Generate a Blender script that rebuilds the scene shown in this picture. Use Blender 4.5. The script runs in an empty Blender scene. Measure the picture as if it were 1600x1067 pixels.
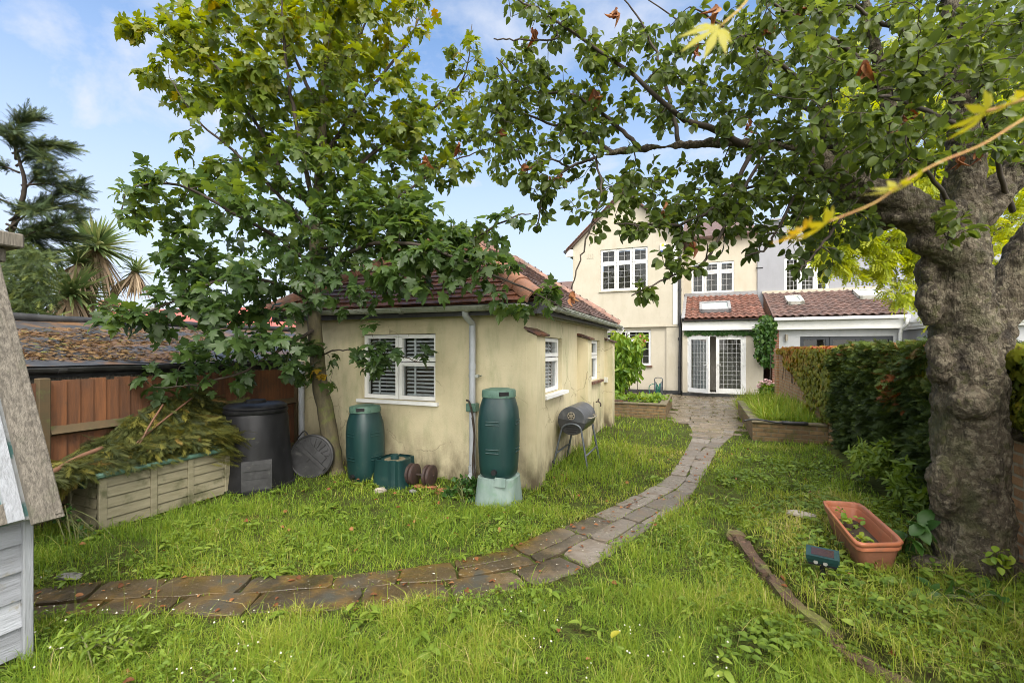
import bpy, math, random
import numpy as np
from mathutils import Vector, Matrix, noise as mnoise
random.seed(7)
rng = np.random.default_rng(11)
SC = bpy.context.scene
COL = SC.collection
RAD = math.radians

# ------------------------------------------------------------------ camera, world, sun, exposure
CAM_H = 1.6
THETA = 22.53
FPX = 711.0
HZ = 545.0
cam_d = bpy.data.cameras.new("camera")
cam = bpy.data.objects.new("camera", cam_d)
COL.objects.link(cam)
cam.location = (0, 0, CAM_H)
cam.rotation_euler = (RAD(90), 0, RAD(THETA))
cam_d.sensor_width = 36
cam_d.lens = 16
cam_d.shift_y = 11.5 / 1600
cam_d.clip_start = 0.05
cam_d.clip_end = 2000
cam_d.dof.use_dof = True
cam_d.dof.focus_distance = 5.0
cam_d.dof.aperture_fstop = 2.8
SC.camera = cam

SUN_EL, SUN_AZ = 48.0, 140.0          # azimuth clockwise from +Y
w = bpy.data.worlds.new("World"); SC.world = w
w.use_nodes = True
nt = w.node_tree; nt.nodes.clear()
N = nt.nodes.new; L = nt.links.new
out = N("ShaderNodeOutputWorld"); bg = N("ShaderNodeBackground")
sky = N("ShaderNodeTexSky"); sky.sky_type = 'NISHITA'; sky.sun_disc = False
sky.sun_elevation = RAD(SUN_EL); sky.sun_rotation = RAD(SUN_AZ)
sky.air_density = 1.0; sky.dust_density = 0.3; sky.ozone_density = 1.6
tc = N("ShaderNodeTexCoord"); sep = N("ShaderNodeSeparateXYZ")
L(tc.outputs["Generated"], sep.inputs[0])
zz = N("ShaderNodeMath"); zz.operation = 'MAXIMUM'; L(sep.outputs[2], zz.inputs[0]); zz.inputs[1].default_value = 0.0
zp = N("ShaderNodeMath"); zp.operation = 'ADD'; L(zz.outputs[0], zp.inputs[0]); zp.inputs[1].default_value = 0.22
dv = N("ShaderNodeVectorMath"); dv.operation = 'DIVIDE'
cmb = N("ShaderNodeCombineXYZ")
for k in range(3): L(zp.outputs[0], cmb.inputs[k])
L(tc.outputs["Generated"], dv.inputs[0]); L(cmb.outputs[0], dv.inputs[1])
mp = N("ShaderNodeMapping"); mp.inputs["Scale"].default_value = (1.0, 1.5, 0.5); mp.inputs["Rotation"].default_value = (0, 0, RAD(35)); mp.inputs["Location"].default_value = (1.7, 0.4, 0)
L(dv.outputs[0], mp.inputs[0])
nz = N("ShaderNodeTexNoise"); nz.inputs["Scale"].default_value = 2.2; nz.inputs["Detail"].default_value = 9; nz.inputs["Roughness"].default_value = 0.6; nz.inputs["Distortion"].default_value = 0.35
L(mp.outputs[0], nz.inputs["Vector"])
rp = N("ShaderNodeValToRGB"); rp.color_ramp.elements[0].position = 0.42; rp.color_ramp.elements[1].position = 0.70
L(nz.outputs["Fac"], rp.inputs[0])
# thin cloud thickens to a white veil near the horizon
hm = N("ShaderNodeMapRange"); hm.inputs[1].default_value = 0.0; hm.interpolation_type = 'SMOOTHSTEP'; hm.inputs[2].default_value = 0.68; hm.inputs[3].default_value = 0.97; hm.inputs[4].default_value = 0.05
L(sep.outputs[2], hm.inputs[0])
mx0 = N("ShaderNodeMath"); mx0.operation = 'MULTIPLY'; L(rp.outputs[0], mx0.inputs[0]); mx0.inputs[1].default_value = 0.85
mxx = N("ShaderNodeMath"); mxx.operation = 'MAXIMUM'; L(mx0.outputs[0], mxx.inputs[0]); L(hm.outputs[0], mxx.inputs[1])
# unseen bright cloud added behind the camera as soft key light, dimmer in front
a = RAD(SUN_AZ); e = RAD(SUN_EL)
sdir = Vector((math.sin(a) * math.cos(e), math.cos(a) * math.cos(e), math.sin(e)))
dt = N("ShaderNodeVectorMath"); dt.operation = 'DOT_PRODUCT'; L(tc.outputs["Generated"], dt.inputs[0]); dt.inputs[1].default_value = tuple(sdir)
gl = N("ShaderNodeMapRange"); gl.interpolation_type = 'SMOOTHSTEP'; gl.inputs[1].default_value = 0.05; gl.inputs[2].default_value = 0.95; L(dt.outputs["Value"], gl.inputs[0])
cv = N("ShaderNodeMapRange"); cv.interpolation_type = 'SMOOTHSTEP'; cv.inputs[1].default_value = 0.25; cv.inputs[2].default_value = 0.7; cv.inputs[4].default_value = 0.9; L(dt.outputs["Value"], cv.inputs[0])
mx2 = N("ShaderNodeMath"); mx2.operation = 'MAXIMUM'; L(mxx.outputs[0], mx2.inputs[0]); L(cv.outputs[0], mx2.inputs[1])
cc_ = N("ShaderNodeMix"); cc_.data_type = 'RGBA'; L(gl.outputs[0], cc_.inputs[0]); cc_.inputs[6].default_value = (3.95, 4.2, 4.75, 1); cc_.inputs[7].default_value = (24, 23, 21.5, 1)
mix = N("ShaderNodeMix"); mix.data_type = 'RGBA'
tn_ = N("ShaderNodeMix"); tn_.data_type = 'RGBA'; tn_.blend_type = 'MULTIPLY'; tn_.inputs[0].default_value = 1; L(sky.outputs[0], tn_.inputs[6]); tn_.inputs[7].default_value = (.84, 1.13, 1.30, 1)
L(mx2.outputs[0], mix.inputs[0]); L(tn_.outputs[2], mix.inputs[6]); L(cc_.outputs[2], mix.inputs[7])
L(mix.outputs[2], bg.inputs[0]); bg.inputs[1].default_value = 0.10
L(bg.outputs[0], out.inputs[0])

sd = bpy.data.lights.new("sun", 'SUN'); sun = bpy.data.objects.new("sun", sd); COL.objects.link(sun)
sd.energy = 1.3; sd.angle = RAD(18); sd.color = (1.0, 0.95, 0.86)
a = RAD(SUN_AZ); e = RAD(SUN_EL)
sdir = Vector((math.sin(a) * math.cos(e), math.cos(a) * math.cos(e), math.sin(e)))
sun.rotation_euler = sdir.to_track_quat('Z', 'Y').to_euler()
sun.location = (0, -10, 30)
SC.view_settings.view_transform = 'Standard'; SC.view_settings.look = 'None'
SC.view_settings.exposure = 1.12; SC.view_settings.gamma = 1.0
SC.render.engine = 'CYCLES'
SC.cycles.max_bounces = 9; SC.cycles.diffuse_bounces = 5; SC.cycles.glossy_bounces = 2; SC.cycles.transmission_bounces = 6; SC.cycles.transparent_max_bounces = 6
SC.cycles.use_denoising = True; SC.cycles.denoiser = 'OPENIMAGEDENOISE'; SC.cycles.denoising_prefilter = 'ACCURATE'; SC.cycles.filter_width = 0.9

# ------------------------------------------------------------------ pixel <-> world
FV = np.array([-math.sin(RAD(THETA)), math.cos(RAD(THETA)), 0.0])
RV = np.array([math.cos(RAD(THETA)), math.sin(RAD(THETA)), 0.0])
CP = np.array([0, 0, CAM_H])
def ray(u, v):
    return FV + RV * ((u - 800) / FPX) + np.array([0, 0, (HZ - v) / FPX])
def P(u, v, d): return CP + ray(u, v) * d
def G(u, v, z=0.0):
    return CP + ray(u, v) * ((z - CAM_H) * FPX / (HZ - v))
def PX(u, v, X):
    r = ray(u, v); return CP + r * (X / r[0])
def PY(u, v, Y):
    r = ray(u, v); return CP + r * (Y / r[1])

# ------------------------------------------------------------------ materials
def new_mat(name):
    m = bpy.data.materials.new(name); m.use_nodes = True
    t = m.node_tree
    return m, t, t.nodes["Principled BSDF"]
def rgba(c): return (c[0], c[1], c[2], 1)
def noise_fac(t, vec, scale, lo, hi, detail=6, rough=0.6, vscale=None):
    if vscale:
        mpn = t.nodes.new("ShaderNodeMapping"); mpn.inputs["Scale"].default_value = vscale
        t.links.new(vec, mpn.inputs[0]); vec = mpn.outputs[0]
    n = t.nodes.new("ShaderNodeTexNoise"); n.inputs["Scale"].default_value = scale; n.inputs["Detail"].default_value = detail; n.inputs["Roughness"].default_value = rough
    t.links.new(vec, n.inputs["Vector"])
    r = t.nodes.new("ShaderNodeMapRange"); r.interpolation_type = 'SMOOTHSTEP'
    r.inputs[1].default_value = lo; r.inputs[2].default_value = hi
    t.links.new(n.outputs["Fac"], r.inputs[0])
    return r.outputs[0]
def mixc(t, fac, A, B):
    m = t.nodes.new("ShaderNodeMix"); m.data_type = 'RGBA'
    if isinstance(fac, float): m.inputs[0].default_value = fac
    else: t.links.new(fac, m.inputs[0])
    for i, c in ((6, A), (7, B)):
        if isinstance(c, tuple): m.inputs[i].default_value = rgba(c)
        else: t.links.new(c, m.inputs[i])
    return m.outputs[2]
def mth(t, op, A, B=None):
    m = t.nodes.new("ShaderNodeMath"); m.operation = op
    for i, c in ((0, A), (1, B)):
        if c is None: continue
        if isinstance(c, (int, float)): m.inputs[i].default_value = c
        else: t.links.new(c, m.inputs[i])
    return m.outputs[0]
def objvec(t): return t.nodes.new("ShaderNodeTexCoord").outputs["Object"]
def geopos(t): return t.nodes.new("ShaderNodeNewGeometry").outputs["Position"]
def bumpn(t, b, h, strength, dist=0.01):
    bn = t.nodes.new("ShaderNodeBump"); bn.inputs["Strength"].default_value = strength; bn.inputs["Distance"].default_value = dist
    t.links.new(h, bn.inputs["Height"]); t.links.new(bn.outputs[0], b.inputs["Normal"])
def MAT(name, c1, c2=None, scale=6, rough=.7, bump=0, bscale=40, bdist=.01, c3=None, s3=3, t3=(.52, .7), metal=0, spec=.5, vscale=None, rough2=None, rv=0):
    m, t, b = new_mat(name)
    v = geopos(t)
    c = c1
    if c2: c = mixc(t, noise_fac(t, v, scale, .3, .7, vscale=vscale), c1, c2)
    if c3: c = mixc(t, noise_fac(t, v, s3, t3[0], t3[1]), c, c3)
    if rv:   # each board or tile has its own tone
        at = t.nodes.new("ShaderNodeAttribute"); at.attribute_name = "rnd"; hv = t.nodes.new("ShaderNodeHueSaturation"); t.links.new(c, hv.inputs["Color"])
        t.links.new(mth(t, 'ADD', mth(t, 'MULTIPLY', at.outputs["Fac"], rv * 2), 1 - rv), hv.inputs["Value"]); c = hv.outputs[0]
    if isinstance(c, tuple): b.inputs["Base Color"].default_value = rgba(c)
    else: t.links.new(c, b.inputs["Base Color"])
    b.inputs["Roughness"].default_value = rough; b.inputs["Metallic"].default_value = metal
    b.inputs["Specular IOR Level"].default_value = spec
    if rough2 is not None:
        mr = t.nodes.new("ShaderNodeMapRange"); t.links.new(noise_fac(t, v, scale * .7, .4, .65), mr.inputs[0])
        mr.inputs[3].default_value = rough; mr.inputs[4].default_value = rough2
        t.links.new(mr.outputs[0], b.inputs["Roughness"])
    if bump: bumpn(t, b, noise_fac(t, v, bscale, 0, 1, vscale=vscale), bump, bdist)
    return m
def LEAF(name, ramp, trans=.4, rough=.45, spec=.35, tcol=1.0, patch=None):
    """leaf material: colour from the per-leaf attribute 'rnd'"""
    m, t, b = new_mat(name)
    at = t.nodes.new("ShaderNodeAttribute"); at.attribute_name = "rnd"
    cr = t.nodes.new("ShaderNodeValToRGB")
    els = cr.color_ramp.elements
    els[0].position = ramp[0][0]; els[0].color = rgba(ramp[0][1]); els[1].position = ramp[-1][0]; els[1].color = rgba(ramp[-1][1])
    for p, c in ramp[1:-1]:
        x = els.new(p); x.color = rgba(c)
    t.links.new(at.outputs["Fac"], cr.inputs[0])
    col = cr.outputs[0]
    if patch: col = mixc(t, noise_fac(t, geopos(t), patch[1], .5, .7), col, patch[0])
    t.links.new(col, b.inputs["Base Color"])
    b.inputs["Roughness"].default_value = rough; b.inputs["Specular IOR Level"].default_value = spec
    tr = t.nodes.new("ShaderNodeBsdfTranslucent")
    hs = t.nodes.new("ShaderNodeHueSaturation"); hs.inputs["Value"].default_value = tcol * 1.3; hs.inputs["Hue"].default_value = .485; hs.inputs["Saturation"].default_value = 1.1
    t.links.new(col, hs.inputs["Color"]); t.links.new(hs.outputs[0], tr.inputs[0])
    ms = t.nodes.new("ShaderNodeMixShader"); ms.inputs[0].default_value = trans
    t.links.new(b.outputs[0], ms.inputs[1]); t.links.new(tr.outputs[0], ms.inputs[2])
    t.links.new(ms.outputs[0], t.nodes["Material Output"].inputs[0])
    return m
def BRICK(name, axis, bc1, bc2, mortar, bw=.225, bh=.075, ms=.012, rough=.85, moss=None):
    m, t, b = new_mat(name)
    v = geopos(t); s = t.nodes.new("ShaderNodeSeparateXYZ"); t.links.new(v, s.inputs[0])
    c = t.nodes.new("ShaderNodeCombineXYZ")
    t.links.new(s.outputs['XY'.index(axis) if axis in 'XY' else 0], c.inputs[0]); t.links.new(s.outputs[2], c.inputs[1])
    br = t.nodes.new("ShaderNodeTexBrick"); t.links.new(c.outputs[0], br.inputs["Vector"])
    br.inputs["Scale"].default_value = 1; br.inputs["Brick Width"].default_value = bw; br.inputs["Row Height"].default_value = bh
    br.inputs["Mortar Size"].default_value = ms; br.inputs["Mortar Smooth"].default_value = .3; br.inputs["Bias"].default_value = 0
    br.inputs["Color1"].default_value = rgba(bc1); br.inputs["Color2"].default_value = rgba(bc2); br.inputs["Mortar"].default_value = rgba(mortar)
    col = mixc(t, noise_fac(t, v, 9, .45, .75), br.outputs["Color"], tuple(x * .45 for x in bc1))
    if moss: col = mixc(t, noise_fac(t, v, 5, .48, .68), col, moss)
    t.links.new(col, b.inputs["Base Color"]); b.inputs["Roughness"].default_value = rough
    h = mth(t, 'ADD', mth(t, 'MULTIPLY', br.outputs["Fac"], -1.0), mth(t, 'MULTIPLY', noise_fac(t, v, 60, 0, 1), .6))
    bumpn(t, b, h, .8, .012)
    return m
def RENDERWALL(name, c, c2, stain, base, zdirt=.5, crack=.12):
    """painted cement render with damp algae stains and a splashed dirty foot"""
    m, t, b = new_mat(name)
    v = geopos(t); s = t.nodes.new("ShaderNodeSeparateXYZ"); t.links.new(v, s.inputs[0])
    col = mixc(t, noise_fac(t, v, 1.6, .3, .7), c, c2)
    col = mixc(t, mth(t, 'MULTIPLY', noise_fac(t, v, 2.3, .45, .75, vscale=(1.6, 1.6, .55)), .75), col, stain)
    col = mixc(t, mth(t, 'MULTIPLY', noise_fac(t, v, 9, .5, .75, vscale=(1.5, 1.5, .25)), .35), col, stain)
    zr = t.nodes.new("ShaderNodeMapRange"); zr.inputs[1].default_value = zdirt; zr.inputs[2].default_value = 0.0
    t.links.new(s.outputs[2], zr.inputs[0])
    nzv = noise_fac(t, v, 6, .25, .7, vscale=(1, 1, .5))
    col = mixc(t, mth(t, 'MULTIPLY', mth(t, 'MULTIPLY', zr.outputs[0], nzv), 1.2), col, base)
    sp = noise_fac(t, v, 38, .66, .74)
    col = mixc(t, mth(t, 'MULTIPLY', sp, .45), col, base)
    vo = t.nodes.new("ShaderNodeTexVoronoi"); vo.feature = 'DISTANCE_TO_EDGE'; vo.inputs["Scale"].default_value = 1.1
    dn_ = t.nodes.new("ShaderNodeTexNoise"); dn_.inputs["Scale"].default_value = 3.5; dn_.inputs["Detail"].default_value = 6; t.links.new(v, dn_.inputs["Vector"])
    dm = t.nodes.new("ShaderNodeMix"); dm.data_type = 'RGBA'; dm.blend_type = 'ADD'; dm.inputs[0].default_value = .35; t.links.new(v, dm.inputs[6]); t.links.new(dn_.outputs["Color"], dm.inputs[7]); t.links.new(dm.outputs[2], vo.inputs["Vector"])
    ck = t.nodes.new("ShaderNodeMapRange"); ck.inputs[1].default_value = .010; ck.inputs[2].default_value = .002; t.links.new(vo.outputs["Distance"], ck.inputs[0])
    ckm = mth(t, 'MULTIPLY', ck.outputs[0], noise_fac(t, v, .9, .48, .56))
    col = mixc(t, mth(t, 'MULTIPLY', ckm, crack), col, base)
    t.links.new(col, b.inputs["Base Color"]); b.inputs["Roughness"].default_value = .82; b.inputs["Specular IOR Level"].default_value = .25
    h = mth(t, 'ADD', noise_fac(t, v, 90, 0, 1), mth(t, 'MULTIPLY', noise_fac(t, v, 4, 0, 1), 2.0))
    bumpn(t, b, h, .35, .006)
    return m
def GLASS(name, tint=(.9, .95, .95), clear=.85):
    m, t, b = new_mat(name)
    gl = t.nodes.new("ShaderNodeBsdfGlossy"); gl.inputs["Roughness"].default_value = .02; gl.inputs[0].default_value = (1, 1, 1, 1)
    tp = t.nodes.new("ShaderNodeBsdfTransparent"); tp.inputs[0].default_value = rgba(tuple(x * clear for x in tint))
    fr = t.nodes.new("ShaderNodeFresnel"); fr.inputs[0].default_value = 1.5
    f2 = mth(t, 'ADD', mth(t, 'MULTIPLY', fr.outputs[0], .8), .0)
    ms = t.nodes.new("ShaderNodeMixShader"); t.links.new(f2, ms.inputs[0]); t.links.new(tp.outputs[0], ms.inputs[1]); t.links.new(gl.outputs[0], ms.inputs[2])
    t.links.new(ms.outputs[0], t.nodes["Material Output"].inputs[0])
    return m

M = {}
M['cream'] = RENDERWALL("cream_render_weathered", (.56, .495, .33), (.48, .42, .27), (.30, .30, .17), (.11, .09, .055), .62, .5)
M['house_cream'] = RENDERWALL("cream_render_clean", (.50, .455, .37), (.47, .425, .34), (.43, .385, .30), (.25, .22, .15), .25)
M['neighbour_grey'] = RENDERWALL("grey_render", (.315, .32, .345), (.29, .295, .32), (.27, .275, .29), (.25, .25, .25), .2)
M['white_render'] = RENDERWALL("white_render", (.46, .47, .49), (.43, .44, .46), (.38, .39, .40), (.35, .35, .34), .2)
M['upvc'] = MAT("white_plastic", (.78, .78, .77), (.70, .70, .68), scale=3, rough=.35)
M['upvc_dirty'] = MAT("weathered_white_plastic", (.62, .62, .58), (.50, .50, .44), scale=8, rough=.45, c3=(.26, .28, .18), s3=6, t3=(.55, .8))
M['gutter_grey'] = MAT("mossy_grey_gutter", (.36, .37, .34), (.24, .26, .20), scale=9, rough=.6, c3=(.10, .12, .06), s3=7, t3=(.52, .7))
M['pipe_grey'] = MAT("grey_pipe", (.40, .42, .45), (.33, .35, .37), scale=6, rough=.5, c3=(.12, .11, .09), s3=14, t3=(.62, .75))
M['black_plastic'] = MAT("black_plastic", (.007, .007, .008), (.016, .016, .018), scale=7, rough=.45, spec=.3, c3=(.045, .045, .042), s3=11, t3=(.6, .85), vscale=(1, 1, .4))
M['black_worn'] = MAT("worn_black_plastic", (.02, .02, .021), (.04, .04, .042), scale=9, rough=.5, spec=.4, c3=(.075, .075, .07), s3=12, t3=(.55, .8))
M['room_light'] = MAT("pale_room", (.45, .42, .38), (.36, .34, .30), scale=1.5, rough=.9)
M['bitumen'] = MAT("black_bitumen", (.015, .015, .016), (.04, .04, .04), scale=8, rough=.55)
M['dark_green'] = MAT("dark_green_plastic", (.005, .026, .027), (.008, .036, .034), scale=6, rough=.4, c3=(.04, .065, .055), s3=7, t3=(.55, .85), vscale=(2, 2, .4), bump=.08, bscale=6)
M['lid_green'] = MAT("faded_green_plastic", (.06, .125, .092), (.085, .16, .12), scale=10, rough=.5, c3=(.03, .08, .06), s3=14)
M['pale_green'] = MAT("bleached_green_plastic", (.13, .19, .17), (.21, .27, .245), scale=9, rough=.6, c3=(.14, .22, .17), s3=7, vscale=(1, 1, .35))
M['dark'] = MAT("dark_interior", (.012, .012, .013), rough=.9)
M['room'] = MAT("dim_room", (.20, .18, .15), (.10, .09, .08), scale=2, rough=.9)
M['curtain'] = MAT("pale_curtain", (.5, .5, .5), (.35, .35, .35), scale=5, rough=.9, vscale=(12, 12, .2))
M['glass'] = GLASS("window_glass")
M['lead'] = MAT("lead_came", (.38, .38, .38), rough=.5)
M['lead_white'] = MAT("white_glazing_bar", (.5, .5, .5), rough=.5)
M['blind'] = MAT("white_slat", (.82, .82, .84), rough=.5)
M['clay'] = MAT("old_clay_tile", (.175, .065, .034), (.095, .042, .03), scale=7, rough=.62, bump=.4, bscale=50, c3=(.055, .04, .035), s3=3.5, t3=(.45, .68), rough2=.3, rv=.28)
M['clay_dark'] = MAT("brown_clay_tile", (.125, .068, .052), (.078, .05, .043), scale=9, rough=.6, bump=.4, bscale=50, c3=(.16, .13, .11), s3=8, t3=(.52, .75), rv=.28)
M['clay_ridge'] = MAT("orange_ridge_tile", (.27, .125, .07), (.19, .09, .06), scale=8, rough=.8, bump=.4, bscale=40, c3=(.15, .10, .08), s3=5, t3=(.5, .7))
M['ridge_pink'] = MAT("weathered_ridge_tile", (.27, .15, .11), (.17, .10, .08), scale=10, rough=.8, bump=.4, bscale=40, c3=(.12, .09, .07), s3=6)
M['pantile'] = MAT("red_pantile", (.185, .072, .046), (.12, .053, .04), scale=5, rough=.7, bump=.3, bscale=60, c3=(.10, .06, .045), s3=9, t3=(.5, .7), rv=.28)
M['pantile_brown'] = MAT("brown_pantile", (.135, .072, .055), (.09, .055, .048), scale=5, rough=.7, bump=.3, bscale=60, c3=(.08, .055, .05), s3=9, t3=(.48, .7), rv=.28)
M['red_roof'] = MAT("pinkish_red_roof", (.36, .09, .075), (.30, .075, .06), scale=4, rough=.8)
M['leadflash'] = MAT("lead_flashing", (.20, .20, .21), (.28, .28, .29), scale=7, rough=.6)
M['anthracite'] = MAT("anthracite_frame", (.035, .04, .05), rough=.45)
M['felt'] = MAT("black_roof_felt", (.03, .031, .034), (.055, .056, .058), scale=7, rough=.5, bump=.4, bscale=30, c3=(.15, .078, .03), s3=2.6, t3=(.45, .6))
M['fence'] = MAT("orange_brown_fence_wood", (.14, .052, .017), (.08, .032, .013), scale=5, rough=.8, bump=.25, bscale=9, vscale=(5, 5, .5), c3=(.06, .032, .018), s3=3, t3=(.5, .75), rv=.28)
M['rail'] = MAT("mossy_rail_wood", (.085, .055, .024), (.055, .042, .02), scale=6, rough=.85, c3=(.10, .11, .03), s3=6)
M['weathered'] = MAT("weathered_wood", (.17, .15, .122), (.075, .065, .052), scale=9, rough=.85, bump=.8, bscale=16, vscale=(7, 7, .6), c3=(.09, .085, .06), s3=9)
M['paint_white'] = MAT("peeling_white_paint", (.285, .30, .33), (.21, .22, .24), scale=4, rough=.7, bump=.5, bscale=16, vscale=(3, .5, 6), c3=(.2, .19, .16), s3=10, t3=(.6, .72), rv=.28)
M['paint_grey'] = MAT("grey_white_paint", (.27, .285, .31), (.20, .21, .225), scale=7, rough=.75, bump=.5, bscale=20, vscale=(5, 5, .5), c3=(.13, .12, .1), s3=10, t3=(.6, .72))
M['peel'] = MAT("peeling_roof_paint", (.34, .36, .37), (.22, .22, .21), scale=5, rough=.8, bump=.5, bscale=25, c3=(.05, .13, .12), s3=5, t3=(.52, .6))
M['boxwood'] = MAT("weathered_beige_plastic_panel", (.25, .225, .15), (.19, .17, .105), scale=5, rough=.65, bump=.12, bscale=14, vscale=(1, 1, 5), c3=(.085, .085, .04), s3=4.5, t3=(.5, .68))
M['bark_apple'] = None
M['terracotta'] = MAT("terracotta_plastic", (.38, .13, .062), (.32, .11, .055), scale=5, rough=.55, c3=(.20, .105, .065), s3=9, t3=(.5, .75))
M['terracotta_out'] = MAT("dusty_terracotta_plastic", (.30, .12, .065), (.24, .10, .06), scale=9, rough=.65, c3=(.18, .10, .06), s3=10)
M['iron'] = MAT("rusty_iron", (.055, .03, .024), (.03, .02, .018), scale=20, rough=.6)
M['bbq'] = MAT("black_enamel_steel", (.02, .021, .023), (.035, .036, .038), scale=9, rough=.35)
M['bbq_lid'] = MAT("grey_enamel_steel", (.075, .08, .09), (.055, .06, .068), scale=6, rough=.38, c3=(.12, .12, .125), s3=9)
M['steel'] = MAT("worn_steel", (.42, .38, .30), (.28, .25, .2), scale=20, rough=.45, metal=.6)
M['leg_grey'] = MAT("grey_steel_tube", (.11, .125, .14), (.08, .09, .1), scale=9, rough=.4, metal=.4)
M['soil'] = MAT("dark_soil", (.035, .024, .014), (.06, .04, .022), scale=8, rough=.95, bump=.8, bscale=30)
M['log'] = MAT("rotten_log", (.10, .06, .035), (.055, .032, .02), scale=8, rough=.9, bump=.8, bscale=25, c3=(.13, .14, .03), s3=4, t3=(.48, .65))
M['solar'] = MAT("solar_cell", (.03, .012, .02), rough=.15)
M['navy'] = MAT("blue_plastic", (.02, .05, .25), rough=.4)
M['yellow_pl'] = MAT("yellow_plastic", (.6, .45, .02), rough=.4)
M['hose'] = MAT("green_hose", (.02, .17, .11), (.015, .12, .09), rough=.45)
M['brick_wall'] = BRICK("old_stock_brick", 'Y', (.44, .24, .105), (.33, .175, .08), (.36, .30, .2))
M['brick_planter'] = BRICK("mossy_brick", 'X', (.23, .145, .065), (.16, .10, .05), (.16, .13, .08), moss=(.11, .095, .03))
M['brick_planter_side'] = BRICK("mossy_brick_side", 'Y', (.23, .145, .065), (.16, .10, .05), (.16, .13, .08), moss=(.11, .095, .03))
M['brick_red'] = BRICK("red_brick", 'Y', (.30, .11, .06), (.22, .08, .05), (.3, .26, .2))
M['chimney_brick'] = BRICK("chimney_brick", 'X', (.42, .15, .08), (.34, .12, .06), (.35, .28, .2))
M['stone_cap'] = MAT("mossy_coping", (.17, .14, .09), (.11, .09, .05), scale=8, rough=.85, bump=.6, bscale=30, c3=(.10, .095, .03), s3=5)
M['twig'] = MAT("dark_twig", (.03, .022, .016), (.06, .045, .032), scale=12, rough=.85)
M['twig_red'] = MAT("reddish_twig", (.15, .07, .035), (.10, .05, .03), scale=12, rough=.7)

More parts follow.
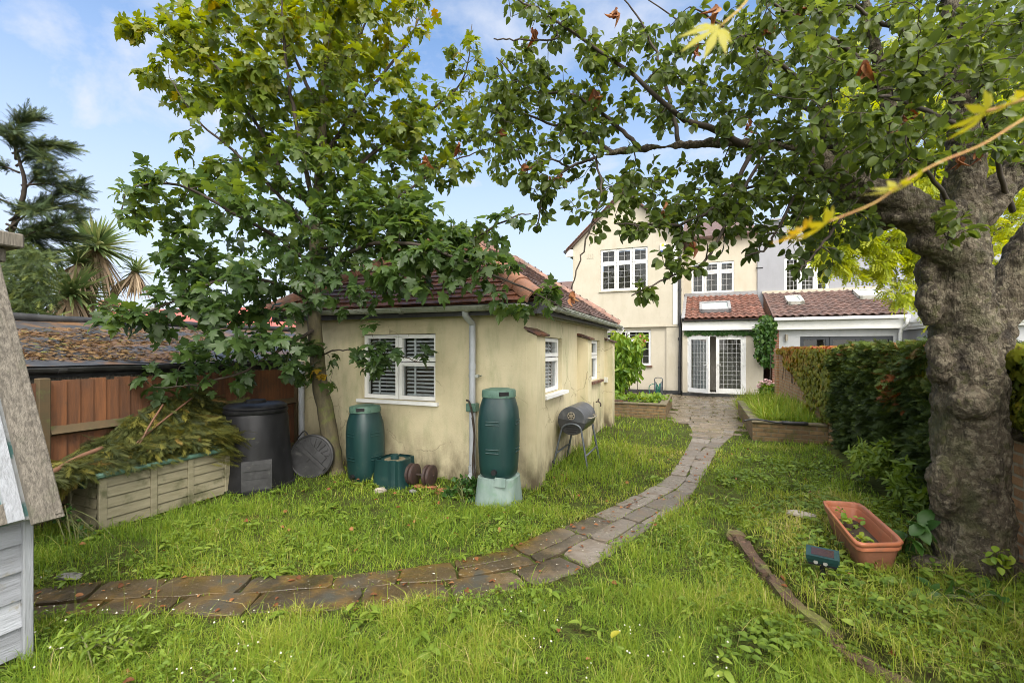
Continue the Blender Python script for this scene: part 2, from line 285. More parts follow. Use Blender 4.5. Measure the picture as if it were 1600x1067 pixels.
# ------------------------------------------------------------------ mesh building
OFF = {}
class MB:
    def __init__(s): s.V = []; s.F = []; s.A = []; s.n = 0; s.soft = False
    def add(s, V, F, a=0.5):
        """V (n,3); F list of index tuples or one (m,k) array"""
        V = np.asarray(V, float).reshape(-1, 3)
        if isinstance(F, np.ndarray): s.F.append(F + s.n)
        else:
            by = {}
            for f in F: by.setdefault(len(f), []).append(f)
            for k in by: s.F.append(np.array(by[k]) + s.n)
        s.V.append(V); s.A.append(np.broadcast_to(np.asarray(a, float), (len(V),)).copy()); s.n += len(V)
        return s
    def box(s, lo, hi, rz=0.0, piv=None, bev=0.0):
        lo = np.array(lo, float); hi = np.array(hi, float)
        if bev > 0:
            b = min(bev, *( (hi - lo) * .45))
            xs = []
            pts = []
            idx = {}
            F = []
            # chamfered box: 24 verts
            for ax in range(3):
                for sg in (0, 1):
                    o = [i for i in range(3) if i != ax]
                    q = []
                    for (p1, p2) in ((0, 0), (1, 0), (1, 1), (0, 1)):
                        c = [0, 0, 0]; c[ax] = hi[ax] if sg else lo[ax]
                        c[o[0]] = hi[o[0]] - b if p1 else lo[o[0]] + b
                        c[o[1]] = hi[o[1]] - b if p2 else lo[o[1]] + b
                        key = [0, 0, 0]; key[ax] = sg; key[o[0]] = p1; key[o[1]] = p2
                        idx[(ax,) + tuple(key)] = len(pts); q.append(len(pts)); pts.append(c)
                    F.append(tuple(q) if (sg ^ (ax == 1)) else tuple(q[::-1]))
            for ax in range(3):   # edges along ax
                o = [i for i in range(3) if i != ax]
                for p1 in (0, 1):
                    for p2 in (0, 1):
                        def k(a_, e):
                            key = [0, 0, 0]; key[ax] = e; key[o[0]] = p1; key[o[1]] = p2
                            return idx[(a_,) + tuple(key)]
                        F.append((k(o[0], 0), k(o[0], 1), k(o[1], 1), k(o[1], 0)))
            for x in (0, 1):
                for y in (0, 1):
                    for z in (0, 1):
                        F.append((idx[(0, x, y, z)], idx[(1, x, y, z)], idx[(2, x, y, z)]))
            V = np.array(pts)
        else:
            V = np.array([[(lo, hi)[i][0], (lo, hi)[j][1], (lo, hi)[k][2]] for i in (0, 1) for j in (0, 1) for k in (0, 1)])
            F = [(0, 1, 3, 2), (4, 6, 7, 5), (0, 4, 5, 1), (2, 3, 7, 6), (0, 2, 6, 4), (1, 5, 7, 3)]
        if rz:
            p = np.array(piv if piv is not None else (lo + hi) / 2)
            c_, s_ = math.cos(rz), math.sin(rz)
            R = np.array([[c_, -s_, 0], [s_, c_, 0], [0, 0, 1]])
            V = (V - p) @ R.T + p
        return s.add(V, F)
    def obox(s, c, ax, ay, az, hx, hy, hz):
        """oriented box: centre, three unit axes, half sizes"""
        c = np.array(c, float); A = np.array([ax, ay, az], float)
        V = np.array([c + A[0] * hx * i + A[1] * hy * j + A[2] * hz * k for i in (-1, 1) for j in (-1, 1) for k in (-1, 1)])
        return s.add(V, [(0, 1, 3, 2), (4, 6, 7, 5), (0, 4, 5, 1), (2, 3, 7, 6), (0, 2, 6, 4), (1, 5, 7, 3)])
    def bar(s, p, q, wd, ht, up=(0, 0, 1)):
        p = np.array(p, float); q = np.array(q, float); d = q - p; l = np.linalg.norm(d); d /= l
        u = np.array(up, float); x = np.cross(d, u); x /= np.linalg.norm(x); u = np.cross(x, d)
        return s.obox((p + q) / 2, d, x, u, l / 2, wd / 2, ht / 2)
    def tube(s, pts, rad, n=8, cap=True, a=.5, closed=False):
        pts = np.asarray(pts, float); m = len(pts)
        rad = np.broadcast_to(np.asarray(rad, float), (m,))
        tan = np.gradient(pts, axis=0); 
        if closed: tan = np.roll(pts, -1, 0) - np.roll(pts, 1, 0)
        tan /= (np.linalg.norm(tan, axis=1, keepdims=True) + 1e-9)
        ref = np.array([0, 0, 1.0]) if abs(tan[0][2]) < .9 else np.array([1.0, 0, 0])
        X = []; x = np.cross(tan[0], ref); x /= np.linalg.norm(x)
        for i in range(m):
            x = x - tan[i] * (x @ tan[i]); x /= (np.linalg.norm(x) + 1e-9); X.append(x.copy())
        X = np.array(X); Y = np.cross(tan, X)
        an = np.linspace(0, 2 * math.pi, n, endpoint=False)
        V = pts[:, None, :] + rad[:, None, None] * (X[:, None, :] * np.cos(an)[None, :, None] + Y[:, None, :] * np.sin(an)[None, :, None])
        i = np.arange(m - 1 if not closed else m)[:, None]; j = np.arange(n)[None, :]
        i2 = (i + 1) % m; j2 = (j + 1) % n
        Q = np.stack([i * n + j, i * n + j2, i2 * n + j2, i2 * n + j], -1).reshape(-1, 4)
        V = V.reshape(-1, 3)
        fl = [tuple(q) for q in Q] if m * n < 60 else None
        base = s.n
        s.add(V, Q, a)
        if cap and not closed:
            s.F.append(np.array([list(range(n))[::-1]]) + base); s.F.append(np.array([list(range((m - 1) * n, m * n))]) + base)
        return s
    def lathe(s, prof, c=(0, 0, 0), n=24, sq=None, rz=0.0):
        """prof [(r,z)...]; sq = superellipse exponent for squarish plans"""
        an = np.linspace(0, 2 * math.pi, n, endpoint=False) 
        prof = np.array(prof, float)
        if sq: k = (np.abs(np.cos(an)) ** sq + np.abs(np.sin(an)) ** sq) ** (-1.0 / sq)
        else: k = np.ones(n)
        x = np.cos(an) * k; y = np.sin(an) * k
        c_, s_ = math.cos(rz), math.sin(rz)
        x, y = x * c_ - y * s_, x * s_ + y * c_
        V = np.stack([prof[:, 0:1] * x[None], prof[:, 0:1] * y[None], np.repeat(prof[:, 1:2], n, 1)], -1).reshape(-1, 3) + np.array(c, float)
        m = len(prof); i = np.arange(m - 1)[:, None]; j = np.arange(n)[None]; j2 = (j + 1) % n
        Q = np.stack([i * n + j, i * n + j2, (i + 1) * n + j2, (i + 1) * n + j], -1).reshape(-1, 4)
        s.add(V, Q)
        return s
    def grid(s, Pg):
        Pg = np.asarray(Pg, float); h, w_ = Pg.shape[:2]
        i = np.arange(h - 1)[:, None]; j = np.arange(w_ - 1)[None]
        Q = np.stack([i * w_ + j, i * w_ + j + 1, (i + 1) * w_ + j + 1, (i + 1) * w_ + j], -1).reshape(-1, 4)
        return s.add(Pg.reshape(-1, 3), Q)
    def build(s, name, mat, parent=None, loc=None, smooth=False, auto=None):
        V = np.concatenate(s.V); A = np.concatenate(s.A)
        o_ = np.array(OFF[parent.name] if parent is not None else (loc if loc is not None else (0, 0, 0)), float)
        me = bpy.data.meshes.new(name)
        me.vertices.add(len(V)); me.vertices.foreach_set("co", (V - o_).astype(np.float32).ravel())
        idx = np.concatenate([f.ravel() for f in s.F]).astype(np.int32)
        tot = np.concatenate([np.full(len(f), f.shape[1]) for f in s.F]).astype(np.int32)
        st = np.concatenate([[0], np.cumsum(tot)[:-1]]).astype(np.int32)
        me.loops.add(len(idx)); me.loops.foreach_set("vertex_index", idx)
        me.polygons.add(len(tot)); me.polygons.foreach_set("loop_start", st)
        try: me.polygons.foreach_set("loop_total", tot)
        except Exception: pass
        at = me.attributes.new("rnd", 'FLOAT', 'POINT'); at.data.foreach_set("value", A.astype(np.float32))
        me.update(calc_edges=True); me.validate()
        me.polygons.foreach_set("use_smooth", np.full(len(me.polygons), bool(smooth or s.soft)))
        if mat: me.materials.append(mat)
        o = bpy.data.objects.new(name, me); COL.objects.link(o)
        if parent is not None: o.parent = parent
        else: o.location = tuple(o_)
        OFF[o.name] = o_
        if auto and smooth:
            try: me.set_sharp_from_angle(angle=RAD(auto))
            except Exception: pass
        return o
def tag(o, label, cat, group=None, kind=None):
    if label: o["label"] = label
    if cat: o["category"] = cat
    if group: o["group"] = group
    if kind: o["kind"] = kind
    return o
def thing(name, loc, label, cat, group=None):
    o = bpy.data.objects.new(name, None); COL.objects.link(o); o.location = tuple(loc)
    o.empty_display_size = .2
    OFF[o.name] = np.array(loc, float)
    return tag(o, label, cat, group)
def struct(o): o["kind"] = "structure"; return o
def dup(o, parent=None):
    c = o.copy(); COL.objects.link(c)
    if parent is not None: c.parent = parent
    for ch in list(o.children): dup(ch, c)
    return c
def norm(v): v = np.asarray(v, float); return v / (np.linalg.norm(v, axis=-1, keepdims=True) + 1e-9)
def smooth_line(pts, n=24):
    """Catmull-Rom resample"""
    pts = np.asarray(pts, float)
    if len(pts) == 2: return pts[0] + (pts[1] - pts[0]) * np.linspace(0, 1, n)[:, None]
    Pp = np.vstack([2 * pts[0] - pts[1], pts, 2 * pts[-1] - pts[-2]])
    outp = []
    ts = np.linspace(0, len(pts) - 1, n)
    for t in ts:
        i = min(int(t), len(pts) - 2); f = t - i
        p0, p1, p2, p3 = Pp[i], Pp[i + 1], Pp[i + 2], Pp[i + 3]
        outp.append(.5 * ((2 * p1) + (-p0 + p2) * f + (2 * p0 - 5 * p1 + 4 * p2 - p3) * f * f + (-p0 + 3 * p1 - 3 * p2 + p3) * f ** 3))
    return np.array(outp)
def instances(mb, TV, TF, loc, R, scale, a):
    """merge many transformed copies of one template into mb. R (M,3,3) columns = local axes"""
    M_ = len(loc); n = len(TV); mb.soft = True
    V = np.einsum('mij,nj->mni', R, TV) * np.asarray(scale).reshape(-1, 1, 1) + loc[:, None, :]
    for F in TF:
        Fa = (F[None] + (np.arange(M_) * n)[:, None, None]).reshape(-1, F.shape[1])
        mb.F.append(Fa + mb.n)
    mb.V.append(V.reshape(-1, 3)); mb.A.append(np.repeat(np.asarray(a), n)); mb.n += M_ * n
def frames(axis, nrm):
    y = norm(axis); z = nrm - y * (np.sum(nrm * y, -1, keepdims=True)); z = norm(z); x = np.cross(y, z)
    return np.stack([x, y, z], -1)
# ------------------------------------------------------------------ ground
BX = np.array([[1.2, 1.9], [2.0, 1.5], [2.3, 1.2], [2.75, .75], [3.2, .5], [4.3, .28], [5.2, .75], [6.5, 1.25], [9.0, 1.4], [12, 1.5]])
def border_x(y): return np.interp(y, BX[:, 0], BX[:, 1])
def hgt(x, y):
    x = np.asarray(x, float); y = np.asarray(y, float)
    wdt = np.interp(y, [0, 4.2, 5.2], [.06, .08, .5])
    t = np.clip((x - border_x(y)) / wdt, 0, 1); t = t * t * (3 - 2 * t)
    h = .13 * t * np.interp(y, [0, 8.0, 9.0], [1, 1, 0])
    h = h + .012 * np.sin(x * 2.1 + y * .7) * np.sin(y * 1.9 - x * .4)
    far = np.clip((np.hypot(x, y) - 24) / 30, 0, 1)
    return h - far * .0
up_px = [(-60, 945), (51, 921), (135, 904), (287, 903), (400, 903), (530, 902), (645, 892), (699, 882), (786, 872), (810, 845), (850, 835), (884, 823), (945, 801), (955, 788), (1013, 769), (1036, 751), (1056, 734), (1066, 713), (1078, 694), (1084, 676), (1080, 664), (1066, 655)]
lo_px = [(-60, 985), (51, 962), (202, 952), (287, 963), (415, 967), (540, 948), (597, 951), (729, 948), (793, 933), (834, 917), (911, 899), (935, 892), (965, 875), (972, 855), (1002, 835), (1036, 811), (1067, 794), (1085, 768), (1100, 740), (1122, 702), (1142, 681), (1158, 665)]
E1 = np.array([G(*p)[:2] for p in up_px]); E2 = np.array([G(*p)[:2] for p in lo_px])
def arc(Pn, n):
    s = np.concatenate([[0], np.cumsum(np.linalg.norm(np.diff(Pn, axis=0), axis=1))])
    t = np.linspace(0, s[-1], n)
    return np.stack([np.interp(t, s, Pn[:, k]) for k in (0, 1)], -1)
k5 = np.ones(15) / 15
def sm(Q):
    Z = np.stack([np.convolve(np.pad(Q[:, k], 7, mode='edge'), k5, 'valid') for k in (0, 1)], -1); return Z
U1, U2 = arc(E1, 260), arc(E2, 260)
mid = np.array([(p + U2[np.argmin(np.hypot(*(U2 - p).T))]) / 2 for p in U1]); mid = sm(sm(mid)); mid = arc(mid, 200); mid = sm(mid)
wid = np.array([np.min(np.hypot(*(U1 - p).T)) + np.min(np.hypot(*(U2 - p).T)) for p in mid])
wid = np.convolve(np.pad(wid, 7, mode='edge'), k5, 'valid')
tg = np.gradient(mid, axis=0); tg /= np.linalg.norm(tg, axis=1, keepdims=True); nn_ = np.stack([-tg[:, 1], tg[:, 0]], -1)
EA = mid + nn_ * wid[:, None] / 2; EB = mid - nn_ * wid[:, None] / 2
PATIO = np.array([G(1042, 650)[:2], G(1086, 676)[:2], G(1122, 702)[:2], G(1146, 678)[:2], G(1166, 657)[:2], (.80, 10.2), (.8, 12.4), (1.7, 12.6), (1.8, 16.66), (-2.6, 16.85), (-2.6, 13.6), (-.72, 13.6)])
def in_poly(x, y, poly):
    x = np.asarray(x); y = np.asarray(y); r = np.zeros(x.shape, bool); n = len(poly)
    for i in range(n):
        x1, y1 = poly[i]; x2, y2 = poly[(i + 1) % n]
        c = ((y1 > y) != (y2 > y)) & (x < (x2 - x1) * (y - y1) / (y2 - y1 + 1e-12) + x1)
        r ^= c
    return r
PATHPOLY = np.vstack([EA, EB[::-1]])
wob_ = np.array([[.015 + .05 * max(-.5, mnoise.noise(Vector((i * .09, k * 7.0, 0)))) + .03 * mnoise.noise(Vector((i * .35, k * 7.0, 4))) for k in (0, 1)] for i in range(len(mid))])
PATHG = np.vstack([mid + nn_ * (wid / 2 - wob_[:, 0])[:, None], (mid - nn_ * (wid / 2 - wob_[:, 1])[:, None])[::-1]])

def axis_coords(lo, hi, st, far):
    a_ = np.arange(lo, hi + 1e-6, st)
    g = [hi]; s_ = st
    while g[-1] < far: s_ *= 1.5; g.append(g[-1] + s_)
    b = [lo]; s_ = st
    while b[-1] > -far: s_ *= 1.5; b.append(b[-1] - s_)
    return np.concatenate([np.array(b[1:][::-1]), a_, np.array(g[1:])])
gx = axis_coords(-6, 4, .06, 400); gy = axis_coords(0.5, 11, .06, 400)
GX, GY = np.meshgrid(gx, gy)
GZ = hgt(GX, GY)
onp = in_poly(GX, GY, PATHPOLY) | in_poly(GX, GY, PATIO)
GZ = np.where(onp, -.016, GZ)
GZ = GZ - np.clip((np.hypot(GX, GY) - 30) / 50, 0, 1) * .5
mg, t, b = new_mat("lawn_soil")
v = geopos(t)
c = mixc(t, noise_fac(t, v, 1.3, .35, .65), (.055, .078, .016), (.09, .115, .024))
c = mixc(t, noise_fac(t, v, 14, .4, .7), c, (.045, .035, .015))
c = mixc(t, noise_fac(t, v, 1.1, .58, .75), c, (.11, .075, .03))
t.links.new(c, b.inputs["Base Color"]); b.inputs["Roughness"].default_value = .95; b.inputs["Specular IOR Level"].default_value = .1
bumpn(t, b, noise_fac(t, v, 60, 0, 1), .9, .03)
gm = MB().grid(np.stack([GX, GY, GZ], -1))
struct(gm.build("ground", mg, smooth=True))

# ------------------------------------------------------------------ garden path (irregular slabs) and patio
def path_mat(name, wet):
    m, t, b = new_mat(name)
    v = geopos(t); s = t.nodes.new("ShaderNodeSeparateXYZ"); t.links.new(v, s.inputs[0])
    at = t.nodes.new("ShaderNodeAttribute"); at.attribute_name = "rnd"
    if wet:
        c = mixc(t, at.outputs["Fac"], (.12, .092, .06), (.20, .155, .108))
        c = mixc(t, noise_fac(t, v, 5, .45, .7), c, (.11, .085, .05))
        c = mixc(t, noise_fac(t, v, 1.6, .5, .7), c, (.15, .12, .06))
        c = mixc(t, noise_fac(t, v, 24, .62, .72), c, (.06, .05, .03))
    else:
        grey = mixc(t, at.outputs["Fac"], (.105, .088, .07), (.20, .172, .145))
        grey = mixc(t, noise_fac(t, v, 6, .45, .72), grey, (.14, .108, .075))
        brown = mixc(t, at.outputs["Fac"], (.035, .026, .014), (.07, .048, .022))
        brown = mixc(t, noise_fac(t, v, 5, .45, .65), brown, (.10, .06, .014))
        brown = mixc(t, noise_fac(t, v, 3, .55, .7), brown, (.045, .042, .03))
        # mossy, silted stretch towards the sheds
        f = t.nodes.new("ShaderNodeMapRange"); f.interpolation_type = 'SMOOTHSTEP'; f.inputs[1].default_value = -.4; f.inputs[2].default_value = -1.1
        wob = mth(t, 'ADD', s.outputs[0], mth(t, 'MULTIPLY', noise_fac(t, v, 2.5, .2, .8), .5))
        t.links.new(wob, f.inputs[0])
        c = mixc(t, f.outputs[0], grey, brown)
        c = mixc(t, noise_fac(t, v, 40, .64, .7), c, (.30, .27, .2))
        c = mixc(t, noise_fac(t, v, 26, .62, .7), c, (.05, .045, .025))
    t.links.new(c, b.inputs["Base Color"])
    r = t.nodes.new("ShaderNodeMapRange"); t.links.new(noise_fac(t, v, 2.2 if wet else 3, .38, .62), r.inputs[0])
    r.inputs[3].default_value = .12 if wet else .25; r.inputs[4].default_value = .55 if wet else .7
    t.links.new(r.outputs[0], b.inputs["Roughness"])
    b.inputs["Specular IOR Level"].default_value = .5
    h = mth(t, 'ADD', noise_fac(t, v, 70, 0, 1), mth(t, 'MULTIPLY', noise_fac(t, v, 12, 0, 1), 2.0))
    bumpn(t, b, h, .5 if not wet else .25, .008)
    return m
M['path'] = path_mat("stone_path", False); M['patio'] = path_mat("wet_patio_slabs", True)
JE = []
def slab(mb, q, z, th=.04, bev=.005, a=.5, tilt=0):
    """irregular slab with chipped edges; q = 4 corner points"""
    q = np.asarray(q, float); c = q.mean(0)
    ring = []
    for i in range(4):
        p0, p1 = q[i], q[(i + 1) % 4]
        for f in (0, .33, .66):
            p = p0 + (p1 - p0) * f
            if f: p = p + rng.normal(0, .006, 2)
            else: p = p + (c - p) * .06
            ring.append(p)
    for i in range(4): JE.append((q[i], q[(i + 1) % 4]))
    ring = np.array(ring); n = len(ring)
    inner = ring + norm(c - ring) * bev
    tz = rng.normal(0, tilt, 2)
    zi = z + (inner - c) @ tz; zo = z + (ring - c) @ tz - bev * .8
    V = np.vstack([np.c_[inner, zi], np.c_[ring, zo], np.c_[ring, np.full(n, z - th)], [[c[0], c[1], z]]])
    F = []
    for i in range(n):
        j = (i + 1) % n
        F += [(3 * n, i, j), (i, n + i, n + j), (i, n + j, j), (n + i, 2 * n + i, 2 * n + j), (n + i, 2 * n + j, n + j)]
    return mb.add(V, F, a)
pm = MB()
cl = np.cumsum(np.r_[0, np.linalg.norm(np.diff((EA + EB) / 2, axis=0), axis=1)])
def edge_at(s_, f):
    A_ = np.array([np.interp(s_, cl, EA[:, k]) for k in (0, 1)]); B_ = np.array([np.interp(s_, cl, EB[:, k]) for k in (0, 1)])
    return A_ + (B_ - A_) * f
g_ = .004
for row in range(2):
    s_ = 0.0
    while s_ < cl[-1] - .1:
        wdt = np.linalg.norm(edge_at(s_, 0) - edge_at(s_, 1))
        ln = rng.uniform(.34, .66); e_ = min(s_ + ln, cl[-1])
        j0, j1 = rng.uniform(-.05, .05, 2)
        split = np.interp(s_, [0, cl[-1]], [.52, .5]) 
        sa = .5 + .09 * math.sin(s_ * 2.3); sb = .5 + .09 * math.sin(e_ * 2.3)
        f0, f1, f2, f3 = (-.02, sa, sb, -.02) if row == 0 else (sa, 1.02, 1.02, sb)
        q = [edge_at(s_ + g_, f0), edge_at(s_ + g_, f1), edge_at(e_ - g_, f2), edge_at(e_ - g_, f3)]
        q = np.array(q); cc = q.mean(0); q = q + norm(cc - q) * g_ + rng.normal(0, .006, (4, 2))
        if rng.random() < .35 and wdt > .5:
            h_ = rng.uniform(.35, .65); m1 = q[0] + (q[1] - q[0]) * h_; m2 = q[3] + (q[2] - q[3]) * h_
            d_ = norm(q[1] - q[0]) * g_
            slab(pm, [q[0], m1 - d_, m2 - d_, q[3]], .006 + rng.normal(0, .004), a=rng.random(), tilt=.012)
            slab(pm, [m1 + d_, q[1], q[2], m2 + d_], .006 + rng.normal(0, .004), a=rng.random(), tilt=.012)
        else: slab(pm, q, .006 + rng.normal(0, .004), a=rng.random(), tilt=.012)
        s_ = e_
struct(pm.build("path", M['path']))
pt = MB()
y_ = 6.9
while y_ < 16.8:
    rh = rng.choice([.16, .22, .3]); x_ = -2.7 + rng.uniform(-.2, 0)
    while x_ < 1.9:
        lw = rng.uniform(.25, .6)
        if in_poly(np.array([x_ + lw / 2]), np.array([y_ + rh / 2]), PATIO)[0]:
            slab(pt, [(x_ + .006, y_ + .006), (x_ + lw - .006, y_ + .006), (x_ + lw - .006, y_ + rh - .006), (x_ + .006, y_ + rh - .006)], .012 + rng.normal(0, .003), bev=.008, a=rng.random(), tilt=.006)
        x_ += lw
    y_ += rh
struct(pt.build("patio", M['patio']))

# ------------------------------------------------------------------ wall / window helpers
class Fr:
    """a wall plane: O bottom-left corner of the outer face seen from outside, U to the right, Nn outwards"""
    def __init__(s, O, U, Nn): s.O = np.array(O, float); s.U = np.array(U, float); s.N = np.array(Nn, float)
    def p(s, u, z, n=0): return s.O + s.U * u + np.array([0, 0, z]) + s.N * n
    def box(s, mb, u0, u1, z0, z1, n0, n1):
        mb.obox(s.p((u0 + u1) / 2, (z0 + z1) / 2, (n0 + n1) / 2), s.U, s.N, (0, 0, 1), abs(u1 - u0) / 2, abs(n1 - n0) / 2, abs(z1 - z0) / 2)
def wall(mb, fr, w_, h, holes=(), depth=.12, top=None):
    us = sorted({0, w_} | {x for q in holes for x in q[:2]}); zs = sorted({0, h} | {x for q in holes for x in q[2:]})
    for i in range(len(us) - 1):
        for j in range(len(zs) - 1):
            cu, cz = (us[i] + us[i + 1]) / 2, (zs[j] + zs[j + 1]) / 2
            if any(q[0] < cu < q[1] and q[2] < cz < q[3] for q in holes): continue
            mb.add([fr.p(us[i], zs[j]), fr.p(us[i + 1], zs[j]), fr.p(us[i + 1], zs[j + 1]), fr.p(us[i], zs[j + 1])], [(0, 1, 2, 3)])
    for (u0, u1, z0, z1) in holes:
        c = [(u0, z0), (u1, z0), (u1, z1), (u0, z1)]
        for k in range(4):
            a_, b_ = c[k], c[(k + 1) % 4]
            mb.add([fr.p(*a_), fr.p(*b_), fr.p(*b_, -depth), fr.p(*a_, -depth)], [(0, 1, 2, 3)])
def window(parent, fr, u0, u1, z0, z1, lights, rec=.07, fw=.055, lead=None, sill=.05, sillmat='upvc', fmat='upvc', blind=None, label=None, name='window', back=True, leadmat='lead', curtain=False):
    """lights: list of (fu0,fu1,fz0,fz1) fractions of the opening, each a sash with its own pane"""
    W, H = u1 - u0, z1 - z0
    m = MB(); e = .004
    for (a0, a1, b0, b1) in [(u0, u1, z0, z0 + fw * .8), (u0, u1, z1 - fw * .8, z1), (u0, u0 + fw * .8, z0, z1), (u1 - fw * .8, u1, z0, z1)]:
        fr.box(m, a0 + e, a1 - e, b0 + e, b1 - e, -rec - .06, -rec)
    panes = []
    for (a0, a1, b0, b1) in lights:
        x0, x1, y0, y1 = u0 + W * a0, u0 + W * a1, z0 + H * b0, z0 + H * b1
        for q in [(x0 + .006, x1 - .006, y0 + .006, y0 + fw), (x0 + .006, x1 - .006, y1 - fw, y1 - .006), (x0 + .006, x0 + fw, y0 + fw, y1 - fw), (x1 - fw, x1 - .006, y0 + fw, y1 - fw)]:
            fr.box(m, *q, -rec - .05, -rec + .018)
        panes.append((x0 + fw, x1 - fw, y0 + fw, y1 - fw))
    wn = m.build(name, M[fmat], parent)
    if label: wn["label"] = label
    for (x0, x1, y0, y1) in panes:
        g = MB(); g.add([fr.p(x0, y0, -rec - .02), fr.p(x1, y0, -rec - .02), fr.p(x1, y1, -rec - .02), fr.p(x0, y1, -rec - .02)], [(0, 1, 2, 3)])
        g.build('pane', M['glass'], wn)
        if lead:
            lm = MB(); nu = max(1, round((x1 - x0) / lead[0])); nz_ = max(2, round((y1 - y0) / lead[1])); lw = lead[2]
            for i in range(1, nu):
                x = x0 + (x1 - x0) * i / nu; fr.box(lm, x - lw / 2, x + lw / 2, y0, y1, -rec - .018, -rec - .008)
            for j in range(1, nz_):
                y = y0 + (y1 - y0) * j / nz_; fr.box(lm, x0, x1, y - lw / 2, y + lw / 2, -rec - .017, -rec - .0075)
            if nu > 1 or nz_ > 1: lm.build('leading', M[leadmat], wn)
        if blind:
            bm = MB(); z_ = y0 + .01
            while z_ < y1:
                c = fr.p((x0 + x1) / 2, z_, -rec - .09)
                ta = RAD(blind[1]); ny = fr.N * math.cos(ta) + np.array([0, 0, 1]) * math.sin(ta)
                bm.obox(c, fr.U, ny, np.cross(fr.U, ny), (x1 - x0) / 2 - .005, blind[2], .006); z_ += blind[0]
            for f in blind[3]:
                x = x0 + (x1 - x0) * f; fr.box(bm, x - .012, x + .012, y0, y1, -rec - .072, -rec - .06)
            bm.build('blind', M['blind'], wn)
        if curtain:
            n_ = 24
            for (c0, c1) in ((x0, x0 + (x1 - x0) * .28), (x1 - (x1 - x0) * .2, x1)):
                xs = np.linspace(c0, c1, n_)
                Pg = np.array([[fr.p(x, z, -rec - .16 + .02 * math.sin(i * 1.7)) for i, x in enumerate(xs)] for z in (y0, y1)])
                MB().grid(Pg).build('curtain', M['curtain'], wn)
    if back:
        bk = MB(); d = .45
        fr.box(bk, u0 + .02, u1 - .02, z0 + .02, z1 - .02, -rec - d, -rec - d + .02)
        for q in [(u0 - .01, u0, z0, z1), (u1, u1 + .01, z0, z1), (u0, u1, z0 - .01, z0), (u0, u1, z1, z1 + .01)]:
            fr.box(bk, *q, -rec - d, -rec - .07)
        bk.build('room_recess', M['room'], wn)
    if sill:
        sm_ = MB(); fr.box(sm_, u0 - .05, u1 + .05, z0 - .045, z0 - .003, -rec, sill)
        sm_.build('sill', M[sillmat], wn)
    return wn
def gutter(mb, p, q, r=.055, n=9, brk=.8, lip=True):
    """half-round gutter with joints"""
    p = np.array(p, float); q = np.array(q, float); d = q - p; Lg = np.linalg.norm(d); d /= Lg
    side = norm(np.cross(d, (0, 0, 1)))
    an = np.linspace(math.pi, 2 * math.pi, n)
    def prof(rr, t_): return np.array([p + d * t_ + side * rr * math.cos(x) + np.array([0, 0, rr * math.sin(x)]) for x in an])
    mb.grid([prof(r, 0), prof(r, Lg)]); mb.grid([prof(r - .006, Lg), prof(r - .006, 0)])
    for e in (0, Lg):
        c = p + d * e; ring = prof(r, e); mb.add(np.vstack([ring, c[None]]), [(i, i + 1, n) for i in range(n - 1)])
    t_ = brk * .5
    while t_ < Lg:
        mb.grid([prof(r + .008, t_ - .03), prof(r + .008, t_ + .03)])
        mb.grid([prof(r + .001, t_ - .03), prof(r + .008, t_ - .03)]); mb.grid([prof(r + .008, t_ + .03), prof(r + .001, t_ + .03)])
        t_ += brk
    for sg in (0, n - 1):
        mb.bar(prof(r, 0)[sg], prof(r, Lg)[sg], .012, .012)
def plain_tiles(mb, A, B, C, D, tw=.17, gauge=.1, th=.014, seed=0):
    """plain clay tiles on the plane A(left eave) B(right eave) C(right top) D(left top), clipped to that quad"""
    r_ = np.random.default_rng(seed)
    A, B, C, D = (np.array(q, float) for q in (A, B, C, D))
    U = norm(B - A); nrm = norm(np.cross(B - A, D - A)); S = np.cross(nrm, U)
    W_ = np.linalg.norm(B - A); Hs = (D - A) @ S
    lu = ((D - A) @ U) / Hs; ru = ((C - B) @ U) / Hs
    n = int(Hs / gauge) + 1
    for i in range(n):
        s0 = i * gauge
        if s0 > Hs: break
        L0 = lu * s0; R0 = W_ + ru * s0
        u = L0 - (tw * .5 if i % 2 else 0) - .02
        while u < R0:
            u0 = max(u + .002, L0 - .03); u1 = min(u + tw - .002, R0 + .03)
            if u1 - u0 > .03:
                j = r_.normal(0, .003); dz = r_.normal(0, .0025)
                s1 = min(s0 + gauge * 1.25, Hs + .02)
                lowz = .026 + j; a = r_.random()
                def pp(uu, ss, hh): return A + U * uu + S * ss + nrm * hh
                V = [pp(u0, s0 + dz, lowz), pp(u1, s0 + dz, lowz + r_.normal(0, .002)), pp(u1, s1, .008), pp(u0, s1, .008), pp(u0, s0 + dz, lowz - th), pp(u1, s0 + dz, lowz - th), pp(u1, s1, -.004), pp(u0, s1, -.004)]
                mb.add(V, [(0, 1, 2, 3), (4, 5, 1, 0), (5, 6, 2, 1), (7, 4, 0, 3)], a)
            u += tw
    mb.add([A - nrm * .01, B - nrm * .01, C - nrm * .01, D - nrm * .01], [(0, 1, 2, 3)])
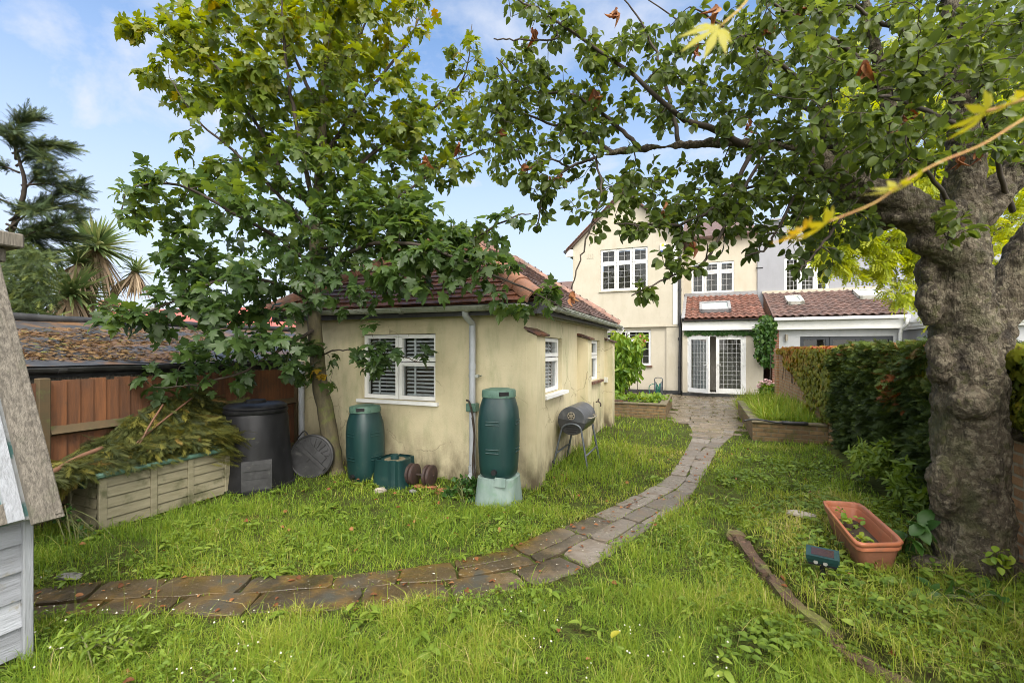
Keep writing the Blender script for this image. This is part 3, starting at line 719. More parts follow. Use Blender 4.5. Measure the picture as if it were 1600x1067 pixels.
def pantiles(mb, A, B, D, tw=.21, gauge=.3, amp=.028):
    A, B, D = (np.array(q, float) for q in (A, B, D))
    U = norm(B - A); nrm = norm(np.cross(B - A, D - A)); S = norm(D - A); Wd = np.linalg.norm(B - A); Hs = np.linalg.norm(D - A)
    nt_ = max(1, round(Wd / tw)); tw = Wd / nt_; us = np.linspace(0, Wd, nt_ * 8 + 1)
    ph = (us / tw) % 1.0
    z = amp * np.where(ph < .62, np.sin(ph / .62 * math.pi) * 1.2, -.35 * np.sin((ph - .62) / .38 * math.pi))
    n = int(math.ceil(Hs / gauge))
    for i in range(n):
        s0 = i * gauge; s1 = min(s0 + gauge + .05, Hs)
        jit = rng.normal(0, .003, nt_)[np.minimum((us / tw).astype(int), nt_ - 1)]
        r0 = A + U * us[:, None] + S * (s0 + jit[:, None]) + nrm * (z + .035 + jit)[:, None]
        r1 = A + U * us[:, None] + S * s1 + nrm * (z + .008)[:, None]
        rb = A + U * us[:, None] + S * (s0 + jit[:, None]) + nrm * (z + .012)[:, None]
        a = np.repeat(rng.random(nt_), 8); a = np.r_[a, a[-1]]
        mb.grid(np.array([rb, r0, r1])); mb.A[-1] = np.tile(a, 3)
    mb.add([A - nrm * .03, B - nrm * .03, B + (D - A) - nrm * .03, D - nrm * .03], [(0, 1, 2, 3)])
def ridge_tiles(mb, p, q, r=.11, ln=.42, n=9, lift=0.0, sag=True):
    p = np.array(p, float); q = np.array(q, float); Lg = np.linalg.norm(q - p); k = max(1, round(Lg / ln)); d = (q - p) / Lg; ln = Lg / k
    side = norm(np.cross(d, (0, 0, 1))); upv = np.cross(side, d)
    an = np.linspace(-.15, math.pi + .15, n)
    for i in range(k):
        rr = r * (1 + rng.normal(0, .03)); j = rng.normal(0, .006)
        def ring(t_, r_): return np.array([p + d * t_ + side * r_ * math.cos(x) + upv * (r_ * math.sin(x) - r * .35 + lift + j) for x in an])
        mb.grid([ring(i * ln + .0, rr * .90), ring(i * ln, rr * 1.06), ring(i * ln + .05, rr * 1.06), ring(i * ln + .055, rr), ring((i + 1) * ln + .02, rr * .96)])

# ------------------------------------------------------------------ the rendered outbuilding
OX0, OX1, OY0, OY1, OZ = -5.38, -1.83, 4.85, 9.7, 2.08
ob = thing("outbuilding", ((OX0 + OX1) / 2, (OY0 + OY1) / 2, 0), "cream rendered outbuilding with a hipped red clay tile roof and damp-stained walls", "outbuilding")
FF = Fr((OX0, OY0, 0), (1, 0, 0), (0, -1, 0)); FRt = Fr((OX1, OY0, 0), (0, 1, 0), (1, 0, 0))
m = MB()
fw_ = (-4.19 - OX0, -3.04 - OX0, .94, 1.79)
wall(m, FF, OX1 - OX0, OZ, [fw_])
w1 = (5.36 - OY0, 6.27 - OY0, 1.02, 1.75); w2 = (8.02 - OY0, 8.9 - OY0, 1.01, 1.76)
wall(m, FRt, OY1 - OY0, OZ, [w1, w2])
wall(m, Fr((OX0, OY1, 0), (0, -1, 0), (-1, 0, 0)), OY1 - OY0, OZ); wall(m, Fr((OX1, OY1, 0), (-1, 0, 0), (0, 1, 0)), OX1 - OX0, OZ)
m.build("wall", M['cream'], ob)
wn = window(ob, FF, *fw_, [(0, .49, 0, 1), (.49, 1, 0, .58), (.49, 1, .58, 1)], fmat='upvc', blind=(.05, -22, .016, (.3,)), label="wide white window with slatted blinds behind a hanging leafy twig")
m = MB(); FF.box(m, fw_[0] + .36, fw_[0] + .72, fw_[3] - .032, fw_[3] - .012, -.055, -.03); m.build("trickle_vent", M['upvc'], wn)
window(ob, FRt, *w1, [(0, 1, 0, .64), (0, 1, .64, 1)], lead=(.16, .2, .006), blind=(.05, -40, .021, (.5,)), sill=.09, label="white leaded window nearest the corner with a white plastic sill")
wnn = window(ob, FRt, *w2, [(0, 1, 0, .62), (0, 1, .62, 1)], sill=.07, sillmat='clay', blind=(.05, 75, .03, ()), label="small white window further along with a red tile sill")
for (y0, y1, zt, dp, lab) in ((4.855, 5.16, 1.80, .12, None), (7.15, 7.42, 1.80, .17, None), (9.38, 9.64, 1.78, .16, None)):
    m = MB(); m.add([(OX1 - .01, y0, 0), (OX1 + dp, y0, 0), (OX1 + dp, y1, 0), (OX1 - .01, y1, 0), (OX1 - .01, y0, zt), (OX1 + dp, y0, zt - .05), (OX1 + dp, y1, zt - .05), (OX1 - .01, y1, zt)], [(0, 1, 5, 4), (1, 2, 6, 5), (2, 3, 7, 6), (4, 5, 6, 7)])
    bt = m.build("buttress", M['cream'], ob)
    m = MB()
    ax = norm(np.array([dp + .04, 0, -.075])); 
    m.obox((OX1 + dp / 2 + .01, (y0 + y1) / 2, zt + .0), ax, (0, 1, 0), np.cross(ax, (0, 1, 0)), dp / 2 + .045, (y1 - y0) / 2 + .03, .013)
    m.build("cap_tile", M['clay'], bt)
EZ = 2.12
eA, eB, eC, eD = (-5.62, 4.62, EZ), (-1.61, 4.62, EZ), (-1.61, 9.78, EZ), (-5.62, 9.78, EZ)
rA, rB = (-3.5, 6.15, 3.4), (-3.5, 8.95, 3.4)
m = MB()
plain_tiles(m, eA, eB, rA, rA, seed=1); roof = m.build("roof", M['clay'], ob)
m = MB()
plain_tiles(m, eB, eC, rB, rA, seed=2); roof2 = m.build("roof", M['clay_dark'], ob); roof2["label"] = "long brown tiled slope above the side windows"
m = MB()
plain_tiles(m, eC, eD, rB, rB, seed=3); plain_tiles(m, eD, eA, rA, rB, seed=4); m.build("roof", M['clay_dark'], ob)
m = MB(); ridge_tiles(m, rA, rB, .115); ridge_tiles(m, np.array(eC) + (0, 0, .02), rB, .12); m.build("ridge_tiles", M['ridge_pink'], ob, smooth=True, auto=50)
m = MB(); ridge_tiles(m, np.array(eB) + (0, 0, .03), rA, .135, ln=.4); ridge_tiles(m, np.array(eA) + (0, 0, .03), rA, .13); m.build("hip_tiles", M['clay_ridge'], ob, smooth=True, auto=50)
m = MB(); gutter(m, (-5.6, 4.575, EZ - .02), (-1.72, 4.575, EZ - .045), .055, brk=.9); m.build("gutter", M['gutter_grey'], ob)
m = MB(); gutter(m, (-1.565, 5.0, EZ - .03), (-1.565, 9.75, EZ - .05), .052, brk=.42); m.build("gutter", M['gutter_grey'], ob)
m = MB(); m.box((-5.6, 4.64, EZ - .14), (-1.63, 4.655, EZ - .0)); m.box((-5.6, 4.656, OZ - .03), (-1.64, 4.849, OZ - .012)); m.box((-1.645, 4.66, EZ - .13), (-1.63, 9.76, EZ)); m.box((OX1 + .002, 4.85, OZ - .03), (-1.646, 9.7, OZ - .014)); m.build("fascia", M['bitumen'], ob)
m = MB(); m.box((-1.825, 5.17, OZ - .085), (-1.79, 9.7, OZ - .035)); m.build("soffit_strip", M['upvc_dirty'], ob)
# black and white verge boards beyond the far hip
m = MB(); m.bar(P(896, 459, 10.1), P(974, 514, 10.0), .06, .05); m.build("verge_flashing", M['leadflash'], ob)
m = MB(); m.bar(P(905, 472, 10.16), P(973, 519, 10.06), .03, .12); m.build("verge_board", M['upvc_dirty'], ob)
dpx = PY(742, 600, OY0)[0]
m = MB(); m.tube(smooth_line([(dpx, 4.6, 2.08), (dpx, 4.62, 1.98), (dpx, 4.77, 1.9), (dpx, 4.785, 1.8), (dpx, 4.785, .9), (dpx, 4.785, .18), (dpx, 4.76, .12), (dpx + .01, 4.70, .075)], 30), .038, 14); m.tube([(dpx, 4.785, 1.42), (dpx, 4.785, 1.36)], .044, 14); m.tube([(dpx, 4.785, .22), (dpx, 4.785, .15)], .046, 14)
m.tube([(dpx + .005, 4.725, .095), (dpx + .012, 4.69, .07)], .046, 14)
dp = m.build("downpipe", M['pipe_grey'], ob, smooth=True, auto=45)
m = MB(); m.box((dpx - .045, 4.775, 1.26), (dpx + .085, 4.80, 1.30)); m.tube([(dpx + .09, 4.78, 1.28), (dpx + .14, 4.75, 1.29)], .008, 6); m.build("pipe_clip", M['gutter_grey'], dp)
m = MB(); m.box((dpx - .065, 4.735, .86), (dpx + .065, 4.84, .96), bev=.01); m.build("rain_diverter", M['lid_green'], dp)
px2 = -5.2
m = MB(); m.tube(smooth_line([(px2, 4.79, 1.28), (px2, 4.79, .9), (px2, 4.79, .3)], 10), .04, 12); m.tube([(px2, 4.79, 1.3), (px2, 4.79, 1.22)], .05, 12); m.tube([(px2 - .03, 4.79, 1.29), (px2 - .03, 4.79, 1.42)], .05, 12)
dp2 = m.build("downpipe", M['pipe_grey'], ob, smooth=True, auto=45); dp2["label"] = "second grey downpipe beside the fence end"
m = MB(); FRt.box(m, 9.32 - OY0, 9.37 - OY0, .92, 1.02, .0, .07); m.build("socket_box", M['upvc_dirty'], ob)
m = MB(); c = FRt.p(8.35 - OY0, .62, .04); m.tube(smooth_line([c, c + (.05, 0, .01), c + (.09, 0, -.03), c + (.09, 0, -.08)], 10), .012, 8); m.tube([c + (.05, 0, .0), c + (.05, 0, .05)], .009, 6); m.tube([c + (.05, -.05, .05), c + (.05, .05, .05)], .01, 6); m.tube([c + (-.04, 0, 0), c + (-.04, 0, -.6)], .01, 6); m.build("garden_tap", M['iron'], ob)
m = MB(); m.tube(smooth_line([c + (.0, -.06, .0), c + (0.03, -.3, .05), c + (.02, -.4, -.1)], 10), .006, 6)
# ------------------------------------------------------------------ the house
hs = thing("house", (-1.6, 19, 0), "cream rendered house with a gable, leaded windows and open french doors", "house")
HY, BY, LY = 16.9, 19.0, 16.62
GX0, GX1 = -4.5, -.60
FG = Fr((GX0, HY, 0), (1, 0, 0), (0, -1, 0))
m = MB()
lw_ = (-3.3 - GX0, -1.65 - GX0, 1.0, 2.28)
FL = Fr((GX0, HY + .07, 0), (1, 0, 0), (0, -1, 0))
wall(m, FL, GX1 - GX0, 2.42, [lw_])
uw = (-3.45 - GX0, -1.75 - GX0, 3.74, 5.27)
FU = Fr((GX0, HY, 0), (1, 0, 0), (0, -1, 0))
EG = 5.45; AP = 7.25; gc = -2.6
def uwall():
    us = [0, uw[0], uw[1], GX1 - GX0]; zs = [2.42, uw[2], uw[3], EG]
    for i in range(3):
        for j in range(3):
            if i == 1 and j == 1: continue
            m.add([FU.p(us[i], zs[j]), FU.p(us[i + 1], zs[j]), FU.p(us[i + 1], zs[j + 1]), FU.p(us[i], zs[j + 1])], [(0, 1, 2, 3)])
    c = [(uw[0], uw[2]), (uw[1], uw[2]), (uw[1], uw[3]), (uw[0], uw[3])]
    for k in range(4):
        a_, b_ = c[k], c[(k + 1) % 4]
        m.add([FU.p(*a_), FU.p(*b_), FU.p(*b_, -.12), FU.p(*a_, -.12)], [(0, 1, 2, 3)])
    m.add([(GX0, HY, EG), (GX1, HY, EG), (gc, HY, AP)], [(0, 1, 2)])
uwall()
m.box((GX0, HY - .03, 2.38), (GX1, HY + .08, 2.44))
m.box((GX1 - .52, HY + .0, 0.14), (GX1, HY + .071, 2.379))
m.add([(GX1, HY, 0.1), (GX1, BY, 0.1), (GX1, BY, EG), (GX1, HY, EG)], [(0, 1, 2, 3)])
m.add([(GX0, HY, 0), (GX0, BY + 6, 0), (GX0, BY + 6, EG), (GX0, HY, EG)], [(3, 2, 1, 0)])
FB = Fr((GX1, BY, 0), (1, 0, 0), (0, -1, 0))
PX1 = 1.93
bw = (-.34 - GX1, 1.16 - GX1, 3.74, 4.92)
wall(m, FB, PX1 - GX1, 5.9, [bw])
m.build("wall", M['house_cream'], hs)
m = MB(); m.box((GX0 - .0, HY - .02, 0), (GX1, HY + .069, .14)); m.build("plinth", M['bitumen'], hs)
window(hs, FU, *uw, [(0, .345, 0, .66), (.345, .68, 0, .66), (.68, 1, 0, .66), (0, .345, .66, 1), (.345, .68, .66, 1), (.68, 1, .66, 1)], rec=.06, fw=.075, lead=(.18, .2, .012), sill=.05, sillmat='house_cream', label="upper six-light white leaded window in the gable")
window(hs, FL, *lw_, [(0, .5, 0, .72), (.5, 1, 0, .72), (0, .5, .72, 1), (.5, 1, .72, 1)], rec=.06, fw=.08, lead=(.2, .22, .012), sill=.07, sillmat='clay', label="ground floor window half hidden by the climbing shrub")
window(hs, FB, *bw, [(0, .31, 0, .68), (.31, .66, 0, .68), (.66, 1, 0, .68), (0, .31, .68, 1), (.31, .66, .68, 1), (.66, 1, .68, 1)], rec=.05, fw=.075, lead=(.16, .2, .012), sill=.05, curtain=True, label="white leaded window above the tiled lean-to roof")
# roofs: gable roof with a thin tiled verge, main roof behind
m = MB()
def slabroof(A_, B_, C_, D_, th=.09):
    A_, B_, C_, D_ = (np.array(q, float) for q in (A_, B_, C_, D_)); n_ = norm(np.cross(B_ - A_, D_ - A_)); n_ = n_ if n_[2] > 0 else -n_
    m.add(np.array([A_, B_, C_, D_, A_ + n_ * th, B_ + n_ * th, C_ + n_ * th, D_ + n_ * th]), [(0, 1, 2, 3), (4, 5, 6, 7), (0, 1, 5, 4), (1, 2, 6, 5), (2, 3, 7, 6), (3, 0, 4, 7)])
k_ = (AP - EG) / (gc - GX0)
slabroof((GX0 - .22, HY - .16, EG - .22 * k_), (gc, HY - .16, AP + .01), (gc, BY + 3, AP + .01), (GX0 - .22, BY + 3, EG - .22 * k_))
slabroof((GX1 + .22, HY - .16, EG - .22 * k_), (gc, HY - .16, AP + .01), (gc, BY + 3, AP + .01), (GX1 + .22, BY + 3, EG - .22 * k_))
slabroof((GX1 - .1, BY - .25, 5.78), (PX1, BY - .25, 5.78), (PX1, BY + 3.2, 7.2), (GX1 - .1, BY + 3.2, 7.2))
m.build("roof", M['clay_dark'], hs)
m = MB()
for sx in (-1, 1):
    pts = [np.array([gc + sx * (gc - GX0 + .22) * (1 - f), HY - .17, AP + .09 - (gc - GX0 + .22) * k_ * (1 - f)]) for f in np.linspace(0, 1, 22)]
    for i in range(21): m.bar(pts[i], pts[i + 1] + (pts[i + 1] - pts[i]) * .1 + (0, 0, .012), .12, .028)
m.build("verge_tiles", M['clay'], hs)
m = MB(); ridge_tiles(m, (gc, HY - .2, AP + .1), (gc, HY + 1.5, AP + .1), .13); m.build("ridge_tiles", M['clay_ridge'], hs, smooth=True, auto=50)
m = MB(); m.box((GX0 - .24, HY - .13, EG - .36), (GX0 + .02, HY - .004, EG - .10)); m.build("eaves_box", M['upvc'], hs)
m = MB(); m.tube([(GX0 - .26, HY - .2, EG - .18), (GX0 - .26, HY + 2.5, EG - .2)], .06, 8); m.build("eaves_gutter", M['bitumen'], hs)
m = MB()
for k in range(4): FG.box(m, .55 + k * .07, .585 + k * .07, 4.98, 5.16, .001, .012)
m.build("air_brick", M['house_cream'], hs)
# downpipe
dx = GX1 - .075
m = MB(); m.tube(smooth_line([(dx, HY - .09, 5.3), (dx, HY - .09, 4), (dx, HY - .1, 2.6), (dx + .02, HY - .1, 2.2), (dx, HY - .1, 1), (dx, HY - .1, .05)], 14), .05, 10)
for z in (.9, 1.9, 2.4, 3.6, 4.6): m.tube([(dx, HY - .095, z), (dx, HY - .095, z + .09)], .062, 10)
m.build("downpipe", M['bitumen'], hs, smooth=True, auto=45)
m = MB(); m.box((dx - .22, HY - .035, 2.46), (dx - .07, HY - .004, 5.3)); m.build("corner_board", M['upvc'], hs)
# lean-to with french doors
LX0, LX1 = GX1 + .02, 1.86
FLn = Fr((LX0, LY, 0), (1, 0, 0), (0, -1, 0))
fd = (-.42 - LX0, 1.36 - LX0, .12, 2.06)
m = MB(); wall(m, FLn, LX1 - LX0, 2.24, [fd], depth=.14)
m.add([(LX1, LY, 0), (LX1, BY, 0), (LX1, BY, 3.6), (LX1, LY, 2.5)], [(0, 1, 2, 3)])
m.build("lean_to_wall", M['house_cream'], hs)
m = MB(); FLn.box(m, 0, LX1 - LX0, 0, .115, .001, .02); m.build("lean_to_plinth", M['bitumen'], hs)
m = MB(); m.box((LX0, LY - .12, 2.22), (LX1 - .02, LY + .05, 2.54)); m.build("lean_to_fascia", M['upvc'], hs)
m = MB(); gutter(m, (LX0, LY - .18, 2.56), (LX1, LY - .18, 2.56), .05); m.build("lean_to_gutter", M['bitumen'], hs)
lr = MB(); pantiles(lr, (LX0 + .06, LY - .2, 2.6), (LX1 + .05, LY - .2, 2.6), (LX0 + .06, BY - .02, 3.62)); lr.build("lean_to_roof", M['pantile'], hs, smooth=True, auto=40)
m = MB(); m.box((LX0, BY - .1, 3.60), (LX1 + .06, BY - .003, 3.74)); m.bar((LX0 + .03, LY - .2, 2.63), (LX0 + .03, BY, 3.66), .12, .03); m.build("lead_flashing", M['leadflash'], hs)
sl = norm(np.array([0, BY - LY + .2, 1.02])); sn = np.array([0, -sl[2], sl[1]])
def skylight(parent, x0, x1, s0, s1, base, label=None, mat_='leadflash'):
    m = MB(); b_ = np.array(base, float)
    def q(x, s_, h): return np.array([x, b_[1], b_[2]]) + sl * s_ + sn * h
    for (xa, xb, sa, sb) in ((x0, x1, s0, s0 + .09), (x0, x1, s1 - .09, s1), (x0, x0 + .09, s0, s1), (x1 - .09, x1, s0, s1)):
        m.obox(q((xa + xb) / 2, (sa + sb) / 2, .09), (1, 0, 0), sl, sn, (xb - xa) / 2, (sb - sa) / 2, .06)
    o = m.build("skylight", M[mat_], parent)
    if label: o["label"] = label
    m = MB(); m.obox(q((x0 + x1) / 2, (s0 + s1) / 2, .09), (1, 0, 0), sl, sn, (x1 - x0) / 2 - .09, (s1 - s0) / 2 - .09, .02); 
    m.build("pane", MAT("skylight_glass", (.32, .37, .38), (.42, .46, .46), rough=.05), o)
skylight(hs, PY(1093, 480, 17.6)[0], PY(1141, 480, 17.6)[0], .55, 1.55, (0, LY - .2, 2.6))
# french doors: right leaf shut, left leaf swung outward
m = MB()
for q in ((fd[0], fd[1], fd[3] - .05, fd[3]), (fd[0], fd[0] + .05, fd[2], fd[3]), (fd[1] - .05, fd[1], fd[2], fd[3]), (fd[0], fd[1], fd[2] - .03, fd[2] + .03)): FLn.box(m, *q, -.09, -.01)
dfm = m.build("door_frame", M['upvc'], hs)
m = MB(); FLn.box(m, fd[0], fd[1], fd[2], fd[3], -1.2, -1.18); FLn.box(m, fd[0] - .02, fd[0], fd[2], fd[3], -1.2, -.1); FLn.box(m, fd[1], fd[1] + .02, fd[2], fd[3], -1.2, -.1); FLn.box(m, fd[0], fd[1], fd[3], fd[3] + .02, -1.2, -.1); FLn.box(m, fd[0], fd[1], fd[2] - .05, fd[2] - .032, -1.2, -.1); m.build("room_recess", M['room_light'], dfm)
def leaf_door(fr_, w0, w1, label, curtain=False):
    m = MB(); z0, z1 = fd[2] + .035, fd[3] - .055; k = .1
    for q in ((w0, w1, z0, z0 + .13), (w0, w1, z1 - k, z1), (w0, w0 + k, z0 + .13, z1 - k), (w1 - k, w1, z0 + .13, z1 - k)): fr_.box(m, *q, -.03, .03)
    o = m.build("door", M['upvc'], hs); o["label"] = label
    x0, x1, y0, y1 = w0 + k, w1 - k, z0 + .13, z1 - k
    g = MB(); g.add([fr_.p(x0, y0), fr_.p(x1, y0), fr_.p(x1, y1), fr_.p(x0, y1)], [(0, 1, 2, 3)]); g.build("pane", M['glass'], o)
    lm = MB(); nu, nz_ = 5, 11
    for i in range(1, nu): x = x0 + (x1 - x0) * i / nu; fr_.box(lm, x - .005, x + .005, y0, y1, .002, .012)
    for j in range(1, nz_): y = y0 + (y1 - y0) * j / nz_; fr_.box(lm, x0, x1, y - .0045, y + .0045, .002, .0115)
    lm.build("leading", M['lead_white'], o)
    if curtain:
        xs = np.linspace(x0 + .02, x1 - .1, 30); MB().grid(np.array([[fr_.p(x, z, -.06 + .015 * math.sin(i * 1.5)) for i, x in enumerate(xs)] for z in (y0, y1)])).build('curtain', M['curtain'], o)
    hx = w1 - .05 if curtain else w0 + .05
    h = MB(); fr_.box(h, hx - .015, hx + .015, .95, 1.15, .03, .045); fr_.box(h, hx - .1 if curtain else hx - .01, hx + .01 if curtain else hx + .1, 1.07, 1.09, .05, .07); h.build("handle", M['upvc'], o)
    for z in (.35, 1.05, 1.75):
        h = MB(); fr_.box(h, (w0 if curtain else w1) - .03, (w0 if curtain else w1) + .03, z, z + .1, .02, .05)
        h.build("hinge", M['upvc'], o)
    return o
leaf_door(Fr(FLn.p(0, 0, -.05), (1, 0, 0), (0, -1, 0)), fd[0] + .89, fd[1] - .052, "closed right hand french door")
al = RAD(43); hx = FLn.p(fd[0] + .05, 0, -.03)
FD = Fr(hx, (math.cos(al), -math.sin(al), 0), (-math.sin(al), -math.cos(al), 0))
leaf_door(FD, 0, .85, "left french door standing open outwards", True)
# alarm box, hose reel
ab = PY(1036, 390, HY)
m = MB(); m.box(ab + (-.10, -.075, -.05), ab + (.10, -.004, .2), bev=.02); al_ = m.build("alarm_box", M['upvc'], None, loc=ab + (0, 0, 0)); tag(al_, "small white, yellow and blue burglar alarm box high on the gable wall", "alarm box")
m = MB(); m.box(ab + (-.085, -.08, -.09), ab + (.085, -.01, -.051)); m.build("lamp_strip", M['navy'], al_)
m = MB(); m.box(ab + (-.05, -.079, .1), ab + (.05, -.0755, .19)); m.build("badge", M['yellow_pl'], al_)

# ------------------------------------------------------------------ neighbour house
nh = thing("neighbour_house", (4.6, 19, 0), "pale grey neighbouring house with a brown tiled lean-to and dark bifold doors", "house")
FN = Fr((PX1, BY - .05, 0), (1, 0, 0), (0, -1, 0)); NX1 = 9.5
nw = (2.79 - PX1, 4.15 - PX1, 3.65, 4.88)
m = MB(); wall(m, FN, NX1 - PX1, 5.35, [nw])
apx = PY(1238, 343, BY - .05); 
m.add([(PX1, BY - .05, 5.35), (NX1, BY - .05, 5.35), (5.4, BY - .05, 5.5), (apx[0] + .45, BY - .05, apx[2] - .35), tuple(apx), (apx[0] - .9, BY - .05, apx[2] - .05), (PX1, BY - .05, 6.0)], [(0, 1, 2, 3, 4, 5, 6)])
m.add([(PX1 + .01, BY - .05, 0), (PX1 + .01, BY + 3, 0), (PX1 + .01, BY + 3, 6.2), (PX1 + .01, BY - .05, 6.0)], [(0, 1, 2, 3)])
m.build("wall", M['neighbour_grey'], nh)
m = MB(); m.bar(apx + (-.9, -.05, .0), apx + (.05, -.05, .06), .2, .06); m.bar(apx + (.0, -.05, .06), apx + (.48, -.05, -.32), .2, .06); m.bar(apx + (.45, -.05, -.3), (5.4, BY - .1, 5.53), .2, .06); m.build("roof_edge", M['leadflash'], nh)
window(nh, FN, *nw, [(0, .345, 0, 1), (.345, .7, 0, .72), (.345, .7, .72, 1), (.7, 1, 0, 1)], rec=.05, fw=.075, lead=(.12, .16, .012), sill=.06, leadmat='lead_white', label="white leaded upstairs window on the grey wall")
m = MB(); FN.box(m, PY(1187, 424, BY)[0] - PX1 - .13, PY(1187, 424, BY)[0] - PX1 + .1, 4.55, 4.585, .001, .01); m.build("air_vent", M['dark'], nh)
KX0, KX1, KY = 2.12, 5.32, 16.55
m = MB(); FK = Fr((KX0, KY, 0), (1, 0, 0), (0, -1, 0)); bd = (2.86 - KX0, 5.2 - KX0, .05, 1.98); wall(m, FK, KX1 - KX0, 2.26, [bd])
m.add([(KX1, KY, 0), (KX1, BY, 0), (KX1, BY, 3.5), (KX1, KY, 2.5)], [(0, 1, 2, 3)])
m.build("lean_to_wall", M['white_render'], nh)
m = MB(); m.add([(KX0, KY, 0), (KX0, BY, 0), (KX0, BY, 3.62), (KX0, KY, 2.55)], [(3, 2, 1, 0)]); m.box((KX0 - .02, KY - .05, 0), (KX0 + .16, KY - .002, 2.2)); m.build("party_brickwork", M['brick_red'], nh)
m = MB(); m.box((KX0 + .0, KY - .14, 2.2), (KX1 + .1, KY + .05, 2.46)); m.build("lean_to_fascia", M['upvc'], nh)
m = MB(); m.box((KX0, KY - .26, 2.47), (KX1 + .2, KY - .141, 2.57), bev=.02); m.build("lean_to_gutter", M['upvc'], nh)
lr = MB(); pantiles(lr, (KX0 + .0, KY - .2, 2.6), (KX1 + .15, KY - .2, 2.6), (KX0, BY - .07, 3.62), tw=.22); lr.build("lean_to_roof", M['pantile_brown'], nh, smooth=True, auto=40)
m = MB(); m.box((KX0 - .05, BY - .16, 3.60), (KX1 + .2, BY - .053, 3.70)); m.build("lead_flashing", M['house_cream'], nh)
m = MB(); m.bar((KX0 + .02, KY - .2, 2.61), (KX0 + .02, BY - .06, 3.65), .1, .05); m.build("verge_tiles", M['pantile_brown'], nh)
sl = norm(np.array([0, BY - KY + .13, 1.02])); sn = np.array([0, -sl[2], sl[1]])
skylight(nh, PY(1229, 482, 17.6)[0], PY(1255, 482, 17.6)[0], 1.15, 1.9, (0, KY - .2, 2.6), "small open roof window near the party wall", 'upvc_dirty')
skylight(nh, PY(1340, 475, 17.9)[0], PY(1380, 475, 17.9)[0], 1.5, 2.35, (0, KY - .2, 2.6), "second roof window behind the yellow tree", 'upvc_dirty')
window(nh, FK, *bd, [(0, .33, 0, 1), (.33, .66, 0, 1), (.66, 1, 0, 1)], rec=.04, fw=.1, sill=None, fmat='anthracite', name='bifold_door')
m = MB(); c = FK.p(2.48 - KX0, 1.95, .05); m.tube([c + (0, 0, -.1), c + (0, 0, .1)], .04, 12); m.build("wall_light", M['steel'], nh)
m = MB(); m.tube(smooth_line([(KX1 + .12, KY - .2, 2.5), (KX1 + .12, KY - .2, 2.3), (KX1 + .02, KY - .08, 2.1), (KX1 + .02, KY - .08, 1.4), (KX1 + .02, KY - .08, .1)], 14), .05, 8); m.build("downpipe", M['upvc'], nh)

gr = thing("garden_room", (7.5, 16, 0), "white garden room with a stepped white gutter behind the gnarled trunk", "garden room")
m = MB(); m.box((5.75, 14.6, 0), (10.5, 18, 2.15)); m.build("wall", M['white_render'], gr)
m = MB(); m.box((5.6, 14.45, 2.16), (10.6, 18, 2.24)); m.box((5.55, 14.38, 2.24), (10.6, 18, 2.34)); m.box((5.5, 14.3, 2.341), (10.6, 18, 2.42)); m.build("roof_edge", M['upvc'], gr)
m = MB(); m.tube(smooth_line([(5.72, 14.42, 2.2), (5.7, 14.5, 2.0), (5.55, 14.7, 1.75), (5.4, 15.2, 1.6), (5.36, 15.5, 1.2)], 16), .05, 8); m.build("downpipe", M['upvc'], gr)
m = MB(); m.box((8.0, 14.57, .8), (9.3, 14.598, 2.0)); o = m.build("window", M['upvc'], gr)
m = MB(); m.box((8.08, 14.56, .88), (9.22, 14.569, 1.92)); m.build("pane", MAT("garden_room_glass", (.08, .09, .1), rough=.08), o)
# ------------------------------------------------------------------ far buildings
fb = thing("distant_house", tuple(P(880, 545, 34) * (1, 1, 0)), "tiny distant house with a brown gable and white wall beyond the ridge", "house")
c = P(880, 470, 34)
m = MB(); m.box((c[0] - 1.2, c[1], 0), (c[0] + .95, c[1] + 5, c[2] + .2)); m.build("wall", M['white_render'], fb)
m = MB(); ap = P(884, 434, 34)
m.add([(c[0] - 1.7, c[1] - .2, c[2] + .1), (c[0] + 1.2, c[1] - .2, c[2] + .1), (c[0] + .6, c[1] + 2, ap[2]), (c[0] - 1.7, c[1] + 2, ap[2]), (c[0] + 1.2, c[1] + 5, c[2] + .1), (c[0] - 1.7, c[1] + 5, c[2] + .1)], [(0, 1, 2, 3), (1, 4, 2), (3, 2, 4, 5), (0, 3, 5)]); m.build("roof", M['clay_dark'], fb)
rh = thing("red_roofed_house", tuple(P(205, 545, 24) * (1, 1, 0)), "low house with a pinkish red tiled roof and brick chimney behind the palm", "house")
a0 = P(160, 545, 22); a1 = P(470, 545, 22); 
e0, e1_, t0, t1 = P(150, 530, 20), P(480, 530, 20), P(168, 485, 23), P(470, 478, 23)
m = MB(); m.add([e0, e1_, t1, t0], [(0, 1, 2, 3)]); m.add([t0, t1, t1 * (1.15, 1.15, 1) - (0, 0, 1.4), t0 * (1.15, 1.15, 1) - (0, 0, 1.4)], [(0, 1, 2, 3)]); rr = m.build("roof", M['red_roof'], rh)
m = MB(); m.bar(P(168, 484.5, 22.9), P(240, 481.5, 22.9), .3, .1); m.bar(P(205, 489, 22.6), P(245, 482, 22.8), .3, .1); m.build("ridge_tiles", M['leadflash'], rr)
m = MB(); q = P(170, 480, 24); m.box(q + (-.33, -.3, -1.2), q + (.33, .3, .35)); m.box(q + (-.4, -.37, .12), q + (.4, .37, .24)); m.tube([q + (-.1, 0, .35), q + (-.1, 0, .62)], .13, 10); m.build("chimney", M['chimney_brick'], rr)
m = MB(); e0b, e1b = e0 * (1, 1, 0), e1_ * (1, 1, 0); m.add([e0b * 1.03, e1b * 1.03, e1_ * (1.03, 1.03, 1), e0 * (1.03, 1.03, 1)], [(0, 1, 2, 3)]); m.build("wall", M['house_cream'], rh)
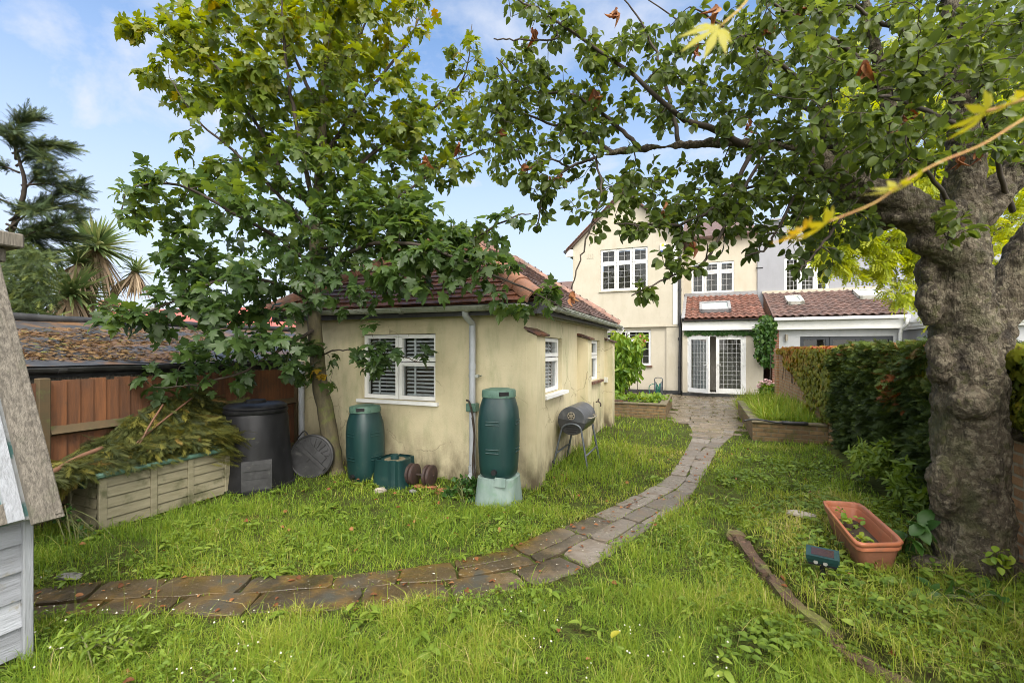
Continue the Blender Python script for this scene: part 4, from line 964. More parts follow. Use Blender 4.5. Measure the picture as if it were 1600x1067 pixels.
m = MB(); m.tube([P(243, 487, 22), P(243, 463, 22)], .05, 6); m.build("roof_pole", M['bitumen'], rh)
# ------------------------------------------------------------------ low garage behind the fence
gg = thing("garage", (-6.8, 3.5, 0), "low garage with a black felt roof covered in fallen brown needles", "garage")
m = MB()
nx_, ny_ = 26, 60
xs = np.linspace(-5.5, -8.0, nx_); ys = np.linspace(-.5, 8.0, ny_)
Pg = np.array([[(x, y, 1.43 + (-5.5 - x) / 2.5 * .54 + .018 * mnoise.noise((x * 1.5, y * 1.5, 0)) + .012 * (((-5.5 - x) / .42) % 1.0 < .12)) for x in xs] for y in ys])
m.grid(Pg); m.grid(np.array([[(-8.0, y, 1.97), (-10.5, y, 1.45)] for y in (-.5, 8.0)])); gr_ = m.build("roof", M['felt'], gg, smooth=True)
m = MB(); m.tube(smooth_line([(-8, y, 2.0 + .012 * math.sin(y * 3)) for y in np.linspace(-.5, 8, 12)], 40), .055, 8); m.build("ridge_roll", M['bitumen'], gr_, smooth=True)
m = MB(); m.box((-10.4, -.4, 0), (-5.62, 7.9, 1.40)); m.build("wall", M['weathered'], gg)
m = MB(); m.box((-5.615, -.5, 1.33), (-5.59, 8, 1.45)); gutter(m, (-5.5, -.5, 1.43), (-5.5, 4.84, 1.415), .05); m.build("gutter", M['bitumen'], gg)
# ------------------------------------------------------------------ boarded fence
fn = thing("board_fence", (-5.4, 2.8, 0), "orange brown boarded fence with a mossy rail between the garage and the lawn", "fence")
y_ = .3
pn = 0
while y_ < 4.7:
    m = MB(); ye = min(y_ + 1.78, 4.82); yy = y_
    while yy < ye - .02:
        bwid = .118; y1_ = min(yy + bwid, ye); lean = rng.normal(0, .0015)
        top = 1.315 + rng.normal(0, .008)
        m.add([(-5.402 + lean, yy, .05), (-5.384 + lean, y1_ + .006, .05), (-5.384 + lean, y1_ + .006, top), (-5.402 + lean, yy, top), (-5.415, yy, .05), (-5.41, y1_ + .012, .05), (-5.41, y1_ + .012, top), (-5.415, yy, top)], [(0, 1, 2, 3), (3, 2, 6, 7), (1, 5, 6, 2), (0, 3, 7, 4)], rng.random())
        yy += bwid * .86
    p_ = m.build("panel", M['fence'], fn)
    for z in (.86, .22):
        m = MB(); m.add([(-5.386, y_, z - .045), (-5.32, y_, z - .02), (-5.386, y_, z + .045), (-5.386, ye, z - .045), (-5.32, ye, z - .02), (-5.386, ye, z + .045)], [(0, 1, 4, 3), (1, 2, 5, 4), (0, 2, 1), (3, 4, 5)])
        m.build("rail", M['rail'], p_)
    m = MB(); m.box((-5.42, ye + .005, 0), (-5.33, ye + .085, 1.34), bev=.006); m.build("post", M['rail'], fn)
    y_ = ye + .09
m = MB(); m.box((-5.415, .3, 0), (-5.37, 4.7, .14)); m.build("gravel_board", M['rail'], fn)
# ------------------------------------------------------------------ painted playhouse at the left edge
ph = thing("playhouse", (-3.9, .2, 0), "small weatherboarded playhouse with peeling pale paint and a steep roof", "playhouse")
m = MB()
z_ = .03; i = 0
while z_ < .86:
    hb = .155; x0 = -3.25
    m.add([(x0 + .028, -1.2, z_), (x0 + .028, 1.2, z_), (x0 + .006, 1.2, z_ + hb), (x0 + .006, -1.2, z_ + hb), (x0 - .02, -1.2, z_), (x0 - .02, 1.2, z_), (x0 - .02, 1.2, z_ + hb)], [(0, 1, 2, 3), (4, 5, 1, 0), (5, 6, 2, 1)], rng.random()); z_ += hb - .012
m.add([(-3.27, 1.2, 0), (-4.5, 1.2, 0), (-4.5, 1.2, .9), (-3.9, 1.2, 2.1), (-3.27, 1.2, .9)], [(0, 1, 2, 3, 4)])
m.build("wall", M['paint_white'], ph)
m = MB(); m.box((-3.27, 1.195, .0), (-3.205, 1.235, .86), bev=.005); m.build("corner_post", M['paint_grey'], ph)
ea, ri = np.array([-3.13, 0, .74]), np.array([-3.84, 0, 2.16])
sv = norm(ri - ea); nv = np.array([sv[2], 0, -sv[0]]); Ls = np.linalg.norm(ri - ea)
m = MB(); c = (ea + ri) / 2 + (0, 0, 0); m.obox(c + (0, .04, 0), sv, (0, 1, 0), nv, Ls / 2, 1.22, .012)
o = m.build("roof", M['peel'], ph)
m = MB(); m.obox(c + nv * .025 + (0, 1.13, 0), sv, (0, 1, 0), nv, Ls / 2, .03, .012); m.build("roof_batten", M['paint_grey'], o)
m = MB(); m.obox(ea + sv * .05 + nv * .022 + (0, .0, 0), sv, (0, 1, 0), nv, .05, 1.1, .01); m.build("eaves_board", M['weathered'], o)
m = MB(); m.obox(c + (0, 1.275, 0) - sv * .02, sv, (0, 1, 0), nv, Ls / 2, .014, .07); m.obox(c + nv * .05 + (0, 1.235, 0) - sv * .02, sv, (0, 1, 0), nv, Ls / 2 + .02, .06, .013); m.build("barge_board", M['weathered'], ph)
q = P(3, 376, 2.66)
m = MB(); m.box(q + (-.2, -.5, -.035), q + (.05, .08, .05), bev=.008); m.box(q + (-.12, -.4, -.12), q + (-.03, .03, -.036), bev=.008); m.build("ridge_beam", M['weathered'], ph)
# ------------------------------------------------------------------ brick boundary wall and planters
bw_ = MB(); bw_.box((1.96, .6, 0), (2.18, 14.2, 1.53)); o = bw_.build("boundary_wall", M['brick_wall'], None, loc=(2.07, 8, 0)); tag(o, "old stock brick boundary wall half covered in turning creeper", "wall")
m = MB(); m.box((1.94, .6, 1.531), (2.2, 14.2, 1.59), bev=.015); m.build("coping", M['stone_cap'], o)
m = MB(); m.box((1.9, 14.2, 0), (2.2, 14.55, 1.6), bev=.01); m.build("pier", M['brick_wall'], o)
pl = thing("brick_planter", (-1.7, 12, 0), "low mossy brick planter with leafy weeds below the house window", "planter")
def ringwall(mb, x0, x1, y0, y1, h, t_, open_back=True):
    mb.box((x0, y0, -.02), (x1, y0 + t_, h)); mb.box((x0, y0 + t_ + .002, -.02), (x0 + t_, y1, h)); mb.box((x1 - t_, y0 + t_ + .002, -.02), (x1, y1, h))
m = MB(); ringwall(m, -2.75, -.74, 10.9, 13.4, .30, .11); m.build("brickwork", M['brick_planter'], pl)
m = MB(); ringwall(m, -2.77, -.72, 10.88, 13.42, .0, .15)
m = MB(); m.box((-2.77, 10.88, .302), (-.72, 11.03, .345), bev=.01); m.box((-.89, 11.035, .302), (-.72, 13.4, .345), bev=.01); m.build("coping", M['stone_cap'], pl)
m = MB(); m.box((-2.64, 11.0, 0), (-.85, 13.4, .28)); m.build("soil", M['soil'], pl)
q = G(935, 633, .35); m = MB(); m.box((-2.25, 10.92, .35), (-1.7, 11.1, .375), rz=.03); m.box((-2.15, 11.12, .35), (-1.75, 11.28, .372), rz=-.05); m.box((-2.2, 10.95, .376), (-1.9, 11.1, .40), rz=.1)
tag(m.build("roof_tiles", M['clay'], None, loc=(-2.0, 11, .35)), "few loose red clay tiles lying on the planter corner", "tiles")
p2_ = thing("raised_bed", (1.4, 11, 0), "low brick raised bed overgrown with long grass in front of the boundary wall", "raised bed")
m = MB(); ringwall(m, .84, 1.955, 9.0, 12.4, .30, .11); m.build("brickwork", M['brick_planter'], p2_)
m = MB(); m.box((.82, 8.98, .302), (1.955, 9.13, .345), bev=.01); m.box((.82, 9.135, .302), (.98, 12.4, .345), bev=.01); m.build("coping", M['stone_cap'], p2_)
m = MB(); m.box((.95, 9.1, 0), (1.955, 12.4, .29)); m.build("soil", M['soil'], p2_)
# log edging along the raised ground
lg = MB()
yy_ = 1.9
while yy_ < 4.25:
    ye = min(yy_ + rng.uniform(.35, .7), 4.28); n_ = 16
    Yl = np.linspace(yy_, ye - .015, n_); off = rng.normal(0, .018); zt_ = .085 + rng.normal(0, .014)
    rows = []
    for j, y in enumerate(Yl):
        x = border_x(y) - .015 + off; e_ = .55 if j in (0, n_ - 1) else 1.0; row = []
        for t_ in np.linspace(0, 2 * math.pi, 19)[:-1]:
            k = (abs(math.cos(t_)) ** 5 + abs(math.sin(t_)) ** 5) ** -.2
            q = Vector((x * 9 + 3 * math.cos(t_), y * 11, 4 * math.sin(t_)))
            r_ = (1 + .30 * mnoise.noise(q) + .16 * mnoise.noise(q * 2.7)) * k * (.8 + .2 * e_)
            row.append((x + .045 * r_ * math.cos(t_), y, zt_ - .06 + .062 * r_ * math.sin(t_) + .02 * mnoise.noise(Vector((y * 3, 0, 9)))))
        row.append(row[0]); rows.append(row)
    rows = np.array(rows); c0, c1 = rows[:1].mean(1, keepdims=True).repeat(19, 1), rows[-1:].mean(1, keepdims=True).repeat(19, 1)
    lg.grid(np.concatenate([c0, rows, c1])); yy_ = ye
o = lg.build("log_edging", M['log'], None, loc=(.6, 3.2, 0)); tag(o, "rotten mossy logs laid end to end as an edge between lawn and raised ground", "log edging")
# ------------------------------------------------------------------ objects in the garden
# storage box
sb = thing("storage_box", (-5.1, 2.85, 0), "weathered beige plastic storage box with a green lid under cut conifer branches", "storage box")
bx0, bx1, by0, by1, bz = -5.33, -4.83, 2.28, 3.46, .47
m = MB(); m.box((bx0 + .02, by0 + .022, .02), (bx1 - .022, by1 - .022, bz))
npk = 5; ph_ = bz / npk
for side in ('front', 'end', 'far'):
    secs = [(by0 + .06, by0 + .40), (by0 + .46, by0 + .74), (by0 + .80, by1 - .05)] if side == 'front' else [(bx0 + .05, bx1 - .06)]
    for (a_, b_) in secs:
        for k in range(npk):
            z0, z1 = k * ph_ + .011, (k + 1) * ph_ - .002
            if side == 'front': m.add([(bx1 - .003, a_, z0), (bx1 - .003, b_, z0), (bx1 - .013, b_, z1), (bx1 - .013, a_, z1), (bx1 - .024, a_, z0), (bx1 - .024, b_, z0)], [(0, 1, 2, 3), (4, 5, 1, 0)])
            else:
                y = by0 if side == 'end' else by1; s_ = 1 if side == 'end' else -1
                m.add([(a_, y + s_ * .003, z0), (b_, y + s_ * .003, z0), (b_, y + s_ * .013, z1), (a_, y + s_ * .013, z1), (a_, y + s_ * .024, z0), (b_, y + s_ * .024, z0)], [(0, 1, 2, 3), (4, 5, 1, 0)])
for y in (by0 - .002, by0 + .40, by0 + .74, by1 - .05): m.box((bx1 - .03, y, 0), (bx1 + .008, y + .058, bz), bev=.006)
for y in (by0 - .004,): m.box((bx0, y, 0), (bx0 + .05, y + .05, bz), bev=.006); 
m.build("body", M['boxwood'], sb)
m = MB(); m.box((bx0 - .02, by0 - .04, bz + .002), (bx1 + .035, by1 + .03, bz + .05), bev=.015); m.box((bx0 + .05, by0 + .05, bz + .051), (bx1 - .05, by1 - .05, bz + .075), bev=.012); ld = m.build("lid", M['lid_green'], sb)
m = MB(); m.box((bx0 + .17, by0 - .05, bz - .10), (bx0 + .33, by0 - .002, bz - .005), bev=.012); m.build("handle", M['dark_green'], sb)
# compost bin
cb_ = thing("compost_bin", (-4.87, 3.82, 0), "tall black conical compost bin with a ribbed lid beside the storage box", "compost bin")
m = MB(); m.lathe([(.42, 0), (.42, .03), (.385, .04), (.365, .2), (.345, .5), (.325, .82), (.31, .86)], (-4.87, 3.82, 0), 40, sq=2.4); m.build("body", M['black_plastic'], cb_, smooth=True, auto=40)
m = MB(); m.lathe([(.335, .855), (.345, .87), (.345, .895), (.325, .905), (.335, .915), (.335, .93), (.30, .955), (.12, .97), (.10, 1.0), (.001, 1.005)], (-4.87, 3.82, 0), 40); m.build("lid", M['black_plastic'], cb_, smooth=True, auto=35)
fdir = norm(np.array([.80, -.6, 0])); sdir_ = np.array([.6, .8, 0])
m = MB(); c = np.array([-4.87, 3.82, .19]) + fdir * .375; tl = norm(np.array([0, 0, 1]) - fdir * .07)
m.obox(c, sdir_, tl, fdir, .15, .165, .02)
for k in range(3): m.obox(c + fdir * .02 + np.array([0, 0, -.09 + k * .09]), sdir_, tl, fdir, .13, .03, .006)
m.build("hatch", M['black_worn'], cb_)
m = MB(); c = np.array([-4.87, 3.82, .5]) + fdir * .34 + sdir_ * .2; m.bar(c, c + (0, 0, .25), .02, .03); m.build("lid_strap", M['black_plastic'], cb_)
# black bin lying on its side
lc = P(487, 713, 5.72); ax_ = norm(np.array([.42, -.88, .16]))
lb = thing("black_bin", (lc[0], lc[1], 0), "round black bin lying on its side with its slatted lid facing the lawn", "bin")
bxv = norm(np.cross(ax_, (0, 0, 1))); byv = np.cross(bxv, ax_)
def lath(prof, n=36):
    mb = MB(); an = np.linspace(0, 2 * math.pi, n, endpoint=False)
    V = np.array([[lc + ax_ * z + bxv * r * math.cos(t_) + byv * r * math.sin(t_) for t_ in an] for r, z in prof]); V = np.concatenate([V, V[:, :1]], 1)
    return mb.grid(V)
lath([(.21, -.52), (.225, -.5), (.25, -.05), (.255, 0)]).build("body", M['black_plastic'], lb, smooth=True, auto=40)
m = lath([(.272, -.04), (.278, -.01), (.272, .02), (.255, .03), (.245, .022), (.05, .03), (.001, .032)])
for k in range(9):
    t_ = RAD(10 + k * 18 + 20); d_ = bxv * math.cos(t_) + byv * math.sin(t_); m.bar(lc + d_ * .12 + ax_ * .032, lc + d_ * .225 + ax_ * .032, .022, .016, up=ax_)
d_ = norm(bxv * .75 + byv * .65); e_ = np.cross(ax_, d_)
m.obox(lc + ax_ * .035, d_, e_, ax_, .235, .022, .012); m.obox(lc + ax_ * .03 - e_ * .07, d_, e_, ax_, .16, .045, .008); m.obox(lc + ax_ * .034 - e_ * .02, e_, d_, ax_, .09, .012, .009)
m.build("lid", M['black_worn'], lb, smooth=True, auto=30)
m = MB(); c = lc + byv * .26 - ax_ * .12; m.tube(smooth_line([c - bxv * -.1, c + byv * .05 + bxv * .16, c - byv * .04 + bxv * .24], 12), .008, 6); m.build("handle", M['black_plastic'], lb)
# water butts
def butt_parts(t):
    m = MB(); m.lathe([(.001, 0), (.165, .0), (.185, .03), (.195, .12), (.208, .35), (.207, .58), (.195, .70), (.170, .79), (.158, .83)], (0, 0, 0), 40, sq=2.9)
    for fc, sd_ in (((0, -1, 0), (1, 0, 0)), ((1, 0, 0), (0, 1, 0))):
        fc = np.array(fc, float); sd_ = np.array(sd_, float)
        for z in (.30, .265, .55, .585): m.tube([fc * .203 + sd_ * -.07 + (0, 0, z), fc * .207 + (0, 0, z), fc * .203 + sd_ * .07 + (0, 0, z)], .007, 6)
    m.build("body", M['dark_green'], t, smooth=True, auto=50)
    m = MB(); m.lathe([(.165, .822), (.172, .825), (.172, .885), (.165, .9), (.10, .915), (.001, .918)], (0, 0, 0), 36, sq=2.6); l_ = m.build("lid", M['lid_green'], t, smooth=True, auto=40)
    m = MB(); m.obox((.10, -.135, .868), norm(np.array([.75, .66, 0])), (0, 0, 1), norm(np.array([.66, -.75, 0])), .05, .02, .02); m.build("lid_hatch", M['black_plastic'], l_)
    m = MB(); m.tube([(0.02, -.185, .075), (.02, -.222, .075)], .028, 10); m.build("tap_socket", M['black_plastic'], t)
b1 = P(782, 750, 4.6); bp1 = np.array([-1.96, 4.36])
OFFZ = .27
wb = thing("water_butt", (0, 0, 0), "dark green water butt raised on a bleached stand by the wall corner", "water butt", None)
butt_parts(wb)
q = P(568, 750, 5.5); 
wb2 = dup(wb); wb2.location = (-3.80, 4.48, .0); wb2.rotation_euler = (0, RAD(-1.5), RAD(-14)); wb2["label"] = "dark green water butt standing on the ground below the wide window"
wb.location = (-1.975, 4.40, OFFZ); wb.rotation_euler = (0, 0, RAD(4))
OFF[wb2.name] = np.array([0, 0, 0.])
m = MB(); m.tube(smooth_line([(-.16, .06, .85), (-.22, .06, .82), (-.25, .04, .6), (-.235, .04, .35), (-.225, .04, .2)], 14), .016, 7); m.build("overflow_hose", M['black_plastic'], wb2, smooth=True)
m = MB(); m.tube(smooth_line([(-.12, .16, .88), (-.2, .2, .86), (-.21, .2, .7), (-.19, .19, .6)], 14), .014, 7); m.build("inlet_hose", M['black_plastic'], wb, smooth=True)
st = thing("water_butt_stand", (-1.975, 4.40, 0), "bleached pale green plastic stand carrying the corner water butt", "stand")
m = MB(); m.lathe([(.238, -.02), (.232, .01), (.205, .265), (.19, .27), (.001, .268)], (-1.975, 4.40, 0), 36, sq=3.2, rz=RAD(4)); m.build("body", M['pale_green'], st, smooth=True, auto=40)
m = MB(); m.obox((-1.975 + .11, 4.40 - .215, .255), (1, 0, 0), norm(np.array([0, .1, 1])), (0, -1, 0), .06, .045, .006); m.build("bracket", M['pale_green'], st)
q = G(607, 760)
st2 = thing("water_butt_stand", (q[0], q[1] + .1, 0), "empty dark green plastic stand with a knob on top next to the dumbbell", "stand"); o_ = np.array([q[0], q[1] + .12, 0])
m = MB()
an = np.linspace(0, 2 * math.pi, 48, endpoint=False)
def rr_(t_): 
    k = (abs(math.cos(t_)) ** 4 + abs(math.sin(t_)) ** 4) ** -.25
    return k * (1 - .16 * (math.cos(4 * (t_ - RAD(30))) > .55))
rows = []
for (r, z) in ((.215, 0), (.21, .02), (.19, .27), (.19, .31), (.175, .315)): rows.append([o_ + (r * rr_(t_) * math.cos(t_), r * rr_(t_) * math.sin(t_), z) for t_ in an] )
Pg = np.array(rows); Pg = np.concatenate([Pg, Pg[:, :1]], 1); m.grid(Pg); m.add(np.vstack([Pg[-1][:-1] - (0, 0, .02), [o_ + (0, 0, .285)]]), [(i, (i + 1) % 48, 48) for i in range(48)])
m.build("body", M['dark_green'], st2, smooth=True, auto=30)
m = MB(); m.lathe([(.05, .28), (.05, .345), (.03, .355), (.001, .355)], o_, 16); m.build("knob", M['dark_green'], st2, smooth=True, auto=40)
m = MB(); m.lathe([(.13, .287), (.12, .296), (.001, .296)], o_, 20); m.build("puddled_dirt", M['stone_cap'], st2)
# dumbbell
d0, d1 = P(645, 742, 5.35), P(671, 741, 5.28)
db = thing("dumbbell", ((d0[0] + d1[0]) / 2, d0[1], 0), "rusty iron dumbbell lying against the wall foot", "dumbbell")
ax = norm(d1 - d0); ax[2] = 0
d0[2] = d1[2] = .13
m = MB(); m.tube([d0 - ax * .10, d1 + ax * .06], .014, 10); m.build("bar", M['iron'], db)
def disc(c, a_, r, h, n=24):
    mb = MB(); x = norm(np.cross(a_, (0, 0, 1))); y = np.cross(x, a_); an = np.linspace(0, 2 * math.pi, n)
    pr = [(.001, -h), (r * .5, -h), (r * .6, -h * .8), (r * .85, -h), (r, -h * .6), (r, h * .6), (r * .85, h), (r * .6, h * .8), (r * .5, h), (.001, h)]
    return mb.grid(np.array([[c + a_ * z + x * k * math.cos(t_) + y * k * math.sin(t_) for t_ in an] for k, z in pr]))
for c in (d0, d1):
    for k in (-1, 1): disc(c + ax * .026 * k, ax, .125, .024).build("plate", M['iron'], db, smooth=True, auto=50)
# barrel barbecue
bq = thing("barrel_barbecue", (-1.6, 6.2, 0), "black and grey barrel barbecue on tubular legs by the outbuilding wall", "barbecue")
bc = np.array([-1.59, 0, .64]); y0, y1, R_ = 5.9, 6.52, .19
def half(a0, a1, ext=0):
    an = np.linspace(RAD(a0), RAD(a1), 20); mb = MB()
    ring = lambda y, r: [(bc[0] + r * math.cos(t_), y, bc[2] + r * math.sin(t_)) for t_ in an]
    mb.grid(np.array([ring(y0 - ext, .001), ring(y0 - ext, R_ - .006), ring(y0 - ext + .006, R_), ring(y1 + ext - .006, R_), ring(y1 + ext, R_ - .006), ring(y1 + ext, .001)])); return mb
half(-8, 172, .004).build("lid", M['bbq_lid'], bq, smooth=True, auto=35)
half(172, 352).build("body", M['bbq'], bq, smooth=True, auto=35)
vc = np.array([bc[0] - .0, y0 - .012, bc[2] + .07])
m = MB(); m.tube([vc, vc - (0, .006, 0)], .052, 20); vo = m.build("air_vent", M['steel'], bq)
m = MB()
for k in range(6): t_ = k * math.pi / 3; q = vc + (.032 * math.cos(t_), -.0065, .032 * math.sin(t_)); m.tube([q, q - (0, .003, 0)], .011, 8)
m.build("vent_holes", M['dark'], vo)
m = MB()
for k in range(3): m.box((bc[0] - .08 + .01 * k, y0 - .003, bc[2] - .09 - k * .03), (bc[0] + .08 - .01 * k, y0 - .001, bc[2] - .08 - k * .03))
m.build("air_slots", M['dark'], bq)
for y in (y0 - .02, y1 + .02):
    m = MB(); sp = .02 if y < 6 else -.0
    m.tube(smooth_line([(bc[0] - .24, y - sp * 3, .0), (bc[0] - .15, y, .45), (bc[0] - .11, y, .56), (bc[0] - .03, y, .60), (bc[0] + .05, y, .60), (bc[0] + .12, y, .56), (bc[0] + .15, y, .45), (bc[0] + .24, y - sp * 3, .0)], 40), .014, 8); m.build("leg_frame", M['leg_grey'], bq, smooth=True)
for sx in (-1, 1):
    m = MB(); m.tube([(bc[0] + sx * .205, y0 - .03, .2), (bc[0] + sx * .205, y1 + .02, .2)], .011, 8); m.build("stretcher", M['leg_grey'], bq, smooth=True)
m = MB(); m.tube(smooth_line([(bc[0] + R_ * .96, 6.05, bc[2] + .03), (bc[0] + R_ + .05, 6.08, bc[2] + .03), (bc[0] + R_ + .05, 6.34, bc[2] + .03), (bc[0] + R_ * .96, 6.37, bc[2] + .03)], 20), .011, 8); m.build("handle", M['steel'], bq, smooth=True)
m = MB(); disc(np.array([bc[0] - .25, y0 - .09, .055]), np.array([0, 1., 0]), .055, .02).build("wheel", M['black_plastic'], bq, smooth=True, auto=50)
# terracotta trough
zt = .335
A_, B_, C_, D_ = G(1281, 781, zt + .01), G(1345, 785, zt + .01), G(1419, 849, zt - .01), G(1336, 851, zt - .01)
cc = (A_ + B_ + C_ + D_) / 4
tr = thing("planter_trough", (cc[0], cc[1], .13), "rectangular terracotta plastic trough with a few seedlings standing near the gnarled trunk", "planter")
n_ = 40; an = np.linspace(0, 2 * math.pi, n_, endpoint=False)
kx = (np.abs(np.cos(an)) ** 9 + np.abs(np.sin(an)) ** 9) ** (-1 / 9)
def tring(f, g, z):
    cu = .5 + .5 * kx * np.cos(an) * f; cv = .5 + .5 * kx * np.sin(an) * g
    q = (A_[None] * ((1 - cu) * (1 - cv))[:, None] + D_[None] * (cu * (1 - cv))[:, None] + B_[None] * ((1 - cu) * cv)[:, None] + C_[None] * (cu * cv)[:, None])
    q = q + np.array([0, 0, z]); return np.concatenate([q, q[:1]])
m = MB(); m.grid(np.array([tring(.84, .62, -.215), tring(.86, .64, -.20), tring(.955, .86, -.045)])); m.build("body", M['terracotta_out'], tr, smooth=True, auto=50)
m = MB(); m.grid(np.array([tring(.95, .86, -.055), tring(.975, .92, -.052), tring(.98, .93, -.03), tring(.965, .90, -.026), tring(.99, .96, -.022), tring(1.0, .99, -.004), tring(.99, .965, .004), tring(.95, .87, .004), tring(.93, .82, -.004), tring(.925, .81, -.04)])); m.build("rim", M['terracotta'], tr, smooth=True, auto=60)
m = MB(); m.grid(np.array([tring(.926, .811, -.035), tring(.915, .79, -.04), tring(.905, .77, -.055), tring(.90, .76, -.06), tring(.82, .6, -.19)])); m.build("inner_wall", M['terracotta'], tr, smooth=True, auto=50)
m = MB(); m.grid(np.array([tring(.86, .69, -.125), tring(.4, .3, -.115), tring(.01, .01, -.12)])); m.build("soil", M['soil'], tr, smooth=True)
TR = (A_, B_, C_, D_)
M['slate_lens'] = MAT("clouded_lens", (.22, .22, .20), rough=.3)
# solar animal scarer
sp_ = P(1285, 866, 2.9)
sr = thing("solar_scarer", (sp_[0], sp_[1], .13), "small green solar powered cat scarer on a stake in front of the terracotta trough", "solar device")
tocam = norm((CP - sp_) * (1, 1, 0)); rgt = np.cross((0, 0, 1), tocam) * -1; rgt = norm(rgt)
tn = norm(np.array([0, 0, 1]) + tocam * .17); ty = np.cross(rgt, tn)
m = MB(); m.obox(sp_, rgt, ty, tn, .088, .062, .014); m.obox(sp_ - tn * .024, rgt, ty, tn, .082, .056, .0099); m.build("body", M['dark_green'], sr)
m = MB(); m.obox(sp_ + tn * .0145, rgt, ty, tn, .06, .042, .001); m.build("solar_panel", M['solar'], sr)
m = MB(); m.obox(sp_ - tn * .04 + tocam * .02, rgt, ty, tn, .075, .035, .012); m.build("sensor_housing", M['black_plastic'], sr)
for k in (-.015, .035):
    m = MB(); c = sp_ - tn * .036 + tocam * .055 + rgt * k; m.tube([c, c + tocam * .008], .012, 12); m.build("lens", M['slate_lens'], sr)
m = MB(); m.tube([sp_ - tn * .03, sp_ - (0, 0, sp_[2] - .1)], .014, 8); m.build("stake", M['black_plastic'], sr)
# hose reel by the house
hp = P(1029, 618, 14.6); hp[2] = .30
hr = thing("hose_reel", (hp[0], hp[1], 0), "hose reel with a green hose standing by the house corner", "hose reel")
for sx in (-1, 1):
    m = MB(); an = np.linspace(0, 2 * math.pi, 25)[:-1]
    m.tube([hp + (.09 * sx, .23 * math.cos(t_), .23 * math.sin(t_)) for t_ in an], .02, 6, closed=True)
    for k in range(3): t_ = k * math.pi / 3; m.bar(hp + (.09 * sx, .23 * math.cos(t_), .23 * math.sin(t_)), hp + (.09 * sx, -.23 * math.cos(t_), -.23 * math.sin(t_)), .02, .02)
    m.build("reel_side", M['leg_grey'], hr)
m = MB(); t_ = np.linspace(0, 14 * math.pi, 260); rr = .17 + .03 * np.sin(t_ * .31); m.tube(np.stack([hp[0] + .075 * np.sin(t_ * .27), hp[1] + rr * np.cos(t_), hp[2] + rr * np.sin(t_)], -1), .014, 6); m.tube(smooth_line([hp + (-.1, .0, .2), hp + (-.28, -.05, .1), hp + (-.25, -.1, -.15), hp + (-.1, -.12, -.28)], 16), .014, 6); m.build("hose", M['hose'], hr, smooth=True)
m = MB(); m.tube(smooth_line([hp + (-.12, 0, -.28), hp + (-.12, 0, .2), hp + (-.1, 0, .36), hp + (.1, 0, .36), hp + (.12, 0, .2), hp + (.12, 0, -.28)], 24), .014, 6); m.build("stand", M['leg_grey'], hr, smooth=True)
# black cable / lamp lying on the raised bed corner
m = MB(); pts = [G(1163, 657, .37), G(1180, 655, .38), G(1196, 657, .37), G(1213, 660, .365), G(1228, 660, .365)]
m.tube(smooth_line(pts, 24), .016, 7); m.tube(smooth_line([G(1222, 660, .37), G(1240, 661, .37), G(1262, 662, .365)], 8), .03, 8)
tag(m.build("garden_cable", M['bitumen'], None, loc=pts[0], smooth=True), "black cable with a thick connector lying on the raised bed edge", "cable")
# dead stem on the downpipe
m = MB(); m.tube(smooth_line([(dpx - .05, 4.73, 1.0), (dpx + .0, 4.715, .97), (dpx + .04, 4.72, .8), (dpx + .055, 4.73, .6), (dpx + .05, 4.72, .4), (dpx + .07, 4.72, .1)], 30), [.011] * 30, 6)
m.tube(smooth_line([(dpx + .03, 4.72, .8), (dpx + .065, 4.71, .55), (dpx + .04, 4.71, .3), (dpx + .06, 4.7, .05)], 20), .008, 5)
tag(m.build("dead_vine", M['twig'], None, loc=(dpx, 4.72, 0)), "dry dead vine stem climbing the front downpipe past the rain diverter", "vine")
def rock(name, pos, sx, sy, sz, mat_, label, cat, rz=0, seed=1):
    r_ = np.random.default_rng(seed); th = np.linspace(0, math.pi, 8); fi = np.linspace(0, 2 * math.pi, 13)
    Vg = []
    for t_ in th:
        row = []
        for f in fi[:-1]:
            d_ = np.array([math.sin(t_) * math.cos(f), math.sin(t_) * math.sin(f), math.cos(t_)])
            k = 1 + .35 * mnoise.noise(Vector(d_ * 1.3 + seed * 7.1)); d_ = np.sign(d_) * np.abs(d_) ** .7
            x, y = d_[0] * sx * k, d_[1] * sy * k
            row.append((pos[0] + x * math.cos(rz) - y * math.sin(rz), pos[1] + x * math.sin(rz) + y * math.cos(rz), pos[2] + d_[2] * sz * k))
        row.append(row[0]); Vg.append(row)
    return tag(MB().grid(np.array(Vg)).build(name, mat_, None, loc=pos), label, cat)
M['slate'] = MAT("grey_slate", (.20, .19, .18), (.13, .125, .12), scale=9, rough=.7, bump=.4)
M['concrete'] = MAT("rough_concrete", (.36, .32, .26), (.24, .21, .17), scale=12, rough=.9, bump=.6)
M['brickbit'] = MAT("broken_brick", (.36, .13, .06), (.22, .09, .045), scale=12, rough=.9, bump=.6)
M['brick_dim'] = MAT("dirty_red_stone", (.17, .085, .055), (.10, .06, .04), scale=14, rough=.9, bump=.6)
rock("broken_slate", G(108, 900, .03), .09, .045, .016, M['slate'], "piece of grey slate lying at the path edge below the storage box", "stone", .3, 3)
rock("flat_stone", G(1252, 803, .15), .12, .05, .02, M['concrete'], "flat pale stone in the weeds behind the terracotta trough", "stone", -.2, 5)
rock("stone_block", G(1150, 838, .06), .075, .05, .045, M['log'], "brownish stone block at the far end of the log edging", "stone", .5, 8)
rock("stone_block", G(1163, 852, .05), .045, .035, .035, M['brick_dim'], "small reddish stone between the log edging and the pale block", "stone", .2, 9)
rock("brick_rubble", G(693, 768, .02), .10, .05, .03, M['brickbit'], "orange brick rubble lying between the dumbbell and the downpipe outlet", "rubble", .1, 12)
